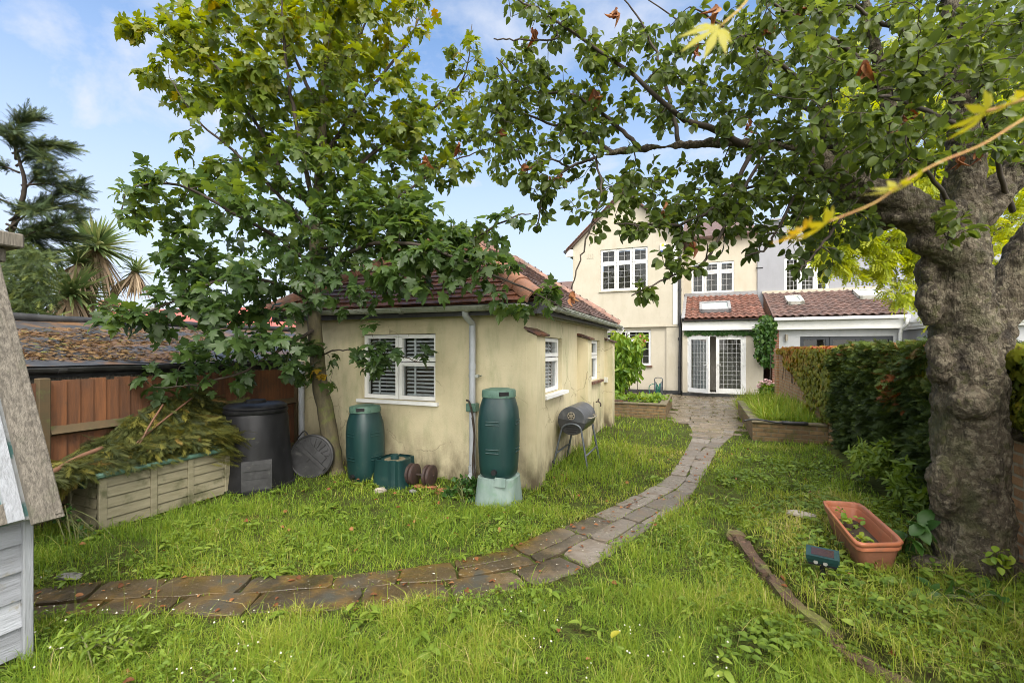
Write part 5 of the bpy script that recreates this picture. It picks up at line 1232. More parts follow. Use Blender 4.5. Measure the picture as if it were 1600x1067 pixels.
rock("brick_rubble", G(664, 760, .015), .13, .045, .02, M['brickbit'], "flat orange brick fragment in front of the dumbbell", "rubble", .1, 13)
rock("white_rubble", G(594, 766, .02), .07, .04, .03, M['concrete'], "pale rubble in front of the empty green stand", "rubble", .5, 15)
rock("white_rubble", G(646, 768, .02), .055, .035, .025, M['slate'], "grey stone chip in front of the dumbbell bar", "rubble", -.4, 16)
# ------------------------------------------------------------------ leaf templates
def T_palm():
    h = [(0, .03), (.10, -.05), (.24, -.06), (.38, .0), (.30, .13), (.40, .16), (.60, .26), (.68, .42), (.50, .43), (.42, .50), (.20, .44), (.30, .62), (.27, .74), (.15, .84), (0, 1.06)]
    pts = h + [(-x, y) for x, y in h[-2:0:-1]]
    pts = np.array(pts); c = np.array([[0, .30]])
    A = np.vstack([c, pts]); r2 = np.hypot(A[:, 0], A[:, 1] - .3)
    z = -.55 * r2 ** 2 + .16 * np.abs(A[:, 0]) + np.where(np.arange(len(A)) % 2 == 0, .03, -.02)
    V = np.c_[A, z]; n = len(pts)
    return V, [np.array([(0, 1 + i, 1 + (i + 1) % n) for i in range(n)])]
def T_oval(wd=.33, curl=.35, fold=.45):
    ys = [0, .12, .35, .65, .88, 1]; ws = [0, .55, 1, .9, .45, 0]
    V = []
    for y, w_ in zip(ys, ws):
        for s in (-1, 0, 1):
            x = s * w_ * wd; V.append((x, y, fold * abs(x) - curl * y * y * .6))
    F = []
    for i in range(len(ys) - 1):
        for j in (0, 1): a_ = i * 3 + j; F.append((a_, a_ + 1, a_ + 4, a_ + 3))
    return np.array(V), [np.array(F)]
def T_frond(nb=13, ang=42, lw=.045, seed=3, sub=True, droop=.25):
    r_ = np.random.default_rng(seed); Q = []; 
    def strip(p, d, L_, w_):
        s_ = np.array([-d[1], d[0], 0]) * w_ / 2; e_ = p + d * L_
        Q.append((p - s_, p + s_, e_ + s_ * .35, e_ - s_ * .35))
    strip(np.array([0, 0, 0.]), np.array([0, 1, 0.]), 1.0, lw * .7)
    for i in range(nb):
        y = .06 + .9 * i / nb; L_ = .50 * (1 - y) ** .8 * r_.uniform(.7, 1.1) + .06
        for sd in (-1, 1):
            a_ = RAD(ang + r_.uniform(-9, 9)); d = np.array([sd * math.sin(a_), math.cos(a_), r_.uniform(-.2, .12)])
            p = np.array([0, y + r_.uniform(-.02, .02), 0]); strip(p, d, L_, lw)
            if sub:
                for k in (.3, .55, .8):
                    for s2 in (-1, 1):
                        b_ = a_ * sd + s2 * RAD(38); d2 = np.array([math.sin(b_), math.cos(b_), r_.uniform(-.2, .2)]); strip(p + d * L_ * k, d2, L_ * .36 * (1.1 - k * .5), lw * .9)
    V = np.array(Q).reshape(-1, 3); V[:, 2] -= droop * V[:, 1] ** 2
    return V, [np.arange(len(V)).reshape(-1, 4)]
def T_pinnate(n=5):
    V = []; 
    def lf(p, d, L_):
        s_ = np.array([-d[1], d[0], 0]) * L_ * .27; m_ = p + d * L_ * .5
        V.extend([p, m_ + s_ + (0, 0, .02), p + d * L_, m_ - s_ + (0, 0, .02)])
    for i in range(n):
        y = .18 + .72 * i / n
        for sd in (-1, 1): lf(np.array([0, y, -.12 * y * y]), norm(np.array([sd * .9, .42, -.25])), .27)
    lf(np.array([0, .88, -.1]), np.array([0, .95, -.3]), .26)
    V = np.array(V); return V, [np.arange(len(V)).reshape(-1, 4)]
def T_acer():
    V = [(0, 0, 0)]; F = []
    for a_, L_ in ((-112, .45), (-72, .75), (-36, .95), (0, 1.05), (36, .95), (72, .75), (112, .45)):
        d = np.array([math.sin(RAD(a_)), math.cos(RAD(a_)), 0]); s_ = np.array([-d[1], d[0], 0]); k = len(V)
        V += [tuple(d * L_ * .2 + s_ * .06), tuple(d * L_ * .55 + s_ * .115 - (0, 0, .05)), tuple(d * L_ - (0, 0, .22)), tuple(d * L_ * .55 - s_ * .115 - (0, 0, .05)), tuple(d * L_ * .2 - s_ * .06), tuple(d * L_ * .5 + (0, 0, .02 - .05))]
        F += [(0, k, k + 5), (k, k + 1, k + 5), (k + 1, k + 2, k + 5), (k + 2, k + 3, k + 5), (k + 3, k + 4, k + 5), (k + 4, 0, k + 5)]
    return np.array(V), [np.array(F)]
PALM, OVAL, FROND, PINN, ACER = T_palm(), T_oval(), T_frond(lw=.034), T_pinnate(), T_acer()
THUJA = T_frond(17, 30, .024, 13, False, .35)
THUJA[0][:, 0] *= .6
LANCE = T_oval(.17, .6, .5); DRY = T_oval(.22, 1.4, 1.5); BROAD = T_oval(.30, .5, .35)
SPRIG = T_frond(9, 55, .075, 5, False, .3)
def unit(n, r_=None):
    r_ = r_ or rng; v = r_.normal(size=(n, 3)); return norm(v)

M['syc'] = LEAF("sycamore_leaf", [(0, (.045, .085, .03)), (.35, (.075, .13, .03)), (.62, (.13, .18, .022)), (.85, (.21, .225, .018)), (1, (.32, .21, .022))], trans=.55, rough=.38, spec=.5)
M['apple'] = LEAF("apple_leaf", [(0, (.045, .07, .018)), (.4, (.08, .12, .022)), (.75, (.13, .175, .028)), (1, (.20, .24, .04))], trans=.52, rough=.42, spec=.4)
M['deadleaf'] = LEAF("dead_leaf", [(0, (.12, .045, .018)), (.6, (.24, .09, .03)), (1, (.33, .17, .07))], trans=.25, rough=.7)
M['gold'] = LEAF("golden_leaf", [(0, (.16, .22, .012)), (.5, (.30, .36, .018)), (1, (.45, .47, .03))], trans=.5, rough=.5)
M['conifer'] = LEAF("conifer_leaf", [(0, (.022, .038, .02)), (.6, (.05, .08, .026)), (1, (.11, .13, .03))], trans=.15, rough=.6)
M['conifer2'] = LEAF("bushy_conifer_leaf", [(0, (.025, .045, .012)), (.6, (.06, .09, .02)), (1, (.12, .145, .028))], trans=.2, rough=.6)
M['pile'] = LEAF("cut_conifer_leaf", [(0, (.03, .042, .012)), (.4, (.085, .095, .018)), (.75, (.19, .17, .025)), (1, (.22, .12, .035))], trans=.2, rough=.65)
M['yew'] = LEAF("yew_leaf", [(0, (.024, .038, .011)), (.5, (.052, .082, .017)), (.85, (.125, .17, .03)), (1, (.22, .07, .02))], trans=.2, rough=.6, spec=.2)
M['sword'] = LEAF("sword_leaf", [(0, (.09, .15, .05)), (.6, (.18, .25, .085)), (1, (.32, .33, .13))], trans=.25, rough=.45)
M['straw'] = LEAF("dry_sword_leaf", [(0, (.30, .21, .13)), (1, (.52, .41, .28))], trans=.15, rough=.8)
M['creeper'] = LEAF("creeper_leaf", [(0, (.09, .13, .015)), (.4, (.22, .22, .018)), (.7, (.34, .19, .02)), (1, (.40, .12, .05))], trans=.3, rough=.5)
M['vine'] = LEAF("vine_leaf", [(0, (.02, .06, .012)), (.6, (.05, .12, .018)), (1, (.12, .2, .03))], trans=.3, rough=.45)
M['bright'] = LEAF("bright_leaf", [(0, (.06, .13, .015)), (.6, (.13, .23, .02)), (1, (.24, .30, .03))], trans=.35, rough=.45)
M['grass'] = LEAF("grass_blade", [(0, (.07, .132, .016)), (.35, (.16, .26, .026)), (.65, (.255, .325, .036)), (.85, (.36, .36, .07)), (1, (.50, .41, .19))], trans=.35, rough=.5, spec=.3)
M['weed'] = LEAF("weed_leaf", [(0, (.075, .13, .018)), (.6, (.15, .225, .025)), (1, (.24, .30, .045))], trans=.35, rough=.5)
M['acer'] = LEAF("acer_leaf", [(0, (.30, .34, .03)), (.5, (.50, .42, .05)), (1, (.52, .24, .05))], trans=.5, rough=.45)
M['petal'] = MAT("white_petal", (.42, .40, .32), (.55, .53, .46), scale=60, rough=.7)
M['pinkpetal'] = MAT("pink_petal", (.55, .32, .32), (.62, .45, .42), scale=40, rough=.7)
M['rosered'] = MAT("rose_petal", (.60, .06, .09), (.66, .2, .2), scale=40, rough=.6)
M['syc_bark'] = MAT("sycamore_bark", (.105, .088, .045), (.065, .055, .032), scale=9, rough=.85, bump=.5, bscale=22, vscale=(3, 3, 1), c3=(.11, .125, .03), s3=4, t3=(.5, .7))
M['palm_bark'] = MAT("palm_bark", (.22, .18, .09), (.15, .12, .06), scale=9, rough=.9, bump=.6, bscale=30)
def bark():
    m, t, b = new_mat("apple_bark"); v = geopos(t)
    c = mixc(t, noise_fac(t, v, 11, .35, .65, vscale=(1, 1, .6)), (.052, .041, .028), (.125, .10, .067))
    c = mixc(t, noise_fac(t, v, 26, .5, .58), c, (.185, .158, .11))
    c = mixc(t, noise_fac(t, v, 15, .56, .62), c, (.085, .078, .036))
    c = mixc(t, noise_fac(t, v, 6, .52, .7), c, (.022, .016, .012))
    c = mixc(t, mth(t, 'MULTIPLY', noise_fac(t, v, 3, .5, .7), .6), c, (.10, .105, .04))
    vo = t.nodes.new("ShaderNodeTexVoronoi"); vo.feature = 'DISTANCE_TO_EDGE'; vo.inputs["Scale"].default_value = 34
    wv = t.nodes.new("ShaderNodeMapping"); wv.inputs["Scale"].default_value = (1, 1, .55); t.links.new(v, wv.inputs[0])
    nz_ = t.nodes.new("ShaderNodeTexNoise"); nz_.inputs["Scale"].default_value = 9; t.links.new(wv.outputs[0], nz_.inputs["Vector"])
    ad = t.nodes.new("ShaderNodeMix"); ad.data_type = 'RGBA'; ad.inputs[0].default_value = .12; t.links.new(wv.outputs[0], ad.inputs[6]); t.links.new(nz_.outputs["Color"], ad.inputs[7])
    t.links.new(ad.outputs[2], vo.inputs["Vector"])
    e_ = t.nodes.new("ShaderNodeMapRange"); e_.inputs[2].default_value = .10; t.links.new(vo.outputs["Distance"], e_.inputs[0])
    c = mixc(t, mth(t, 'MULTIPLY', mth(t, 'SUBTRACT', 1.0, e_.outputs[0]), .22), c, (.035, .028, .02))
    t.links.new(c, b.inputs["Base Color"]); b.inputs["Roughness"].default_value = .82; b.inputs["Specular IOR Level"].default_value = .3
    st2_ = noise_fac(t, v, 16, .3, .7, vscale=(2.2, 2.2, .45))
    h = mth(t, 'ADD', mth(t, 'ADD', mth(t, 'MULTIPLY', e_.outputs[0], .25), mth(t, 'MULTIPLY', st2_, 1.2)), mth(t, 'ADD', noise_fac(t, v, 30, 0, 1, detail=8), mth(t, 'MULTIPLY', noise_fac(t, v, 90, 0, 1), .5)))
    bumpn(t, b, h, .9, .022)
    return m
M['bark_apple'] = bark()

class Tree:
    def __init__(s): s.pos = []; s.rad = []; s.wood = MB(); s.twig = MB()
    def limb(s, pts, r0, r1, n=26, sides=9, mb=None, wob=.0):
        L_ = smooth_line(np.array(pts), n)
        if wob: L_[1:] += rng.normal(0, wob, (n - 1, 3))
        r = r0 + (r1 - r0) * np.linspace(0, 1, n) ** .85
        (mb or s.wood).tube(L_, r, sides); s.pos += list(L_); s.rad += list(r); return L_
    def pix(s, pts, r0, r1, **k): return s.limb([P(*p) for p in pts], r0, r1, **k)
    def grow(s, C, sag=.12, maxlen=9, rmin=.0022, start=.35):
        """C (n,3) cluster centres; each becomes a twig from the nearest wood; returns twig polylines"""
        C = np.asarray(C); pos = np.array(s.pos); rad = np.array(s.rad)
        d0 = np.min(np.linalg.norm(C[:, None] - pos[None, ::3], axis=2), axis=1)
        tw = []
        cap = len(pos) + 9 * len(C); PB = np.zeros((cap, 3)); RB = np.zeros(cap); n = len(pos); PB[:n] = pos; RB[:n] = rad
        for i in np.argsort(d0):
            c = C[i]; dv = PB[:n] - c; dd = np.sqrt((dv ** 2).sum(1)) + np.maximum(0, PB[:n, 2] - c[2]) * .15
            j = int(np.argmin(dd)); p = PB[j]; L_ = np.linalg.norm(c - p)
            if L_ > maxlen or L_ < .02: tw.append(np.array([p, c])); continue
            mid = (p + c) / 2 + rng.normal(0, .10, 3) * L_ + np.array([0, 0, sag * L_])
            pts = smooth_line([p, mid, c], 7); r0 = min(RB[j] * .7, .004 + .012 * L_); r0 = max(r0, rmin)
            rr = np.linspace(r0, rmin * .8, 7); s.twig.tube(pts, rr, 5, cap=False)
            PB[n:n + 5] = pts[2:]; RB[n:n + 5] = rr[2:]; n += 5; tw.append(pts)
        return tw
def clusters(E, per, dens_noise=0.0, seed=5):
    """E: (u,v,ru,rv,d0,d1,weight,tone) ellipses in picture units -> world points, tones"""
    r_ = np.random.default_rng(seed); out_, tn = [], []
    for (u, v, ru, rv, d0, d1, w_, tone) in E:
        n = max(1, int(ru * rv * 3.14 * per * w_))
        for _ in range(n):
            a_ = r_.uniform(0, 2 * math.pi); q = math.sqrt(r_.random())
            out_.append(P(u + ru * q * math.cos(a_), v + rv * q * math.sin(a_), r_.uniform(d0, d1))); tn.append(tone)
    return np.array(out_), np.array(tn)
def foliage(mb, tw, tones, tmpl, nl, size, down, up, petiole, jit, spread=(.3, 1.0), tj=.12, out=.6, seed=1):
    r_ = np.random.default_rng(seed); B, A, Nn, S, T = [], [], [], [], []
    for pts, tn in zip(tw, tones):
        n = r_.integers(nl[0], nl[1] + 1); m_ = len(pts) - 1
        td = norm(pts[-1] - pts[0])
        for k in range(n):
            t_ = r_.uniform(*spread) if k else 1.0
            i = min(int(t_ * m_), m_ - 1); f = t_ * m_ - i; p = pts[i] + (pts[i + 1] - pts[i]) * f
            rd = r_.normal(size=3); rd -= td * (rd @ td) * .6; rd = norm(rd)
            ax = rd * out + td * .45 + np.array([0, 0, -down * r_.uniform(.3, 1.4)])
            pe = norm(rd + td * .4 + (0, 0, .25)) * petiole * r_.uniform(.5, 1.2)
            B.append(p + pe); A.append(ax); Nn.append(np.array([0, 0, up]) + r_.normal(0, jit, 3)); S.append(r_.uniform(*size)); T.append(np.clip(tn + r_.normal(0, tj), 0, 1))
    if not B: return
    R = frames(np.array(A), np.array(Nn)); S = np.array(S)
    R = R * np.stack([r_.uniform(.8, 1.15, len(S)), np.ones(len(S)), r_.uniform(.3, 1.5, len(S))], -1)[:, None, :]
    instances(mb, tmpl[0], tmpl[1], np.array(B), R, S, T)

# ------------------------------------------------------------------ sycamore in front of the outbuilding
sy = thing("sycamore_tree", tuple(G(521, 737)), "young sycamore with large lobed leaves growing against the outbuilding wall", "tree")
T = Tree(); D0 = 5.9
tl_ = T.pix([(524, 745, 5.92), (514, 670, 5.9), (500, 600, 5.88), (492, 520, 5.85), (491, 440, 5.85), (494, 360, 5.85), (500, 260, 5.85), (506, 160, 5.85), (511, 60, 5.85), (514, -80, 5.85), (516, -200, 5.85)], .118, .03, n=60, sides=14, wob=.004)
T.pix([(521, 738, 5.92), (526, 752, 5.88)], .14, .17, n=4)
sy_trunk = T.wood.build("trunk", M['syc_bark'], sy, smooth=True); T.wood = MB()
for pts, r0 in (
    ([(497, 345, 5.8), (470, 230, 5.5), (450, 120, 5.4), (440, 10, 5.4), (436, -90, 5.4)], .035),
    ([(494, 330, 5.9), (450, 285, 5.7), (415, 220, 5.5), (360, 130, 5.5), (300, 70, 5.5), (205, 38, 5.4)], .034),
    ([(495, 370, 5.8), (430, 300, 5.5), (370, 240, 5.3), (310, 190, 5.2), (265, 120, 5.2)], .03),
    ([(493, 420, 5.8), (440, 375, 5.3), (360, 330, 4.9), (280, 290, 4.7), (205, 295, 4.6), (190, 335, 4.5)], .03),
    ([(490, 470, 5.8), (420, 440, 5.2), (340, 440, 4.8), (250, 480, 4.5), (140, 512, 4.4)], .03),
    ([(491, 515, 5.8), (440, 545, 5.3), (380, 580, 5.0), (310, 600, 4.8), (240, 606, 4.7)], .024),
    ([(498, 330, 5.9), (570, 250, 6.0), (640, 195, 6.2), (720, 130, 6.3), (738, 40, 6.4)], .034),
    ([(494, 430, 5.8), (570, 385, 5.2), (660, 385, 4.8), (760, 425, 4.5), (830, 455, 4.4), (885, 485, 4.35)], .03),
    ([(502, 250, 5.9), (570, 150, 6.0), (640, 60, 6.1), (680, -40, 6.2)], .034),
    ([(498, 330, 5.9), (600, 320, 5.9), (690, 260, 6.0), (770, 230, 6.0)], .03),
    ([(495, 390, 5.8), (600, 370, 5.5), (700, 385, 5.2), (800, 340, 5.0), (830, 335, 5.0)], .024),
    ([(505, 200, 5.9), (460, 90, 6.2), (400, 20, 6.3), (330, -50, 6.3)], .03),
    ([(494, 560, 5.85), (520, 548, 5.6), (560, 548, 5.3), (620, 555, 5.1), (655, 566, 5.0)], .011),
    ([(506, 140, 5.9), (560, 60, 5.7), (590, -30, 5.6)], .025), ([(492, 480, 5.8), (510, 440, 6.1), (560, 420, 6.2)], .02)):
    T.pix(pts, r0, .005, n=26, sides=7, wob=.005)
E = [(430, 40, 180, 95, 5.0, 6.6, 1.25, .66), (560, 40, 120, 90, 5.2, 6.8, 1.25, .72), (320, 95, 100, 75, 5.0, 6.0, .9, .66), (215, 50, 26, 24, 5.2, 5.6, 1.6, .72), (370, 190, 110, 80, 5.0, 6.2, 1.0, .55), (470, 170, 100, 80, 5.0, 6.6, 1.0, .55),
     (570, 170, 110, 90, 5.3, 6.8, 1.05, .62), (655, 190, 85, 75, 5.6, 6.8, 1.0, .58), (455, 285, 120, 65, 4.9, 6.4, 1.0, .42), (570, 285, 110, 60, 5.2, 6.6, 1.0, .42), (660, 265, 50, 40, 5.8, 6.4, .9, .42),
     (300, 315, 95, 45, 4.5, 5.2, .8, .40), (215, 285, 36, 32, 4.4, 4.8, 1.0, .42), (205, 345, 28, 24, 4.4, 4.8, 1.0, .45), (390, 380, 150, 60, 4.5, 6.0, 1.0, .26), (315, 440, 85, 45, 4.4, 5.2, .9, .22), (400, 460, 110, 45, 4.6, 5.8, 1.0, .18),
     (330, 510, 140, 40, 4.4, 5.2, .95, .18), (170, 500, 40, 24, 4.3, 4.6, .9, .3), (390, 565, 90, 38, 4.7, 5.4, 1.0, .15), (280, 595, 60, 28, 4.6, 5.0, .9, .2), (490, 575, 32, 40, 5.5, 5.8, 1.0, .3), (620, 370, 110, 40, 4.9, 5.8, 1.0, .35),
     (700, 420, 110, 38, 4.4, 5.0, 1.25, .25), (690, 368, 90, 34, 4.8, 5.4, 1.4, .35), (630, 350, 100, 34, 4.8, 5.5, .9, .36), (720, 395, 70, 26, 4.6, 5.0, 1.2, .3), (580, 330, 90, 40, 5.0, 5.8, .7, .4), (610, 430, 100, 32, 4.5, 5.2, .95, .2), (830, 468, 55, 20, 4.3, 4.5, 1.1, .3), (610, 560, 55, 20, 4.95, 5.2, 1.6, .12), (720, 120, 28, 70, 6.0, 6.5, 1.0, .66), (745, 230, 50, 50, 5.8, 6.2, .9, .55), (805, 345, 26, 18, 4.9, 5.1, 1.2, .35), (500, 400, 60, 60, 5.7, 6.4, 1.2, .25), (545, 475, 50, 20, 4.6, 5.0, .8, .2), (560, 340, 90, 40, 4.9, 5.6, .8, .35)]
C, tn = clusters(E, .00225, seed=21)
# layered shelves: flatten heights a little so the foliage sits in tiers
tw = T.grow(C, sag=.10, maxlen=3.0)
T.wood.V += T.twig.V; T.wood.A += T.twig.A; T.wood.F += [f + T.wood.n for f in T.twig.F]; T.wood.n += T.twig.n
T.wood.build("branches", M['twig'], sy, smooth=True)
fo = MB(); order = np.argsort(np.min(np.linalg.norm(C[:, None] - np.array(T.pos)[None, ::3], axis=2), axis=1)); tns = tn[order]
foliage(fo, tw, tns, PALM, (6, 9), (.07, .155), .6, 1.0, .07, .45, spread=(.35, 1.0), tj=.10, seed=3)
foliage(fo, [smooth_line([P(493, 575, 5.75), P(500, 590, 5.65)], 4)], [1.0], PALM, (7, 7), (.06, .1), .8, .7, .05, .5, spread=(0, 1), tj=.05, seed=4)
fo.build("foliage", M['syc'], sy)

# ------------------------------------------------------------------ gnarled apple tree
ap_ = thing("apple_tree", tuple(G(1518, 895, .13)), "old gnarled apple tree with a thick burred trunk and spreading leafy limbs", "tree")
T = Tree(); tk = MB()
DA = 3.05
T.pix([(1524, 925, 3.0), (1520, 880, 3.02), (1516, 800, 3.04), (1513, 700, 3.05), (1512, 620, 3.05), (1508, 540, 3.06), (1500, 470, 3.06), (1493, 400, 3.08), (1484, 340, 3.1)], .215, .16, n=40, sides=20, mb=tk)
T.pix([(1500, 420, 3.05), (1455, 350, 3.0), (1400, 318, 3.0), (1345, 297, 3.02), (1300, 275, 3.05), (1268, 250, 3.07)], .15, .085, n=34, sides=14, mb=tk)
T.pix([(1300, 262, 3.05), (1250, 234, 3.1), (1170, 224, 3.1), (1080, 226, 3.1), (1020, 232, 3.1), (955, 240, 3.1), (890, 262, 3.1)], .042, .012, n=40, sides=10, mb=tk)
T.pix([(1500, 400, 3.1), (1503, 300, 3.15), (1506, 220, 3.2), (1500, 120, 3.2), (1490, 10, 3.25), (1480, -90, 3.3)], .13, .05, n=30, sides=14, mb=tk)
T.pix([(1515, 580, 3.12), (1548, 510, 3.15), (1586, 440, 3.15), (1640, 340, 3.1), (1720, 230, 3.0), (1820, 100, 3.0)], .15, .09, n=30, sides=14, mb=tk)
T.pix([(1345, 297, 3.02), (1310, 235, 3.05), (1290, 195, 3.1), (1288, 165, 3.1)], .055, .045, n=12, sides=10, mb=tk)
T.pix([(1420, 325, 3.02), (1400, 230, 3.0), (1375, 120, 2.95), (1350, 0, 2.9), (1335, -80, 2.9)], .055, .025, n=20, sides=10, mb=tk)
T.pix([(1492, 370, 3.1), (1530, 330, 3.1), (1575, 285, 3.1), (1620, 225, 3.1), (1690, 140, 3.05)], .12, .07, n=24, sides=12, mb=tk)
def ball(p, r, sx=1, sz=1):
    tk.lathe([(.001, -r * sz)] + [(r * sx * math.cos(t_), r * sz * math.sin(t_)) for t_ in np.linspace(-1.2, 1.2, 8)] + [(.001, r * sz)], p, 12)
for (u, v, d, r, sx, sz) in ((1515, 630, 2.93, .115, 1, 1.0), (1548, 598, 2.95, .07, 1.2, 1), (1590, 622, 3.04, .085, 1, 1.1), (1588, 668, 3.03, .08, 1.1, 1.2), (1452, 475, 3.04, .075, 1, 1.9), (1448, 425, 3.07, .065, 1, 1.8), (1535, 500, 3.0, .08, 1, 2.2), (1468, 560, 3.02, .075, 1, 2.2), (1445, 380, 3.0, .085, 1.2, .9), (1385, 345, 3.02, .075, 1.5, .7), (1330, 308, 3.0, .05, 1.6, .7), (1455, 890, 3.02, .11, 1, .8), (1575, 893, 2.99, .11, 1, .8), (1530, 912, 2.90, .11, 1, .7), (1500, 440, 3.0, .075, 1, 2.4), (1475, 760, 3.0, .09, 1, 2.4), (1550, 780, 3.02, .08, 1, 2.6), (1480, 340, 3.05, .12, 1.2, .8)): ball(P(u, v, d), r, sx, sz)
tko = tk.build("trunk", M['bark_apple'], ap_, smooth=True)
md = tko.modifiers.new("fuse", 'REMESH'); md.mode = 'VOXEL'; md.voxel_size = .011; md.use_smooth_shade = True
md = tko.modifiers.new("soften", 'SMOOTH'); md.factor = .5; md.iterations = 5
for nm, sc_, st_, typ in (("knobs", .16, .065, 'CLOUDS'), ("ridges", .055, .03, 'CLOUDS'), ("flakes", .022, .010, 'CLOUDS')):
    tx = bpy.data.textures.new(nm, typ); tx.noise_scale = sc_; tx.noise_depth = 3
    md = tko.modifiers.new(nm, 'DISPLACE'); md.texture = tx; md.strength = st_; md.mid_level = .5; md.texture_coords = 'LOCAL'
for pts, r0 in (
    ([(1160, 226, 3.1), (1110, 200, 3.0), (1060, 182, 2.95), (1000, 125, 2.9), (930, 75, 2.9), (850, 22, 2.9), (790, -10, 2.9)], .026),
    ([(1000, 233, 3.1), (960, 195, 3.2), (900, 150, 3.3), (830, 140, 3.4), (775, 90, 3.4)], .017),
    ([(960, 240, 3.1), (905, 205, 3.2), (850, 190, 3.3), (775, 165, 3.4), (745, 190, 3.4)], .015),
    ([(1180, 226, 3.1), (1140, 300, 2.9), (1080, 345, 2.8), (1010, 352, 2.75), (960, 348, 2.75)], .017),
    ([(930, 246, 3.1), (880, 268, 3.1), (850, 310, 3.1), (838, 358, 3.1)], .011),
    ([(1200, 230, 3.1), (1140, 340, 2.8), (1100, 410, 2.7), (1050, 432, 2.65), (985, 462, 2.6)], .012),
    ([(930, 246, 3.0), (940, 300, 2.9), (920, 360, 2.85), (905, 410, 2.85), (894, 450, 2.85)], .008),
    ([(890, 262, 3.1), (860, 250, 3.1), (820, 265, 3.1), (800, 230, 3.1)], .008),
    ([(1270, 250, 3.08), (1230, 330, 2.9), (1200, 385, 2.8), (1165, 400, 2.75)], .013),
    ([(1350, 300, 3.0), (1300, 360, 2.8), (1270, 400, 2.7), (1245, 425, 2.65)], .012),
    ([(1290, 170, 3.1), (1230, 110, 2.9), (1160, 60, 2.8), (1080, 10, 2.7)], .02), ([(1290, 190, 3.1), (1200, 130, 3.4), (1110, 70, 3.6), (1000, -10, 3.7)], .018),
    ([(1375, 120, 2.95), (1300, 60, 2.6), (1230, 20, 2.4), (1160, -30, 2.3)], .018), ([(1500, 150, 3.2), (1420, 60, 3.0), (1350, 20, 2.7), (1300, -40, 2.6)], .025),
    ([(1500, 180, 3.2), (1560, 90, 3.0), (1600, 10, 2.8)], .022), ([(1505, 200, 3.2), (1440, 170, 2.8), (1380, 150, 2.4), (1340, 150, 2.2)], .02),
    ([(1495, 330, 3.0), (1450, 270, 2.6), (1420, 220, 2.3), (1400, 190, 2.2)], .015), ([(1582, 330, 3.1), (1540, 200, 2.7), (1520, 120, 2.5)], .018), ([(1470, 340, 3.0), (1475, 365, 2.75), (1490, 375, 2.7)], .008),
    ([(1250, 238, 3.1), (1180, 290, 3.4), (1120, 300, 3.6), (1060, 290, 3.7)], .015), ([(1060, 226, 3.1), (1040, 130, 3.2), (1010, 50, 3.3), (960, -20, 3.3)], .016), ([(850, 22, 2.9), (870, 60, 2.9), (800, 62, 2.9), (772, 62, 2.9)], .007)):
    T.pix(pts, r0, .004, n=24, sides=7, wob=.004)
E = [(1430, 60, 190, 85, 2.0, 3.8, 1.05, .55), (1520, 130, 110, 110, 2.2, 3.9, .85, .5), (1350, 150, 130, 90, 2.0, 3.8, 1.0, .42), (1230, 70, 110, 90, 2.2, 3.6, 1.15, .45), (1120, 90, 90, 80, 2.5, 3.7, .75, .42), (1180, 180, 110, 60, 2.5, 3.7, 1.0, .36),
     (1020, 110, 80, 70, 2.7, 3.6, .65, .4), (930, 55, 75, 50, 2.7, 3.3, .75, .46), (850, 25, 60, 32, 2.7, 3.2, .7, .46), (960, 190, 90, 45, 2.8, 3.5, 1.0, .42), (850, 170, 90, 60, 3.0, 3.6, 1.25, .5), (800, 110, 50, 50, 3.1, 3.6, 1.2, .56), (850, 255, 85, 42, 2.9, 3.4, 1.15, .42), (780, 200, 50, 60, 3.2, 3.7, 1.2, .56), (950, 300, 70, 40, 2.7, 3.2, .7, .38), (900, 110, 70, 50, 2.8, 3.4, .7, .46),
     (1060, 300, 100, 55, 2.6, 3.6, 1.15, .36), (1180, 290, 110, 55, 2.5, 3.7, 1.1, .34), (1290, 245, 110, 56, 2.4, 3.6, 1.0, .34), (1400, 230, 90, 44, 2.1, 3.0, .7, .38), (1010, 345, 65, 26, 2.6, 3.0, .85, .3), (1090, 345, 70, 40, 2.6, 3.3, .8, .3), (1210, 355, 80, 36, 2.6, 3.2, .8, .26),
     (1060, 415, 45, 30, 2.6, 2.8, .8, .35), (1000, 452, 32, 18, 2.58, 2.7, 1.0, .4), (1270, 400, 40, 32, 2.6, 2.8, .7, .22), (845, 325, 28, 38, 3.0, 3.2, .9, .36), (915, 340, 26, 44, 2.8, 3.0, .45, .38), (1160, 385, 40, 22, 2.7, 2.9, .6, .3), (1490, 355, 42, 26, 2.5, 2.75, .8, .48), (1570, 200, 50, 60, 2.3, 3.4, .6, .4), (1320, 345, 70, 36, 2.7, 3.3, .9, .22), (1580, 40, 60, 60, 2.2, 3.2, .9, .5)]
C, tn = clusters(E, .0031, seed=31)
order = np.argsort(np.min(np.linalg.norm(C[:, None] - np.array(T.pos)[None, ::3], axis=2), axis=1))
tw = T.grow(C, sag=.06, maxlen=1.6, rmin=.0024)
T.wood.V += T.twig.V; T.wood.A += T.twig.A; T.wood.F += [f + T.wood.n for f in T.twig.F]; T.wood.n += T.twig.n
T.wood.build("branches", M['twig'], ap_, smooth=True)
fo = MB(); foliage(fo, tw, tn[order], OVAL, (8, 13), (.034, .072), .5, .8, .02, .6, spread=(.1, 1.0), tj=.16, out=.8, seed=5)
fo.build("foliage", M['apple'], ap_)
dl = MB(); tws = []
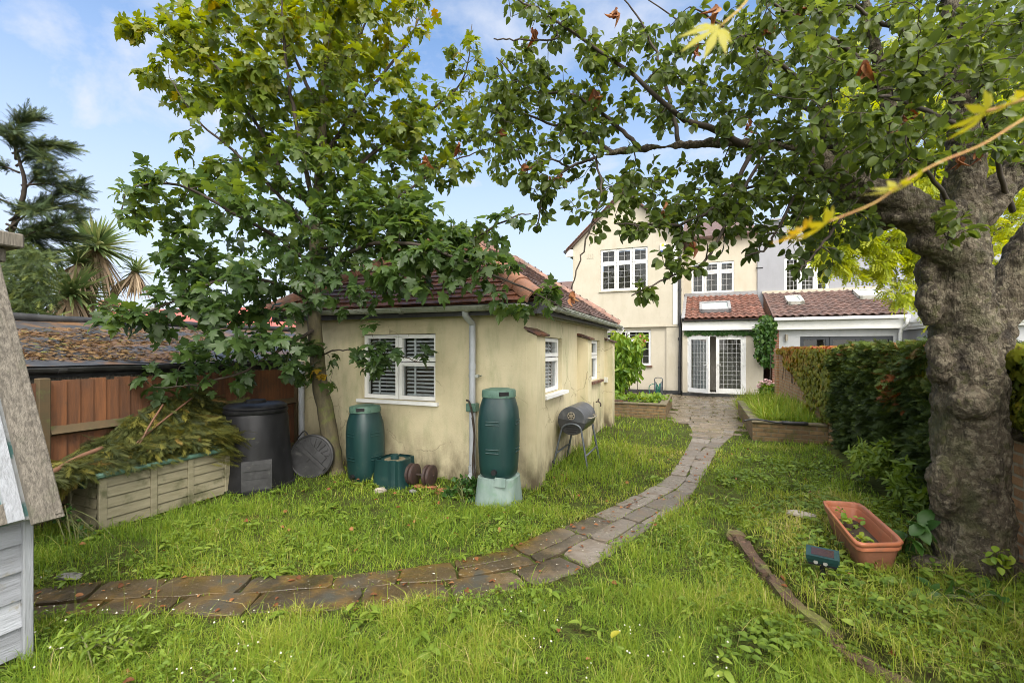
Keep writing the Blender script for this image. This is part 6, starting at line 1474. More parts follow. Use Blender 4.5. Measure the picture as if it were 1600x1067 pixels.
for (u, v, d) in ((893, 458, 2.85), (835, 48, 2.9), (962, 14, 2.85), (1350, 95, 2.3), (1205, 35, 2.4), (1120, 12, 2.6), (1275, 70, 2.5), (783, 205, 3.4), (715, 225, 3.5), (667, 248, 3.6), (820, 255, 3.1), (857, 280, 3.1), (876, 270, 3.1), (1425, 165, 2.4), (1410, 190, 2.35), (1040, 320, 2.8), (1170, 190, 3.0), (1080, 375, 2.7), (1250, 10, 2.5), (930, 145, 3.0), (1500, 240, 2.9), (1085, 70, 3.0), (1530, 230, 3.0)):
    p = P(u, v, d); tws.append(np.array([p + (0, 0, .03), p, p - (0, 0, .03)]))
foliage(dl, tws, [.5] * len(tws), DRY, (4, 7), (.04, .08), 1.6, .3, .008, .9, spread=(0, 1), tj=.3, out=.5, seed=8)
dl.build("dead_leaves", M['deadleaf'], ap_)
M['applefruit'] = MAT("green_apple", (.16, .26, .03), (.22, .28, .04), scale=30, rough=.35)
for (u, v, d, r) in ((993, 370, 2.72, .021), (735, 232, 3.45, .022), (996, 76, 2.9, .02), (811, 12, 2.9, .022), (1240, 150, 2.9, .022), (1100, 300, 2.8, .022)):
    p = P(u, v, d); MB().lathe([(.001, -r)] + [(r * math.cos(t_), r * math.sin(t_) * .95) for t_ in np.linspace(-1.3, 1.3, 9)] + [(.004, r * .85), (.001, r * .8)], p, 16).build("apple", M['applefruit'], ap_, smooth=True)

# ------------------------------------------------------------------ golden tree in the neighbouring garden
gt = thing("golden_tree", tuple(P(1470, 545, 8.6) * (1, 1, 0)), "tree with bright golden green foliage behind the brick wall and apple trunk", "tree")
T = Tree()
T.limb([P(1500, 545, 8.6) * (1, 1, 0), P(1500, 545, 8.6), P(1490, 420, 8.6), P(1480, 300, 8.7), P(1480, 150, 8.8)], .16, .04, n=24)
for pts in ([(1495, 440, 8.6), (1420, 380, 8.4), (1350, 380, 8.2), (1300, 410, 8.1)], [(1490, 380, 8.6), (1430, 300, 8.4), (1350, 250, 8.3), (1290, 220, 8.3)], [(1492, 420, 8.6), (1560, 360, 8.6), (1620, 330, 8.5)], [(1484, 330, 8.7), (1540, 220, 8.7), (1600, 120, 8.7)], [(1495, 470, 8.6), (1440, 450, 8.3), (1400, 462, 8.1)]): T.pix(pts, .05, .01, n=18, sides=7)
E = [(1345, 375, 75, 60, 7.8, 8.9, 1, .55), (1300, 400, 34, 44, 7.9, 8.4, 1, .5), (1420, 330, 100, 90, 7.9, 9.3, 1, .6), (1500, 250, 130, 110, 8.0, 9.6, .8, .6), (1420, 430, 60, 44, 7.9, 8.7, 1, .5), (1450, 480, 40, 22, 7.9, 8.4, 1, .55), (1570, 380, 70, 80, 8.0, 9.2, 1, .6), (1400, 200, 120, 90, 8.0, 9.4, .7, .6), (1330, 290, 60, 60, 8.0, 9, .8, .55), (1590, 200, 70, 100, 8.0, 9.4, .8, .6), (1385, 385, 55, 40, 7.8, 8.5, .8, .5), (1480, 120, 130, 90, 8.4, 9.6, .55, .6), (1340, 150, 100, 90, 8.4, 9.4, .4, .6), (1280, 350, 40, 40, 8, 8.5, .9, .55)]
C, tn = clusters(E, .0052, seed=41); order = np.argsort(np.min(np.linalg.norm(C[:, None] - np.array(T.pos)[None, ::3], axis=2), axis=1))
tw = T.grow(C, maxlen=3); T.wood.build("trunk", M['twig'], gt, smooth=True); T.twig.build("branches", M['twig'], gt)
fo = MB(); foliage(fo, tw, tn[order], PINN, (8, 13), (.16, .27), .6, 1.0, .02, .5, spread=(.2, 1), tj=.25, seed=9); fo.build("foliage", M['gold'], gt)

# ------------------------------------------------------------------ conifer and palms beyond the garage
def sprays(mb, centres, axes, tmpl, size, tone, tj=.2, nj=.4, seed=2):
    r_ = np.random.default_rng(seed); n = len(centres)
    R = frames(np.asarray(axes), np.array([0, 0, 1.0]) + r_.normal(0, nj, (n, 3)))
    instances(mb, tmpl[0], tmpl[1], np.asarray(centres), R, r_.uniform(*size, n), np.clip(np.asarray(tone) + r_.normal(0, tj, n), 0, 1))
cf = thing("conifer_tree", tuple(P(-20, 545, 8.2) * (1, 1, 0)), "dark feathery conifer rising beyond the garage roof at the left edge", "tree")
T = Tree(); T.limb([P(-15, 545, 8.2) * (1, 1, 0), P(-12, 560, 8.2), P(-5, 470, 8.2), P(8, 390, 8.2)], .16, .09, n=20)
T.pix([(8, 390, 8.2), (38, 300, 8.1), (30, 250, 8.1), (18, 205, 8.1)], .05, .012, n=14)
cfb = []
for (u0, v0, u1, v1) in ((18, 212, 52, 184), (20, 240, 98, 232), (25, 260, 70, 246), (34, 290, 128, 302), (34, 300, 90, 262), (20, 330, 120, 330), (10, 360, 126, 288), (5, 380, 110, 372), (0, 400, 90, 350), (18, 225, -30, 190), (30, 270, -40, 260), (20, 320, -50, 310), (10, 380, -60, 370), (25, 250, 20, 205), (5, 400, 60, 402), (10, 350, 80, 400), (15, 345, 60, 330), (12, 385, 118, 345), (0, 420, 60, 430)):
    L_ = T.pix([(u0, v0, 8.1), ((u0 + u1) / 2, (v0 + v1) / 2 - 8, 8.0 + rng.uniform(-.3, .3)), (u1, v1, 8.0 + rng.uniform(-.7, .6))], .022, .004, n=14, sides=5)
    for i in range(3, 14):
        for k in range(15):
            d_ = norm(L_[min(i + 1, 13)] - L_[i - 1]); sd_ = norm(np.cross(d_, (0, 0, 1))) * rng.choice([-1, 1])
            cfb.append((L_[i] + rng.normal(0, .035, 3), d_ * .8 + sd_ * rng.uniform(.0, .8) + (0, 0, rng.uniform(-.25, .75)), rng.uniform(.2, .9)))
T.wood.build("trunk", M['twig'], cf, smooth=True)
fo = MB(); sprays(fo, [c[0] for c in cfb], [c[1] for c in cfb], THUJA, (.14, .34), [c[2] for c in cfb], nj=.9); fo.build("foliage", M['conifer'], cf)
bs = thing("evergreen_bush", tuple(P(20, 545, 7.0) * (1, 1, 0)), "dense green evergreen bush spilling over the garage roof below the conifer", "shrub")
fo = MB(); Cc, Aa, Tt = [], [], []
for (u, v, ru, rv, n) in ((20, 430, 62, 60, 1000), (55, 440, 36, 45, 400), (15, 500, 50, 46, 800), (50, 535, 50, 26, 450), (70, 512, 30, 18, 160), (45, 470, 45, 40, 420)):
    for _ in range(n):
        a_ = rng.uniform(0, 6.28); q = math.sqrt(rng.random()); p = P(u + ru * q * math.cos(a_), v + rv * q * math.sin(a_), rng.uniform(6.2, 7.6))
        zr_ = 1.43 + max(0, (-5.5 - p[0])) / 2.5 * .54
        if p[0] > -8.2 and p[2] < zr_: p[2] = zr_ + rng.uniform(0, .06)
        Cc.append(p); Aa.append(rng.normal(0, .6, 3) + np.array([.5, -.5, rng.uniform(-.7, .5)])); Tt.append(rng.uniform(.2, .8))
sprays(fo, Cc, Aa, THUJA, (.12, .24), Tt, nj=.8, seed=4); bo = fo.build("foliage", M['conifer2'], bs)
m = MB()
for k in range(6): m.tube(smooth_line([P(0, 545, 7.3) * (1, 1, 0), P(10 + 8 * k, 520, 7.2), P(5 + 14 * k, 440 + 8 * k, 7.0)], 10), .02, 6)
m.build("stems", M['twig'], bs)
# needle litter on the garage roof
m = MB(); Cc, Aa = [], []
for _ in range(2800):
    u, v = rng.uniform(25, 330), rng.uniform(512, 562); r_ = ray(u, v); 
    d = None
    for dd in np.linspace(3.5, 8.5, 60):
        p = CP + r_ * dd
        if p[0] < -5.5 and p[2] < 1.43 + (-5.5 - p[0]) / 2.5 * .54 + .02: d = dd; break
    if d and p[0] > -8: Cc.append(p); Aa.append(np.append(rng.normal(0, 1, 2), .05))
M['needles'] = LEAF("fallen_needles", [(0, (.05, .035, .018)), (.5, (.15, .085, .035)), (.85, (.26, .16, .06)), (1, (.14, .15, .03))], trans=.1, rough=.8)
sprays(m, Cc, Aa, SPRIG, (.03, .085), np.full(len(Cc), .5), tj=.3, nj=.3); tag(m.build("needle_litter", M['needles'], None), "brown fallen conifer needles and twigs scattered on the felt roof", "needle litter", kind="stuff")
def palm(name, base, heads, label, stems):
    t = thing(name, tuple(base), label, "palm")
    m = MB()
    for s_ in stems: m.tube(smooth_line(s_, 14), np.linspace(.10, .07, 14), 9)
    m.build("trunk", M['palm_bark'], t, smooth=True)
    for (c, R_, nlv, nd, sq) in heads:
        for nm, n, mt_, lo, hi in (("leaf_crown", nlv, 'sword', -.15, 1.0), ("dry_skirt", nd, 'straw', -1.4, -.35)):
            if n == 0: continue
            Vs = MB()
            for _ in range(n):
                az = rng.uniform(0, 6.283); el = rng.uniform(lo, hi) * 1.35; L_ = R_ * rng.uniform(.75, 1.05)
                d0 = np.array([math.cos(az) * math.cos(el), math.sin(az) * math.cos(el), math.sin(el)])
                dr = rng.uniform(.15, .5) if nm == "leaf_crown" else rng.uniform(.5, 1.2)
                ts_ = np.array([0, .3, .65, 1.0]); pts = c + d0 * (ts_ * L_)[:, None] - np.array([0, 0, 1]) * (ts_ ** 2 * L_ * dr * max(.1, math.cos(el)))[:, None]
                sd_ = norm(np.cross(d0, rng.normal(0, .3, 3) + (0, 0, 1))); wd = np.array([.5, 1, .75, .05]) * .022 * (R_ / .7 + .3)
                V = np.vstack([pts - sd_ * wd[:, None], pts + sd_ * wd[:, None]])
                Vs.add(V, [(0, 4, 5, 1), (1, 5, 6, 2), (2, 6, 7, 3)], rng.random())
            Vs.build(nm, M[mt_], t)
    return t
DP = 9.6
c1, c2, c3, c4 = P(150, 388, DP), P(122, 412, DP - .3), P(113, 462, DP - .5), P(212, 425, DP + .5)
pb = P(140, 545, DP) * (1, 1, 0); pb2 = P(158, 545, DP + .3) * (1, 1, 0)
palm("cabbage_palm", pb, [(c1, .86, 210, 90, 0), (c2, .62, 80, 130, 0), (c3, .9, 200, 110, 0)], "cabbage palm with spiky green heads and dry straw skirts beyond the garage", [[pb, P(141, 520, DP), P(142, 470, DP), P(152, 420, DP), c1], [P(142, 470, DP), P(130, 440, DP - .2), c2], [P(141, 520, DP), P(125, 490, DP - .4), c3]])
palm("cabbage_palm", pb2, [(c4, .5, 60, 80, 0)], "smaller leaning cabbage palm with one drooping head beside the chimney", [[pb2, P(162, 505, DP + .3), P(172, 470, DP + .4), P(188, 447, DP + .4), P(203, 438, DP + .5), c4]])

# ------------------------------------------------------------------ pile of cut conifer branches
pil = thing("cut_branches", (-5.1, 2.9, .5), "heap of cut conifer branches with yellowing sprays dumped on the storage box", "branches")
m = MB()
def pile_z(x, y):   # heap surface: leaning high against the fence towards the compost bin
    f = np.clip((x + 5.38) / .55, 0, 1); top = np.interp(y, [1.8, 2.5, 2.9, 3.36, 3.6, 3.95], [.42, .74, 1.0, 1.2, 1.08, .7]); lo = .55
    return lo + max(top - lo, -.1) * (1 - f) ** 1.15 + .04 * f + .05 * mnoise.noise(Vector((x * 5, y * 5, 2)))
Cc, Aa, Tt = [], [], []
for (u0, v0, u1, v1) in ((300, 622, 180, 722), (255, 632, 215, 700), (350, 660, 205, 700)):
    m.tube(smooth_line([PX(u0, v0, -5.14), PX((u0 + u1) / 2, (v0 + v1) / 2 - 3, -5.05), PX(u1, v1, -4.98)], 10), [.010] * 10, 6)
m.tube(smooth_line([P(70, 745, 3.7), P(120, 716, 4.0), P(160, 700, 4.2)], 10), [.022] * 10, 7)
m.build("branch", M['twig_red'], pil, smooth=True)
for _ in range(5200):
    x = -5.36 + .44 * rng.random(); y = np.clip(rng.normal(2.95, .48), 1.95, 3.85); z = pile_z(x, y) + rng.uniform(-.12, .03)
    z = max(z, .55)
    Cc.append((x, y, z)); a_ = rng.normal(RAD(30), .55)
    Aa.append((math.sin(a_) * .8 + .2, math.cos(a_) * rng.choice([1, 1, 1, -.6]), rng.uniform(-.45, .1) if x < -5.05 else rng.uniform(-.12, .12))); Tt.append(np.clip(.3 + .3 * mnoise.noise(Vector((x * 6, y * 6, 0))) + rng.normal(0, .2), 0, 1))
for _ in range(240):   # spill over the near end and the compost bin side
    y = rng.uniform(1.85, 2.2); x = rng.uniform(-5.35, -5.0); Cc.append((x, y, rng.uniform(.35, .62))); Aa.append((.3, -.6, rng.uniform(-.7, .0))); Tt.append(.75)
for _ in range(650):
    x = rng.uniform(-5.25, -4.72); y = rng.uniform(3.2, 3.85); Cc.append((x, y, rng.uniform(.6, .98) - (x + 5.2) * .5)); Aa.append((.4, .75, rng.uniform(-.35, .15))); Tt.append(.5)
fo = MB(); sprays(fo, Cc, Aa, THUJA, (.11, .27), Tt, tj=.1, nj=.7, seed=6); fo.build("foliage", M['pile'], pil)

# ------------------------------------------------------------------ yew hedge
yh = thing("yew_hedge", (2.1, 6.7, .1), "dark clipped yew hedge standing in front of the brick wall", "hedge")
HX0, HX1, HY0, HY1, HZ1 = 1.74, 2.6, 4.7, 8.25, 1.66
def hsurf(y, z):  # uneven front face
    return HX0 + .13 + .13 * mnoise.noise(Vector((y * 1.3, z * 1.6, 3.1))) + .07 * mnoise.noise(Vector((y * 4, z * 4, 7))) + .12 * max(0, (.55 - z)) + .10 * max(0, z - 1.35)
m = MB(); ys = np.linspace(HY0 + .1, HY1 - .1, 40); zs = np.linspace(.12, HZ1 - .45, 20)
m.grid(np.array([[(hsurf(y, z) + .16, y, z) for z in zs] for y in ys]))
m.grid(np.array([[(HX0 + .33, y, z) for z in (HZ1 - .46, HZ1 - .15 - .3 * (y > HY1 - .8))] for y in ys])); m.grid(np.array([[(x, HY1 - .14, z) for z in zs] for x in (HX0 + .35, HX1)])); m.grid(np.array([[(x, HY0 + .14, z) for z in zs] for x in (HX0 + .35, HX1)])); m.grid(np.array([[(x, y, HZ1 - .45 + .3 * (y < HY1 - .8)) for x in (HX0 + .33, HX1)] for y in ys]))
m.build("dark_core", MAT("dark_inner_yew", (.008, .012, .005), (.016, .014, .008), scale=12, rough=.95), yh)  # near-black core sheets stand in for the shaded inside of the hedge
Cc, Aa, Tt = [], [], []
for _ in range(17000):
    y = rng.uniform(HY0, HY1); z = .1 + (HZ1 - .1) * rng.random() ** .9; z = min(z, HZ1 - .35 * max(0, (y - HY1 + .7) / .7) ** 2); Cc.append((hsurf(y, z) + rng.uniform(-.03, .16), y, z)); Aa.append((-.7, rng.normal(0, .55), rng.uniform(-.5, .7))); Tt.append(rng.uniform(.1, .6) + .25 * (z > 1.2))
for _ in range(5000):
    y = rng.uniform(HY0, HY1); x = rng.uniform(HX0 + .12, HX1); Cc.append((x, y, HZ1 - .12 - .33 * max(0, (y - HY1 + .7) / .7) ** 2 + .07 * mnoise.noise(Vector((x * 3, y * 2, 1))))); Aa.append((rng.normal(-.2, .5), rng.normal(0, .5), rng.uniform(.3, 1.3))); Tt.append(rng.uniform(.5, .85))
for _ in range(3000):
    x = rng.uniform(HX0 + .1, HX1); z = rng.uniform(.1, HZ1 - .05); Cc.append((x, HY1 - .1 + rng.uniform(-.08, .1), z)); Aa.append((rng.normal(0, .5), .7, rng.uniform(-.4, .6))); Tt.append(rng.uniform(.2, .75))
for _ in range(60): 
    Cc.append((HX0 + rng.uniform(.0, .1), rng.normal(5.75, .12), rng.uniform(1.0, 1.35))); Aa.append((-.5, rng.normal(0, .6), rng.uniform(-.6, .5))); Tt.append(1.0)
fo = MB(); sprays(fo, Cc, Aa, SPRIG, (.06, .13), Tt, tj=.12, nj=.5, seed=7); fo.build("foliage", M['yew'], yh)

# ------------------------------------------------------------------ creepers, vines, shrubs
def leafset(mb, pts, axes, nrm, tmpl, size, tone, tj=.2, seed=3):
    r_ = np.random.default_rng(seed); n = len(pts)
    instances(mb, tmpl[0], tmpl[1], np.asarray(pts), frames(np.asarray(axes), np.asarray(nrm)), r_.uniform(*size, n), np.clip(np.asarray(tone) + r_.normal(0, tj, n), 0, 1))
cr = thing("wall_creeper", (1.95, 11, 1.5), "creeper turning orange and yellow draped over the top of the brick wall", "creeper")
m = MB(); pp, aa, nn, tt = [], [], [], []
for _ in range(6500):
    y = rng.uniform(3.0, 13.9); lim = .30 + .55 * np.clip((12.9 - y) / 2.6, 0, 1) + .22 * mnoise.noise(Vector((y * 1.3, 0, 0))) + .12 * mnoise.noise(Vector((y * 4.1, 3, 0)))
    if y > 12.9: lim *= .25
    if y < 8.5: lim = .4
    s_ = rng.random() ** 1.2
    z = 1.6 - s_ * max(lim, .02) * (1.25 if y < 10.5 else 1.0); 
    if z < .25: z = rng.uniform(.25, .8)
    pp.append((1.93 - rng.uniform(0, .07), y, z)); aa.append((-.25, rng.normal(0, .4), -1)); nn.append((-1, rng.normal(0, .35), .45)); tt.append(np.clip(.2 + .62 * np.clip((y - 8.3) / 3.5, 0, 1) * rng.uniform(.3, 1) * np.clip(1.2 - (1.6 - z) / .9, .2, 1), 0, 1))
for _ in range(2200):
    y = rng.uniform(3.0, 13.6); pp.append((rng.uniform(1.92, 2.22), y, 1.59 + rng.uniform(0, .06))); aa.append((-.6, rng.normal(0, .5), -.3)); nn.append((-.3, rng.normal(0, .4), 1)); tt.append(rng.uniform(.55, 1) if y > 8.5 else rng.uniform(.1, .6))
leafset(m, pp, aa, nn, PALM, (.05, .10), tt, .12); m.build("foliage", M['creeper'], cr)
m = MB()
for k in range(14):
    y = 8.6 + k * .36; m.tube(smooth_line([(1.95, y, 1.58), (1.945, y + rng.normal(0, .1), 1.2), (1.95, y + rng.normal(0, .2), .8)], 8), .005, 4)
m.build("stems", M['twig'], cr)
vi = thing("corner_vine", (1.95, 16.4, 2.4), "leafy green vine hanging from the lean-to fascia and party wall corner", "vine")
m = MB(); pp, aa, nn, tt = [], [], [], []
def blob(mb_l, u, v, ru, rv, d0, d1, n, tone):
    for _ in range(n):
        a_ = rng.uniform(0, 6.28); q = math.sqrt(rng.random()); mb_l[0].append(P(u + ru * q * math.cos(a_), v + rv * q * math.sin(a_), rng.uniform(d0, d1))); mb_l[1].append(rng.normal(0, .5, 3) + (0, 0, -.8)); mb_l[2].append(rng.normal(0, .5, 3) + (-.1, -.9, .5)); mb_l[3].append(tone + rng.normal(0, .15))
Lx = (pp, aa, nn, tt)
for a in ((1199, 505, 14, 14, .6), (1196, 530, 17, 18, .45), (1194, 550, 15, 14, .35), (1198, 565, 10, 8, .4), (1204, 520, 9, 24, .4), (1186, 512, 10, 6, .4)): blob(Lx, a[0], a[1], a[2], a[3], 14.1, 14.7, int(a[2] * a[3] * .9), a[4])
for _ in range(420):
    u = rng.uniform(1070, 1186); k = .5 + .5 * mnoise.noise(Vector((u * .06, 0, 0))); 
    if rng.random() < k + .15: pp.append(PY(u, 516 + rng.uniform(0, 7) * k, 16.58)); aa.append((rng.normal(0, .5), -.2, -1)); nn.append((rng.normal(0, .3), -1, .4)); tt.append(.25)
leafset(m, pp, aa, nn, OVAL, (.08, .15), tt, .15); m.build("foliage", M['vine'], vi)
m = MB(); m.tube(smooth_line([(1.95, 16.2, .0), (2.0, 16.1, 1.2), (1.96, 16.3, 2.2), (1.7, 16.5, 2.3), (-.4, 16.52, 2.22)], 20), .012, 5); m.build("stems", M['twig'], vi)
sh = thing("rose_shrub", (-1.9, 12.0, .3), "bright green climbing shrub with a few roses beside the ground floor window", "shrub")
pp, aa, nn, tt = [], [], [], []; Lx = (pp, aa, nn, tt)
for a in ((972, 555, 22, 32, .55), (985, 570, 17, 26, .45), (965, 530, 12, 14, .8), (970, 590, 16, 16, .4), (990, 545, 13, 14, .5), (1000, 528, 10, 9, .8), (960, 575, 7, 30, .5)): blob(Lx, a[0], a[1], a[2], a[3], 11.6, 12.8, int(a[2] * a[3] * .8), a[4])
m = MB(); leafset(m, pp, aa, nn, LANCE, (.12, .22), tt, .15); m.build("foliage", M['bright'], sh)
m = MB()
for k in range(7): m.tube(smooth_line([P(968 + 2 * k, 622, 12.3), P(965 + 4 * k, 580, 12.3), P(958 + 7 * k, 520 + 5 * abs(k - 3), 12.2)], 8), .012, 5)
m.tube(smooth_line([P(996, 618, 12.1), P(997, 590, 12.1), P(1003, 575, 12.1)], 6), .008, 4); m.build("stems", M['twig'], sh)
for (u, v) in ((1006, 532), (1002, 526), (1003, 540)):
    p = P(u, v, 11.9); MB().lathe([(.001, -.05), (.045, -.02), (.055, .02), (.02, .04), (.001, .02)], p, 9).build("rose", M['rosered'], sh, smooth=True)
def mound(name, label, cat, base, blobs, tmpl, size, mt_, seed=3, stems=True, upish=.6):
    t = thing(name, tuple(base), label, cat); Lx = ([], [], [], [])
    for (u, v, ru, rv, d0, d1, n, tone) in blobs:
        for _ in range(n):
            a_ = rng.uniform(0, 6.28); q = math.sqrt(rng.random()); p = P(u + ru * q * math.cos(a_), v + rv * q * math.sin(a_), rng.uniform(d0, d1))
            p[2] = max(p[2], float(hgt(p[0], p[1])) + .01)
            Lx[0].append(p); Lx[1].append(rng.normal(0, .6, 3) + (0, -.2, .1)); Lx[2].append(rng.normal(0, .45, 3) + (0, -.35, .9)); Lx[3].append(tone)
    m = MB(); leafset(m, *Lx[:3], tmpl, size, Lx[3], .16, seed); m.build("foliage", M[mt_], t)
    if stems:
        m = MB(); ids = rng.integers(0, len(Lx[0]), min(26, len(Lx[0])))
        for i in ids: e_ = Lx[0][i]; b_ = np.array([base[0] + rng.normal(0, .08), base[1] + rng.normal(0, .08), base[2] - .02]); m.tube(smooth_line([b_, (b_ + e_) / 2 + (0, 0, .05), e_], 5), .004, 4)
        m.build("stems", M['vine_stem'], t)
    return t
M['vine_stem'] = MAT("green_stem", (.07, .10, .02), (.10, .09, .03), scale=20, rough=.7)
mound("leafy_bush", "low spreading green bush growing at the foot of the yew hedge", "bush", G(1410, 735, .13), [(1405, 715, 44, 34, 4.5, 4.9, 560, .5), (1360, 722, 32, 24, 4.6, 5.0, 260, .6), (1435, 695, 24, 28, 4.4, 4.8, 200, .5), (1345, 705, 18, 14, 4.9, 5.3, 90, .55), (1418, 752, 30, 36, 3.9, 4.3, 320, .35), (1440, 790, 16, 20, 3.7, 3.9, 120, .3)], LANCE, (.05, .10), 'weed')
mound("flowering_plant", "clump of green leaves with pale pink flower heads by the wall pier", "plant", G(1200, 632, .05), [(1200, 612, 15, 11, 12.8, 13.4, 170, .5), (1190, 622, 8, 6, 12.8, 13.2, 40, .6)], LANCE, (.14, .26), 'bright')
m = MB(); o = [x for x in COL.objects if x.name.startswith("flowering_plant")][0]
for (u, v) in ((1190, 598), (1196, 595), (1203, 597), (1209, 601), (1200, 600), (1186, 603), (1212, 606)):
    p = P(u, v, 13.0)
    m = MB()
    for d_ in unit(16): m.obox(p + d_ * .055, d_, *norm(np.array([np.cross(d_, (.3, .1, .9)), np.cross(d_, np.cross(d_, (.3, .1, .9)))])), .012, .02, .02)
    m.build("flower_head", M['pinkpetal'], o)
mound("planter_weeds", "yellowish leafy weeds filling the low brick planter", "plants", (-1.7, 12, .3), [(990, 622, 40, 7, 11.0, 12.6, 420, .7), (1030, 624, 18, 5, 11.0, 12.2, 140, .6), (960, 618, 14, 8, 11.2, 12.4, 110, .6)], BROAD, (.07, .13), 'bright', stems=False)
mound("wall_foot_weeds", "small nettle-like weeds growing between the downpipe outlet and the pale green stand", "weeds", G(728, 778), [(728, 757, 20, 12, 4.85, 5.0, 130, .25), (705, 772, 14, 8, 4.85, 5.0, 60, .35), (740, 775, 14, 8, 4.75, 4.9, 60, .35)], BROAD, (.035, .07), 'vine')
mound("sapling", "tiny light green sapling sprouting at the foot of the gnarled trunk", "sapling", G(1562, 905, .13), [(1562, 870, 22, 20, 2.68, 2.78, 26, .8)], OVAL, (.035, .06), 'bright')
mound("dock_plant", "broad leaved dock plant in the raised ground at the lower right", "plant", G(1530, 960, .13), [(1530, 940, 45, 22, 2.5, 2.75, 16, .45), (1480, 925, 40, 12, 2.6, 2.8, 10, .4)], BROAD, (.06, .11), 'vine')
mound("comfrey_plant", "broad leaved plant between the trough and the gnarled trunk", "plant", G(1440, 870, .13), [(1432, 832, 22, 22, 3.0, 3.2, 22, .3)], BROAD, (.09, .15), 'vine')
mound("nettle_clump", "light green nettle clump in the lawn at the playhouse corner", "plant", G(170, 1020), [(150, 1010, 70, 26, 2.25, 2.5, 420, .6), (210, 985, 40, 20, 2.4, 2.55, 160, .55)], LANCE, (.025, .055), 'weed')
mound("bramble_shoot", "thin dark stemmed shoot with small leaves at the storage box corner", "plant", G(135, 845), [(130, 835, 16, 22, 3.75, 3.9, 26, .3), (95, 800, 22, 12, 3.8, 3.95, 40, .2)], OVAL, (.03, .055), 'vine')
# seedlings in the trough
sd_t = thing("trough_seedlings", tuple(cc), "pale green seedlings growing inside the terracotta trough", "seedlings")
Lx = ([], [], [], [])
for (cu, cv, n, h_) in ((.22, .35, 12, .12), (.38, .4, 16, .11), (.3, .6, 8, .06), (.62, .45, 12, .03), (.75, .6, 10, .03), (.72, .3, 8, .02)):
    for _ in range(n):
        u_, v_ = cu + rng.normal(0, .05), cv + rng.normal(0, .08); q = TR[0] * (1 - u_) * (1 - v_) + TR[3] * u_ * (1 - v_) + TR[1] * (1 - u_) * v_ + TR[2] * u_ * v_
        Lx[0].append(q + (0, 0, -.12 + rng.uniform(.0, 1) * h_)); Lx[1].append(rng.normal(0, .6, 3)); Lx[2].append(rng.normal(0, .4, 3) + (0, -.4, 1)); Lx[3].append(.85)
m = MB(); leafset(m, *Lx[:3], OVAL, (.03, .055), Lx[3]); m.build("foliage", M['bright'], sd_t)

# ------------------------------------------------------------------ golden acer twigs close to the lens
ac = thing("acer_branch", tuple(P(1700, 140, .62)), "blurred golden acer twig with red stalks reaching in from the right edge", "branch")
m = MB(); st_ = smooth_line([P(1720, 120, .66), P(1600, 186, .64), P(1535, 226, .632), P(1470, 253, .622), P(1415, 283, .615), P(1365, 318, .608), P(1290, 348, .60)], 24); m.tube(st_, np.linspace(.0016, .0009, 24), 7)
m.tube(smooth_line([P(1720, 90, .66), P(1640, 140, .64), P(1540, 175, .63)], 10), .002, 6); m.build("stem", M['twig_acer'] if 'twig_acer' in M else MAT("acer_stem", (.42, .26, .06), (.40, .17, .05), scale=30, rough=.5), ac, smooth=True)
def acer_leaf(mb, p, ax, nr, s_, tone): instances(mb, ACER[0], ACER[1], np.array([p]), frames(np.array([ax], float), np.array([nr], float)), [s_], [tone])
m = MB(); dn = P(1190, 390, .60) - P(1500, 200, .60); dn = norm(dn); view = norm(P(1400, 280, .6) - CP)
perp = np.cross(dn, view)
for (u, v, d, tone, s_, k) in ((1290, 350, .60, .35, .052, .3), (1255, 360, .60, .7, .045, .2), (1425, 285, .62, .2, .045, -.1), (1400, 290, .615, .3, .04, .1), (1540, 175, .63, .25, .05, .1), (1600, 150, .63, .3, .05, .15)):
    acer_leaf(m, P(u, v, d), dn + np.array([0, 0, -.12 * k]), perp + view * rng.uniform(-.35, .35) + rng.normal(0, .15, 3), s_, tone)
m.build("leaves", M['acer'], ac)
ac2 = thing("acer_branch", tuple(P(1180, -40, .7)), "single blurred yellow acer leaf hanging at the top edge", "branch")
m = MB(); m.tube(smooth_line([P(1190, -60, .7), P(1168, 0, .7), P(1125, 42, .7)], 10), .0016, 6); m.build("stem", MAT("acer_stalk", (.45, .30, .06), rough=.5), ac2, smooth=True)
m = MB(); acer_leaf(m, P(1122, 45, .7), P(1050, 75, .69) - P(1122, 45, .7), (-view + np.array([.3, .2, .5])), .062, .3); m.build("leaf", M['acer'], ac2)
# ------------------------------------------------------------------ grass, weeds, clover, fallen leaves
BLOCK = [((OX0 - .1, OY0 - .02), (OX1 + .02, OY1)), ((OX1, 4.85), (OX1 + .12, 5.16)), ((-5.35, 2.26), (-4.82, 3.48)), ((-4.6, -1), (-3.2, 1.25)), ((-2.75, 10.9), (-.72, 13.4)), ((.84, 9.0), (2.2, 12.4)), ((1.95, 0), (2.3, 15)), ((-20, -2), (-5.36, 9))]
def ok_ground(x, y, path_m=.0):
    r = ~in_poly(x, y, PATHG) & ~in_poly(x, y, PATIO)
    for (a_, b_) in BLOCK: r &= ~((x > a_[0]) & (x < b_[0]) & (y > a_[1]) & (y < b_[1]))
    r &= ~((x > 1.66) & (y > 4.7) & (y < 8.7))
    r &= (y < 13.2) & (x < 2.0)
    for (c, R_) in (((-4.87, 3.82), .4), ((-1.975, 4.4), .2), ((-3.8, 4.48), .17), (G(1518, 895, .13)[:2], .17), (cc[:2], .16)): r &= np.hypot(x - c[0], y - c[1]) > R_
    return r
def pnoise(x, y, s, seed=0):
    return np.array([mnoise.noise(Vector((a_ * s, b_ * s, seed))) for a_, b_ in zip(x, y)])
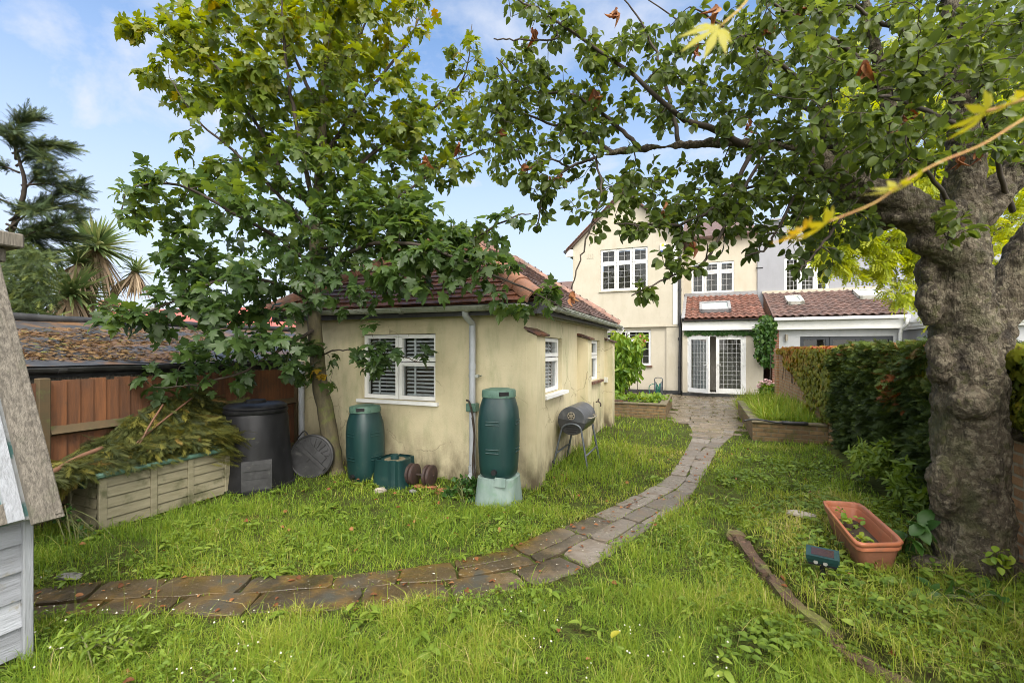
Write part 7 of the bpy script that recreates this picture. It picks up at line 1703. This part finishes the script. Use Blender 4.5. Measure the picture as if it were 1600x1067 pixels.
def blades(mb, x, y, z, h, w_, tone, lean=.75, nz_rng=None):
    r_ = nz_rng or rng; n = len(x)
    az = r_.uniform(0, 2 * math.pi, n); ln = np.abs(r_.normal(.45, .38, n)) * lean * 2; fa = r_.uniform(0, 2 * math.pi, n)
    dx, dy = np.cos(az), np.sin(az); sx, sy = np.cos(fa), np.sin(fa)
    lv = np.array([0, .38, .74, 1.0]); wl = np.array([.8, 1.0, .65, 0])
    V = np.zeros((n, 7, 3)); k = 0
    for i, t_ in enumerate(lv):
        hx = h * ln * t_ ** 2; hz = h * t_ * (1 - .48 * np.minimum(ln, 1.5) * t_)
        px, py, pz = x + dx * hx, y + dy * hx, z + hz
        if i < 3:
            for s in (-1, 1):
                V[:, k, 0] = px + s * sx * w_ * wl[i] * .5; V[:, k, 1] = py + s * sy * w_ * wl[i] * .5; V[:, k, 2] = pz; k += 1
        else: V[:, 6] = np.stack([px, py, pz], -1)
    mb.soft = True; base = (np.arange(n) * 7)[:, None, None]
    Q = (np.array([[0, 1, 3, 2], [2, 3, 5, 4]])[None] + base).reshape(-1, 4); T_ = (np.array([[4, 5, 6]])[None] + base).reshape(-1, 3)
    mb.F.append(Q + mb.n); mb.F.append(T_ + mb.n); mb.V.append(V.reshape(-1, 3)); mb.A.append(np.repeat(np.clip(tone, 0, 1), 7)); mb.n += n * 7
def sample(n, d0, d1, s0=-1.35, s1=1.35):
    d = np.sqrt(rng.uniform(d0 ** 2, d1 ** 2, n)); s_ = rng.uniform(s0, s1, n) * d
    p = FV[None, :2] * d[:, None] + RV[None, :2] * s_[:, None]; return p[:, 0], p[:, 1], d
gm_ = MB()
for (n, d0, d1, hm_, wd) in ((150000, 1.5, 3.0, .088, .0030), (130000, 3.0, 4.6, .085, .0042), (95000, 4.6, 7.5, .088, .0065), (46000, 7.5, 12.5, .10, .011)):
    x, y, d = sample(n, d0, d1); k = ok_ground(x, y); x, y, d = x[k], y[k], d[k]
    n1 = pnoise(x, y, 2.1, 1); n2 = pnoise(x, y, 6.5, 2); n3 = pnoise(x, y, .75, 5)
    # distance to the path edge (short, straw-coloured margin) 
    pe = np.min(np.hypot(x[:, None] - np.vstack([EA, EB])[None, ::4, 0], y[:, None] - np.vstack([EA, EB])[None, ::4, 1]), axis=1)
    edge = np.clip(pe / .28, 0, 1)
    keep = rng.random(len(x)) < np.clip(.66 + .65 * n2 + .5 * n1, .10, 1) * (.7 + .3 * edge)
    right = (x > border_x(y)) & (y < 5.5)
    keep &= ~(right & (rng.random(len(x)) < .45))
    x, y, d, n1, n2, n3, edge, right = (q[keep] for q in (x, y, d, n1, n2, n3, edge, right))
    # tall shaggy grass by the barbecue and under the wall
    bb = np.exp(-(((x + 1.3) / .5) ** 2 + ((y - 6.3) / 1.1) ** 2)); wallf = np.exp(-np.clip(x - OX1, 0, 9) / .35) * ((y > 5) & (y < 10) & (x > OX1))
    h = hm_ * (.75 + .55 * n1 + .5 * n2) * rng.lognormal(0, .32, len(x)) * (.75 + .25 * edge) * (1 + 1.1 * bb + .7 * wallf)
    h = np.clip(h, .02, .36) * np.where(right, 1.15, 1)
    shade = ((x < -3.0) & (y > 2.2)) * .0
    tone = .38 + .26 * n1 + .30 * n3 + .12 * n2 + rng.normal(0, .15, len(x)) + (1 - edge) * .16 + np.where(rng.random(len(x)) < .05, .4, 0) + right * .15 + bb * .05
    blades(gm_, x, y, hgt(x, y) - .004, h, wd * rng.uniform(.6, 1.35, len(x)), tone)
tag(gm_.build("grass", M['grass'], None), "long unkempt lawn grass on both sides of the slab path", "grass", kind="stuff")
# tall bed grass
g2 = MB(); n = 9000; x = rng.uniform(.98, 1.93, n); y = rng.uniform(9.15, 12.4, n); n1 = pnoise(x, y, 2.4, 9)
blades(g2, x, y, np.full(n, .28), np.clip(.22 * (1 + .9 * n1) * rng.lognormal(0, .35, n), .03, .5), .011 * rng.uniform(.6, 1.4, n), .5 + .3 * n1 + rng.normal(0, .18, n), lean=.7)
n = 2500; x = rng.uniform(.9, 1.9, n); y = rng.uniform(12.4, 14.4, n); blades(g2, x, y, np.full(n, .0), .3 * rng.lognormal(0, .35, n), .012 * np.ones(n), .6 + rng.normal(0, .2, n), lean=.6)
tag(g2.build("bed_grass", M['grass'], None), "tall seeding grass filling the raised brick bed", "grass", kind="stuff")
# long seed stalks in the near lawn and on the raised ground
g3 = MB(); x, y, d = sample(1500, 1.7, 4.2); k = ok_ground(x, y); x, y = x[k], y[k]; n = len(x)
blades(g3, x, y, hgt(x, y), rng.uniform(.14, .30, n), np.full(n, .0026), rng.uniform(.45, .95, n), lean=.9)
tag(g3.build("seed_stalks", M['grass'], None), "long bent seeding stalks standing out of the lawn", "grass", kind="stuff")
# broad-leaved weeds and clover
def weeds(name, n, d0, d1, tmpl, size, mt_, lab, per=(3, 6), el=(.1, .8), tone=.5, s=(-1.3, 1.3), thr=.0, sc_=1.7, seed=3, hz_=.03):
    x, y, d = sample(n, d0, d1, *s); k = ok_ground(x, y); x, y = x[k], y[k]; k = pnoise(x, y, sc_, seed) > thr; x, y = x[k], y[k]
    B, A, Nn, S, Tn = [], [], [], [], []
    for a_, b_ in zip(x, y):
        z0 = float(hgt(a_, b_)); az0 = rng.uniform(0, 6.28); m_ = rng.integers(*per)
        for q in range(m_):
            az = az0 + q * 6.283 / m_ + rng.normal(0, .3); e_ = rng.uniform(*el); B.append((a_, b_, z0 + rng.uniform(.2, 1) * hz_)); A.append((math.cos(az), math.sin(az), e_)); Nn.append((0, 0, 1)); S.append(rng.uniform(*size)); Tn.append(np.clip(tone + rng.normal(0, .2), 0, 1))
    m = MB(); instances(m, tmpl[0], tmpl[1], np.array(B), frames(np.array(A), np.array(Nn) + rng.normal(0, .25, (len(Nn), 3))), S, Tn)
    tag(m.build(name, M[mt_], None), lab, "weeds", kind="stuff")
weeds("lawn_weeds", 1300, 1.7, 5.5, T_oval(.24, .9, .4), (.03, .075), 'weed', "broad-leaved weeds mixed into the lawn", per=(4, 8), thr=-.05, tone=.55, hz_=.05)
weeds("clover", 5200, 1.6, 4.2, OVAL, (.016, .032), 'weed', "low clover leaves between the grass blades", per=(3, 5), thr=.02, sc_=1.2, seed=8, tone=.4, hz_=.075)
weeds("ground_ivy", 2000, 2.3, 6.5, BROAD, (.03, .06), 'weed', "small round leaved ground cover on the raised ground", per=(3, 6), s=(.45, 1.3), thr=-.1, tone=.35, hz_=.08, seed=4)
x, y, d = sample(240, 1.6, 3.1, -1.1, .5); k = ok_ground(x, y) & (pnoise(x, y, 1.1, 3) > .02); x, y = x[k], y[k]
m = MB(); OCT = (np.array([(1, 0, 0), (-1, 0, 0), (0, 1, 0), (0, -1, 0), (0, 0, 1), (0, 0, -1)], float), [np.array([(0, 2, 4), (2, 1, 4), (1, 3, 4), (3, 0, 4), (2, 0, 5), (1, 2, 5), (3, 1, 5), (0, 3, 5)])])
n = len(x); instances(m, *OCT, np.c_[x, y, hgt(x, y) + rng.uniform(.07, .11, n)], np.repeat(np.eye(3)[None], n, 0), rng.uniform(.004, .0075, n), np.full(n, .5))
tag(m.build("clover_flowers", M['petal'], None), "tiny white clover flowers dotted through the near lawn", "flowers", kind="stuff")
# fallen leaves and petals on path and lawn
B, A = [], []
x, y, d = sample(5200, 1.8, 7.5, -1.2, .9); on = in_poly(x, y, PATHPOLY); x2, y2 = x[on], y[on]
m = MB(); n = len(x2); sel = rng.random(n) < .5; keep_ = rng.random(n) < .55
xa, ya = x2[sel & keep_], y2[sel & keep_]; na = len(xa)
instances(m, *T_oval(.34, .3, .4), np.c_[xa, ya, np.full(na, .017)], frames(np.c_[rng.normal(0, 1, (na, 2)), np.zeros(na)], np.c_[rng.normal(0, .25, (na, 2)), np.ones(na)]), rng.uniform(.018, .05, na), rng.random(na))
off = ~on & ok_ground(x, y) & (rng.random(len(x)) < .05); xb, yb = x[off], y[off]; nb_ = len(xb)
instances(m, *T_oval(.36, .3, .6), np.c_[xb, yb, hgt(xb, yb) + rng.uniform(.02, .07, nb_)], frames(np.c_[rng.normal(0, 1, (nb_, 2)), rng.normal(0, .3, nb_)], np.c_[rng.normal(0, .5, (nb_, 2)), np.ones(nb_)]), rng.uniform(.025, .05, nb_), rng.random(nb_))
tag(m.build("fallen_leaves", M['deadleaf'], None), "small brown and orange fallen leaves on the path and lawn", "leaves", kind="stuff")
m = MB(); xa, ya = x2[~sel & keep_], y2[~sel & keep_]; na = len(xa)
instances(m, *OVAL, np.c_[xa, ya, np.full(na, .018)], frames(np.c_[rng.normal(0, 1, (na, 2)), np.zeros(na)], np.c_[rng.normal(0, .2, (na, 2)), np.ones(na)]), rng.uniform(.007, .014, na), rng.random(na))
tag(m.build("fallen_petals", M['petal'], None), "pale fallen petals and leaf specks scattered on the path slabs", "petals", kind="stuff")
# moss and grass tufts in the path joints
xs_, ys_ = [], []
for (p0, p1) in JE:
    k = rng.random()
    if k < .55: continue
    n = int(np.hypot(*(p1 - p0)) * (60 if p0[1] < 6 else 25) * k); t_ = rng.random(n); q = p0 + (p1 - p0) * t_[:, None] + rng.normal(0, .007, (n, 2)); xs_.append(q[:, 0]); ys_.append(q[:, 1])
x, y = np.concatenate(xs_), np.concatenate(ys_); n = len(x); m = MB()
blades(m, x, y, np.full(n, -.008), rng.uniform(.015, .045, n), np.full(n, .005), rng.normal(.45, .22, n)); tag(m.build("joint_grass", M['grass'], None), "small grass tufts growing in the joints of the path", "grass", kind="stuff")
p = P(955, 1025, 2.38); p = np.array([*p[:2], .09]); m = MB(); instances(m, *T_oval(.3, .8, .6), np.array([p]), frames(np.array([[.5, .3, .7]]), np.array([[-.5, -.5, .3]])), [.055], [.3])
tag(m.build("yellow_leaf", M['acer'], None, loc=p), "bright yellow fallen leaf standing up in the near lawn", "leaf")
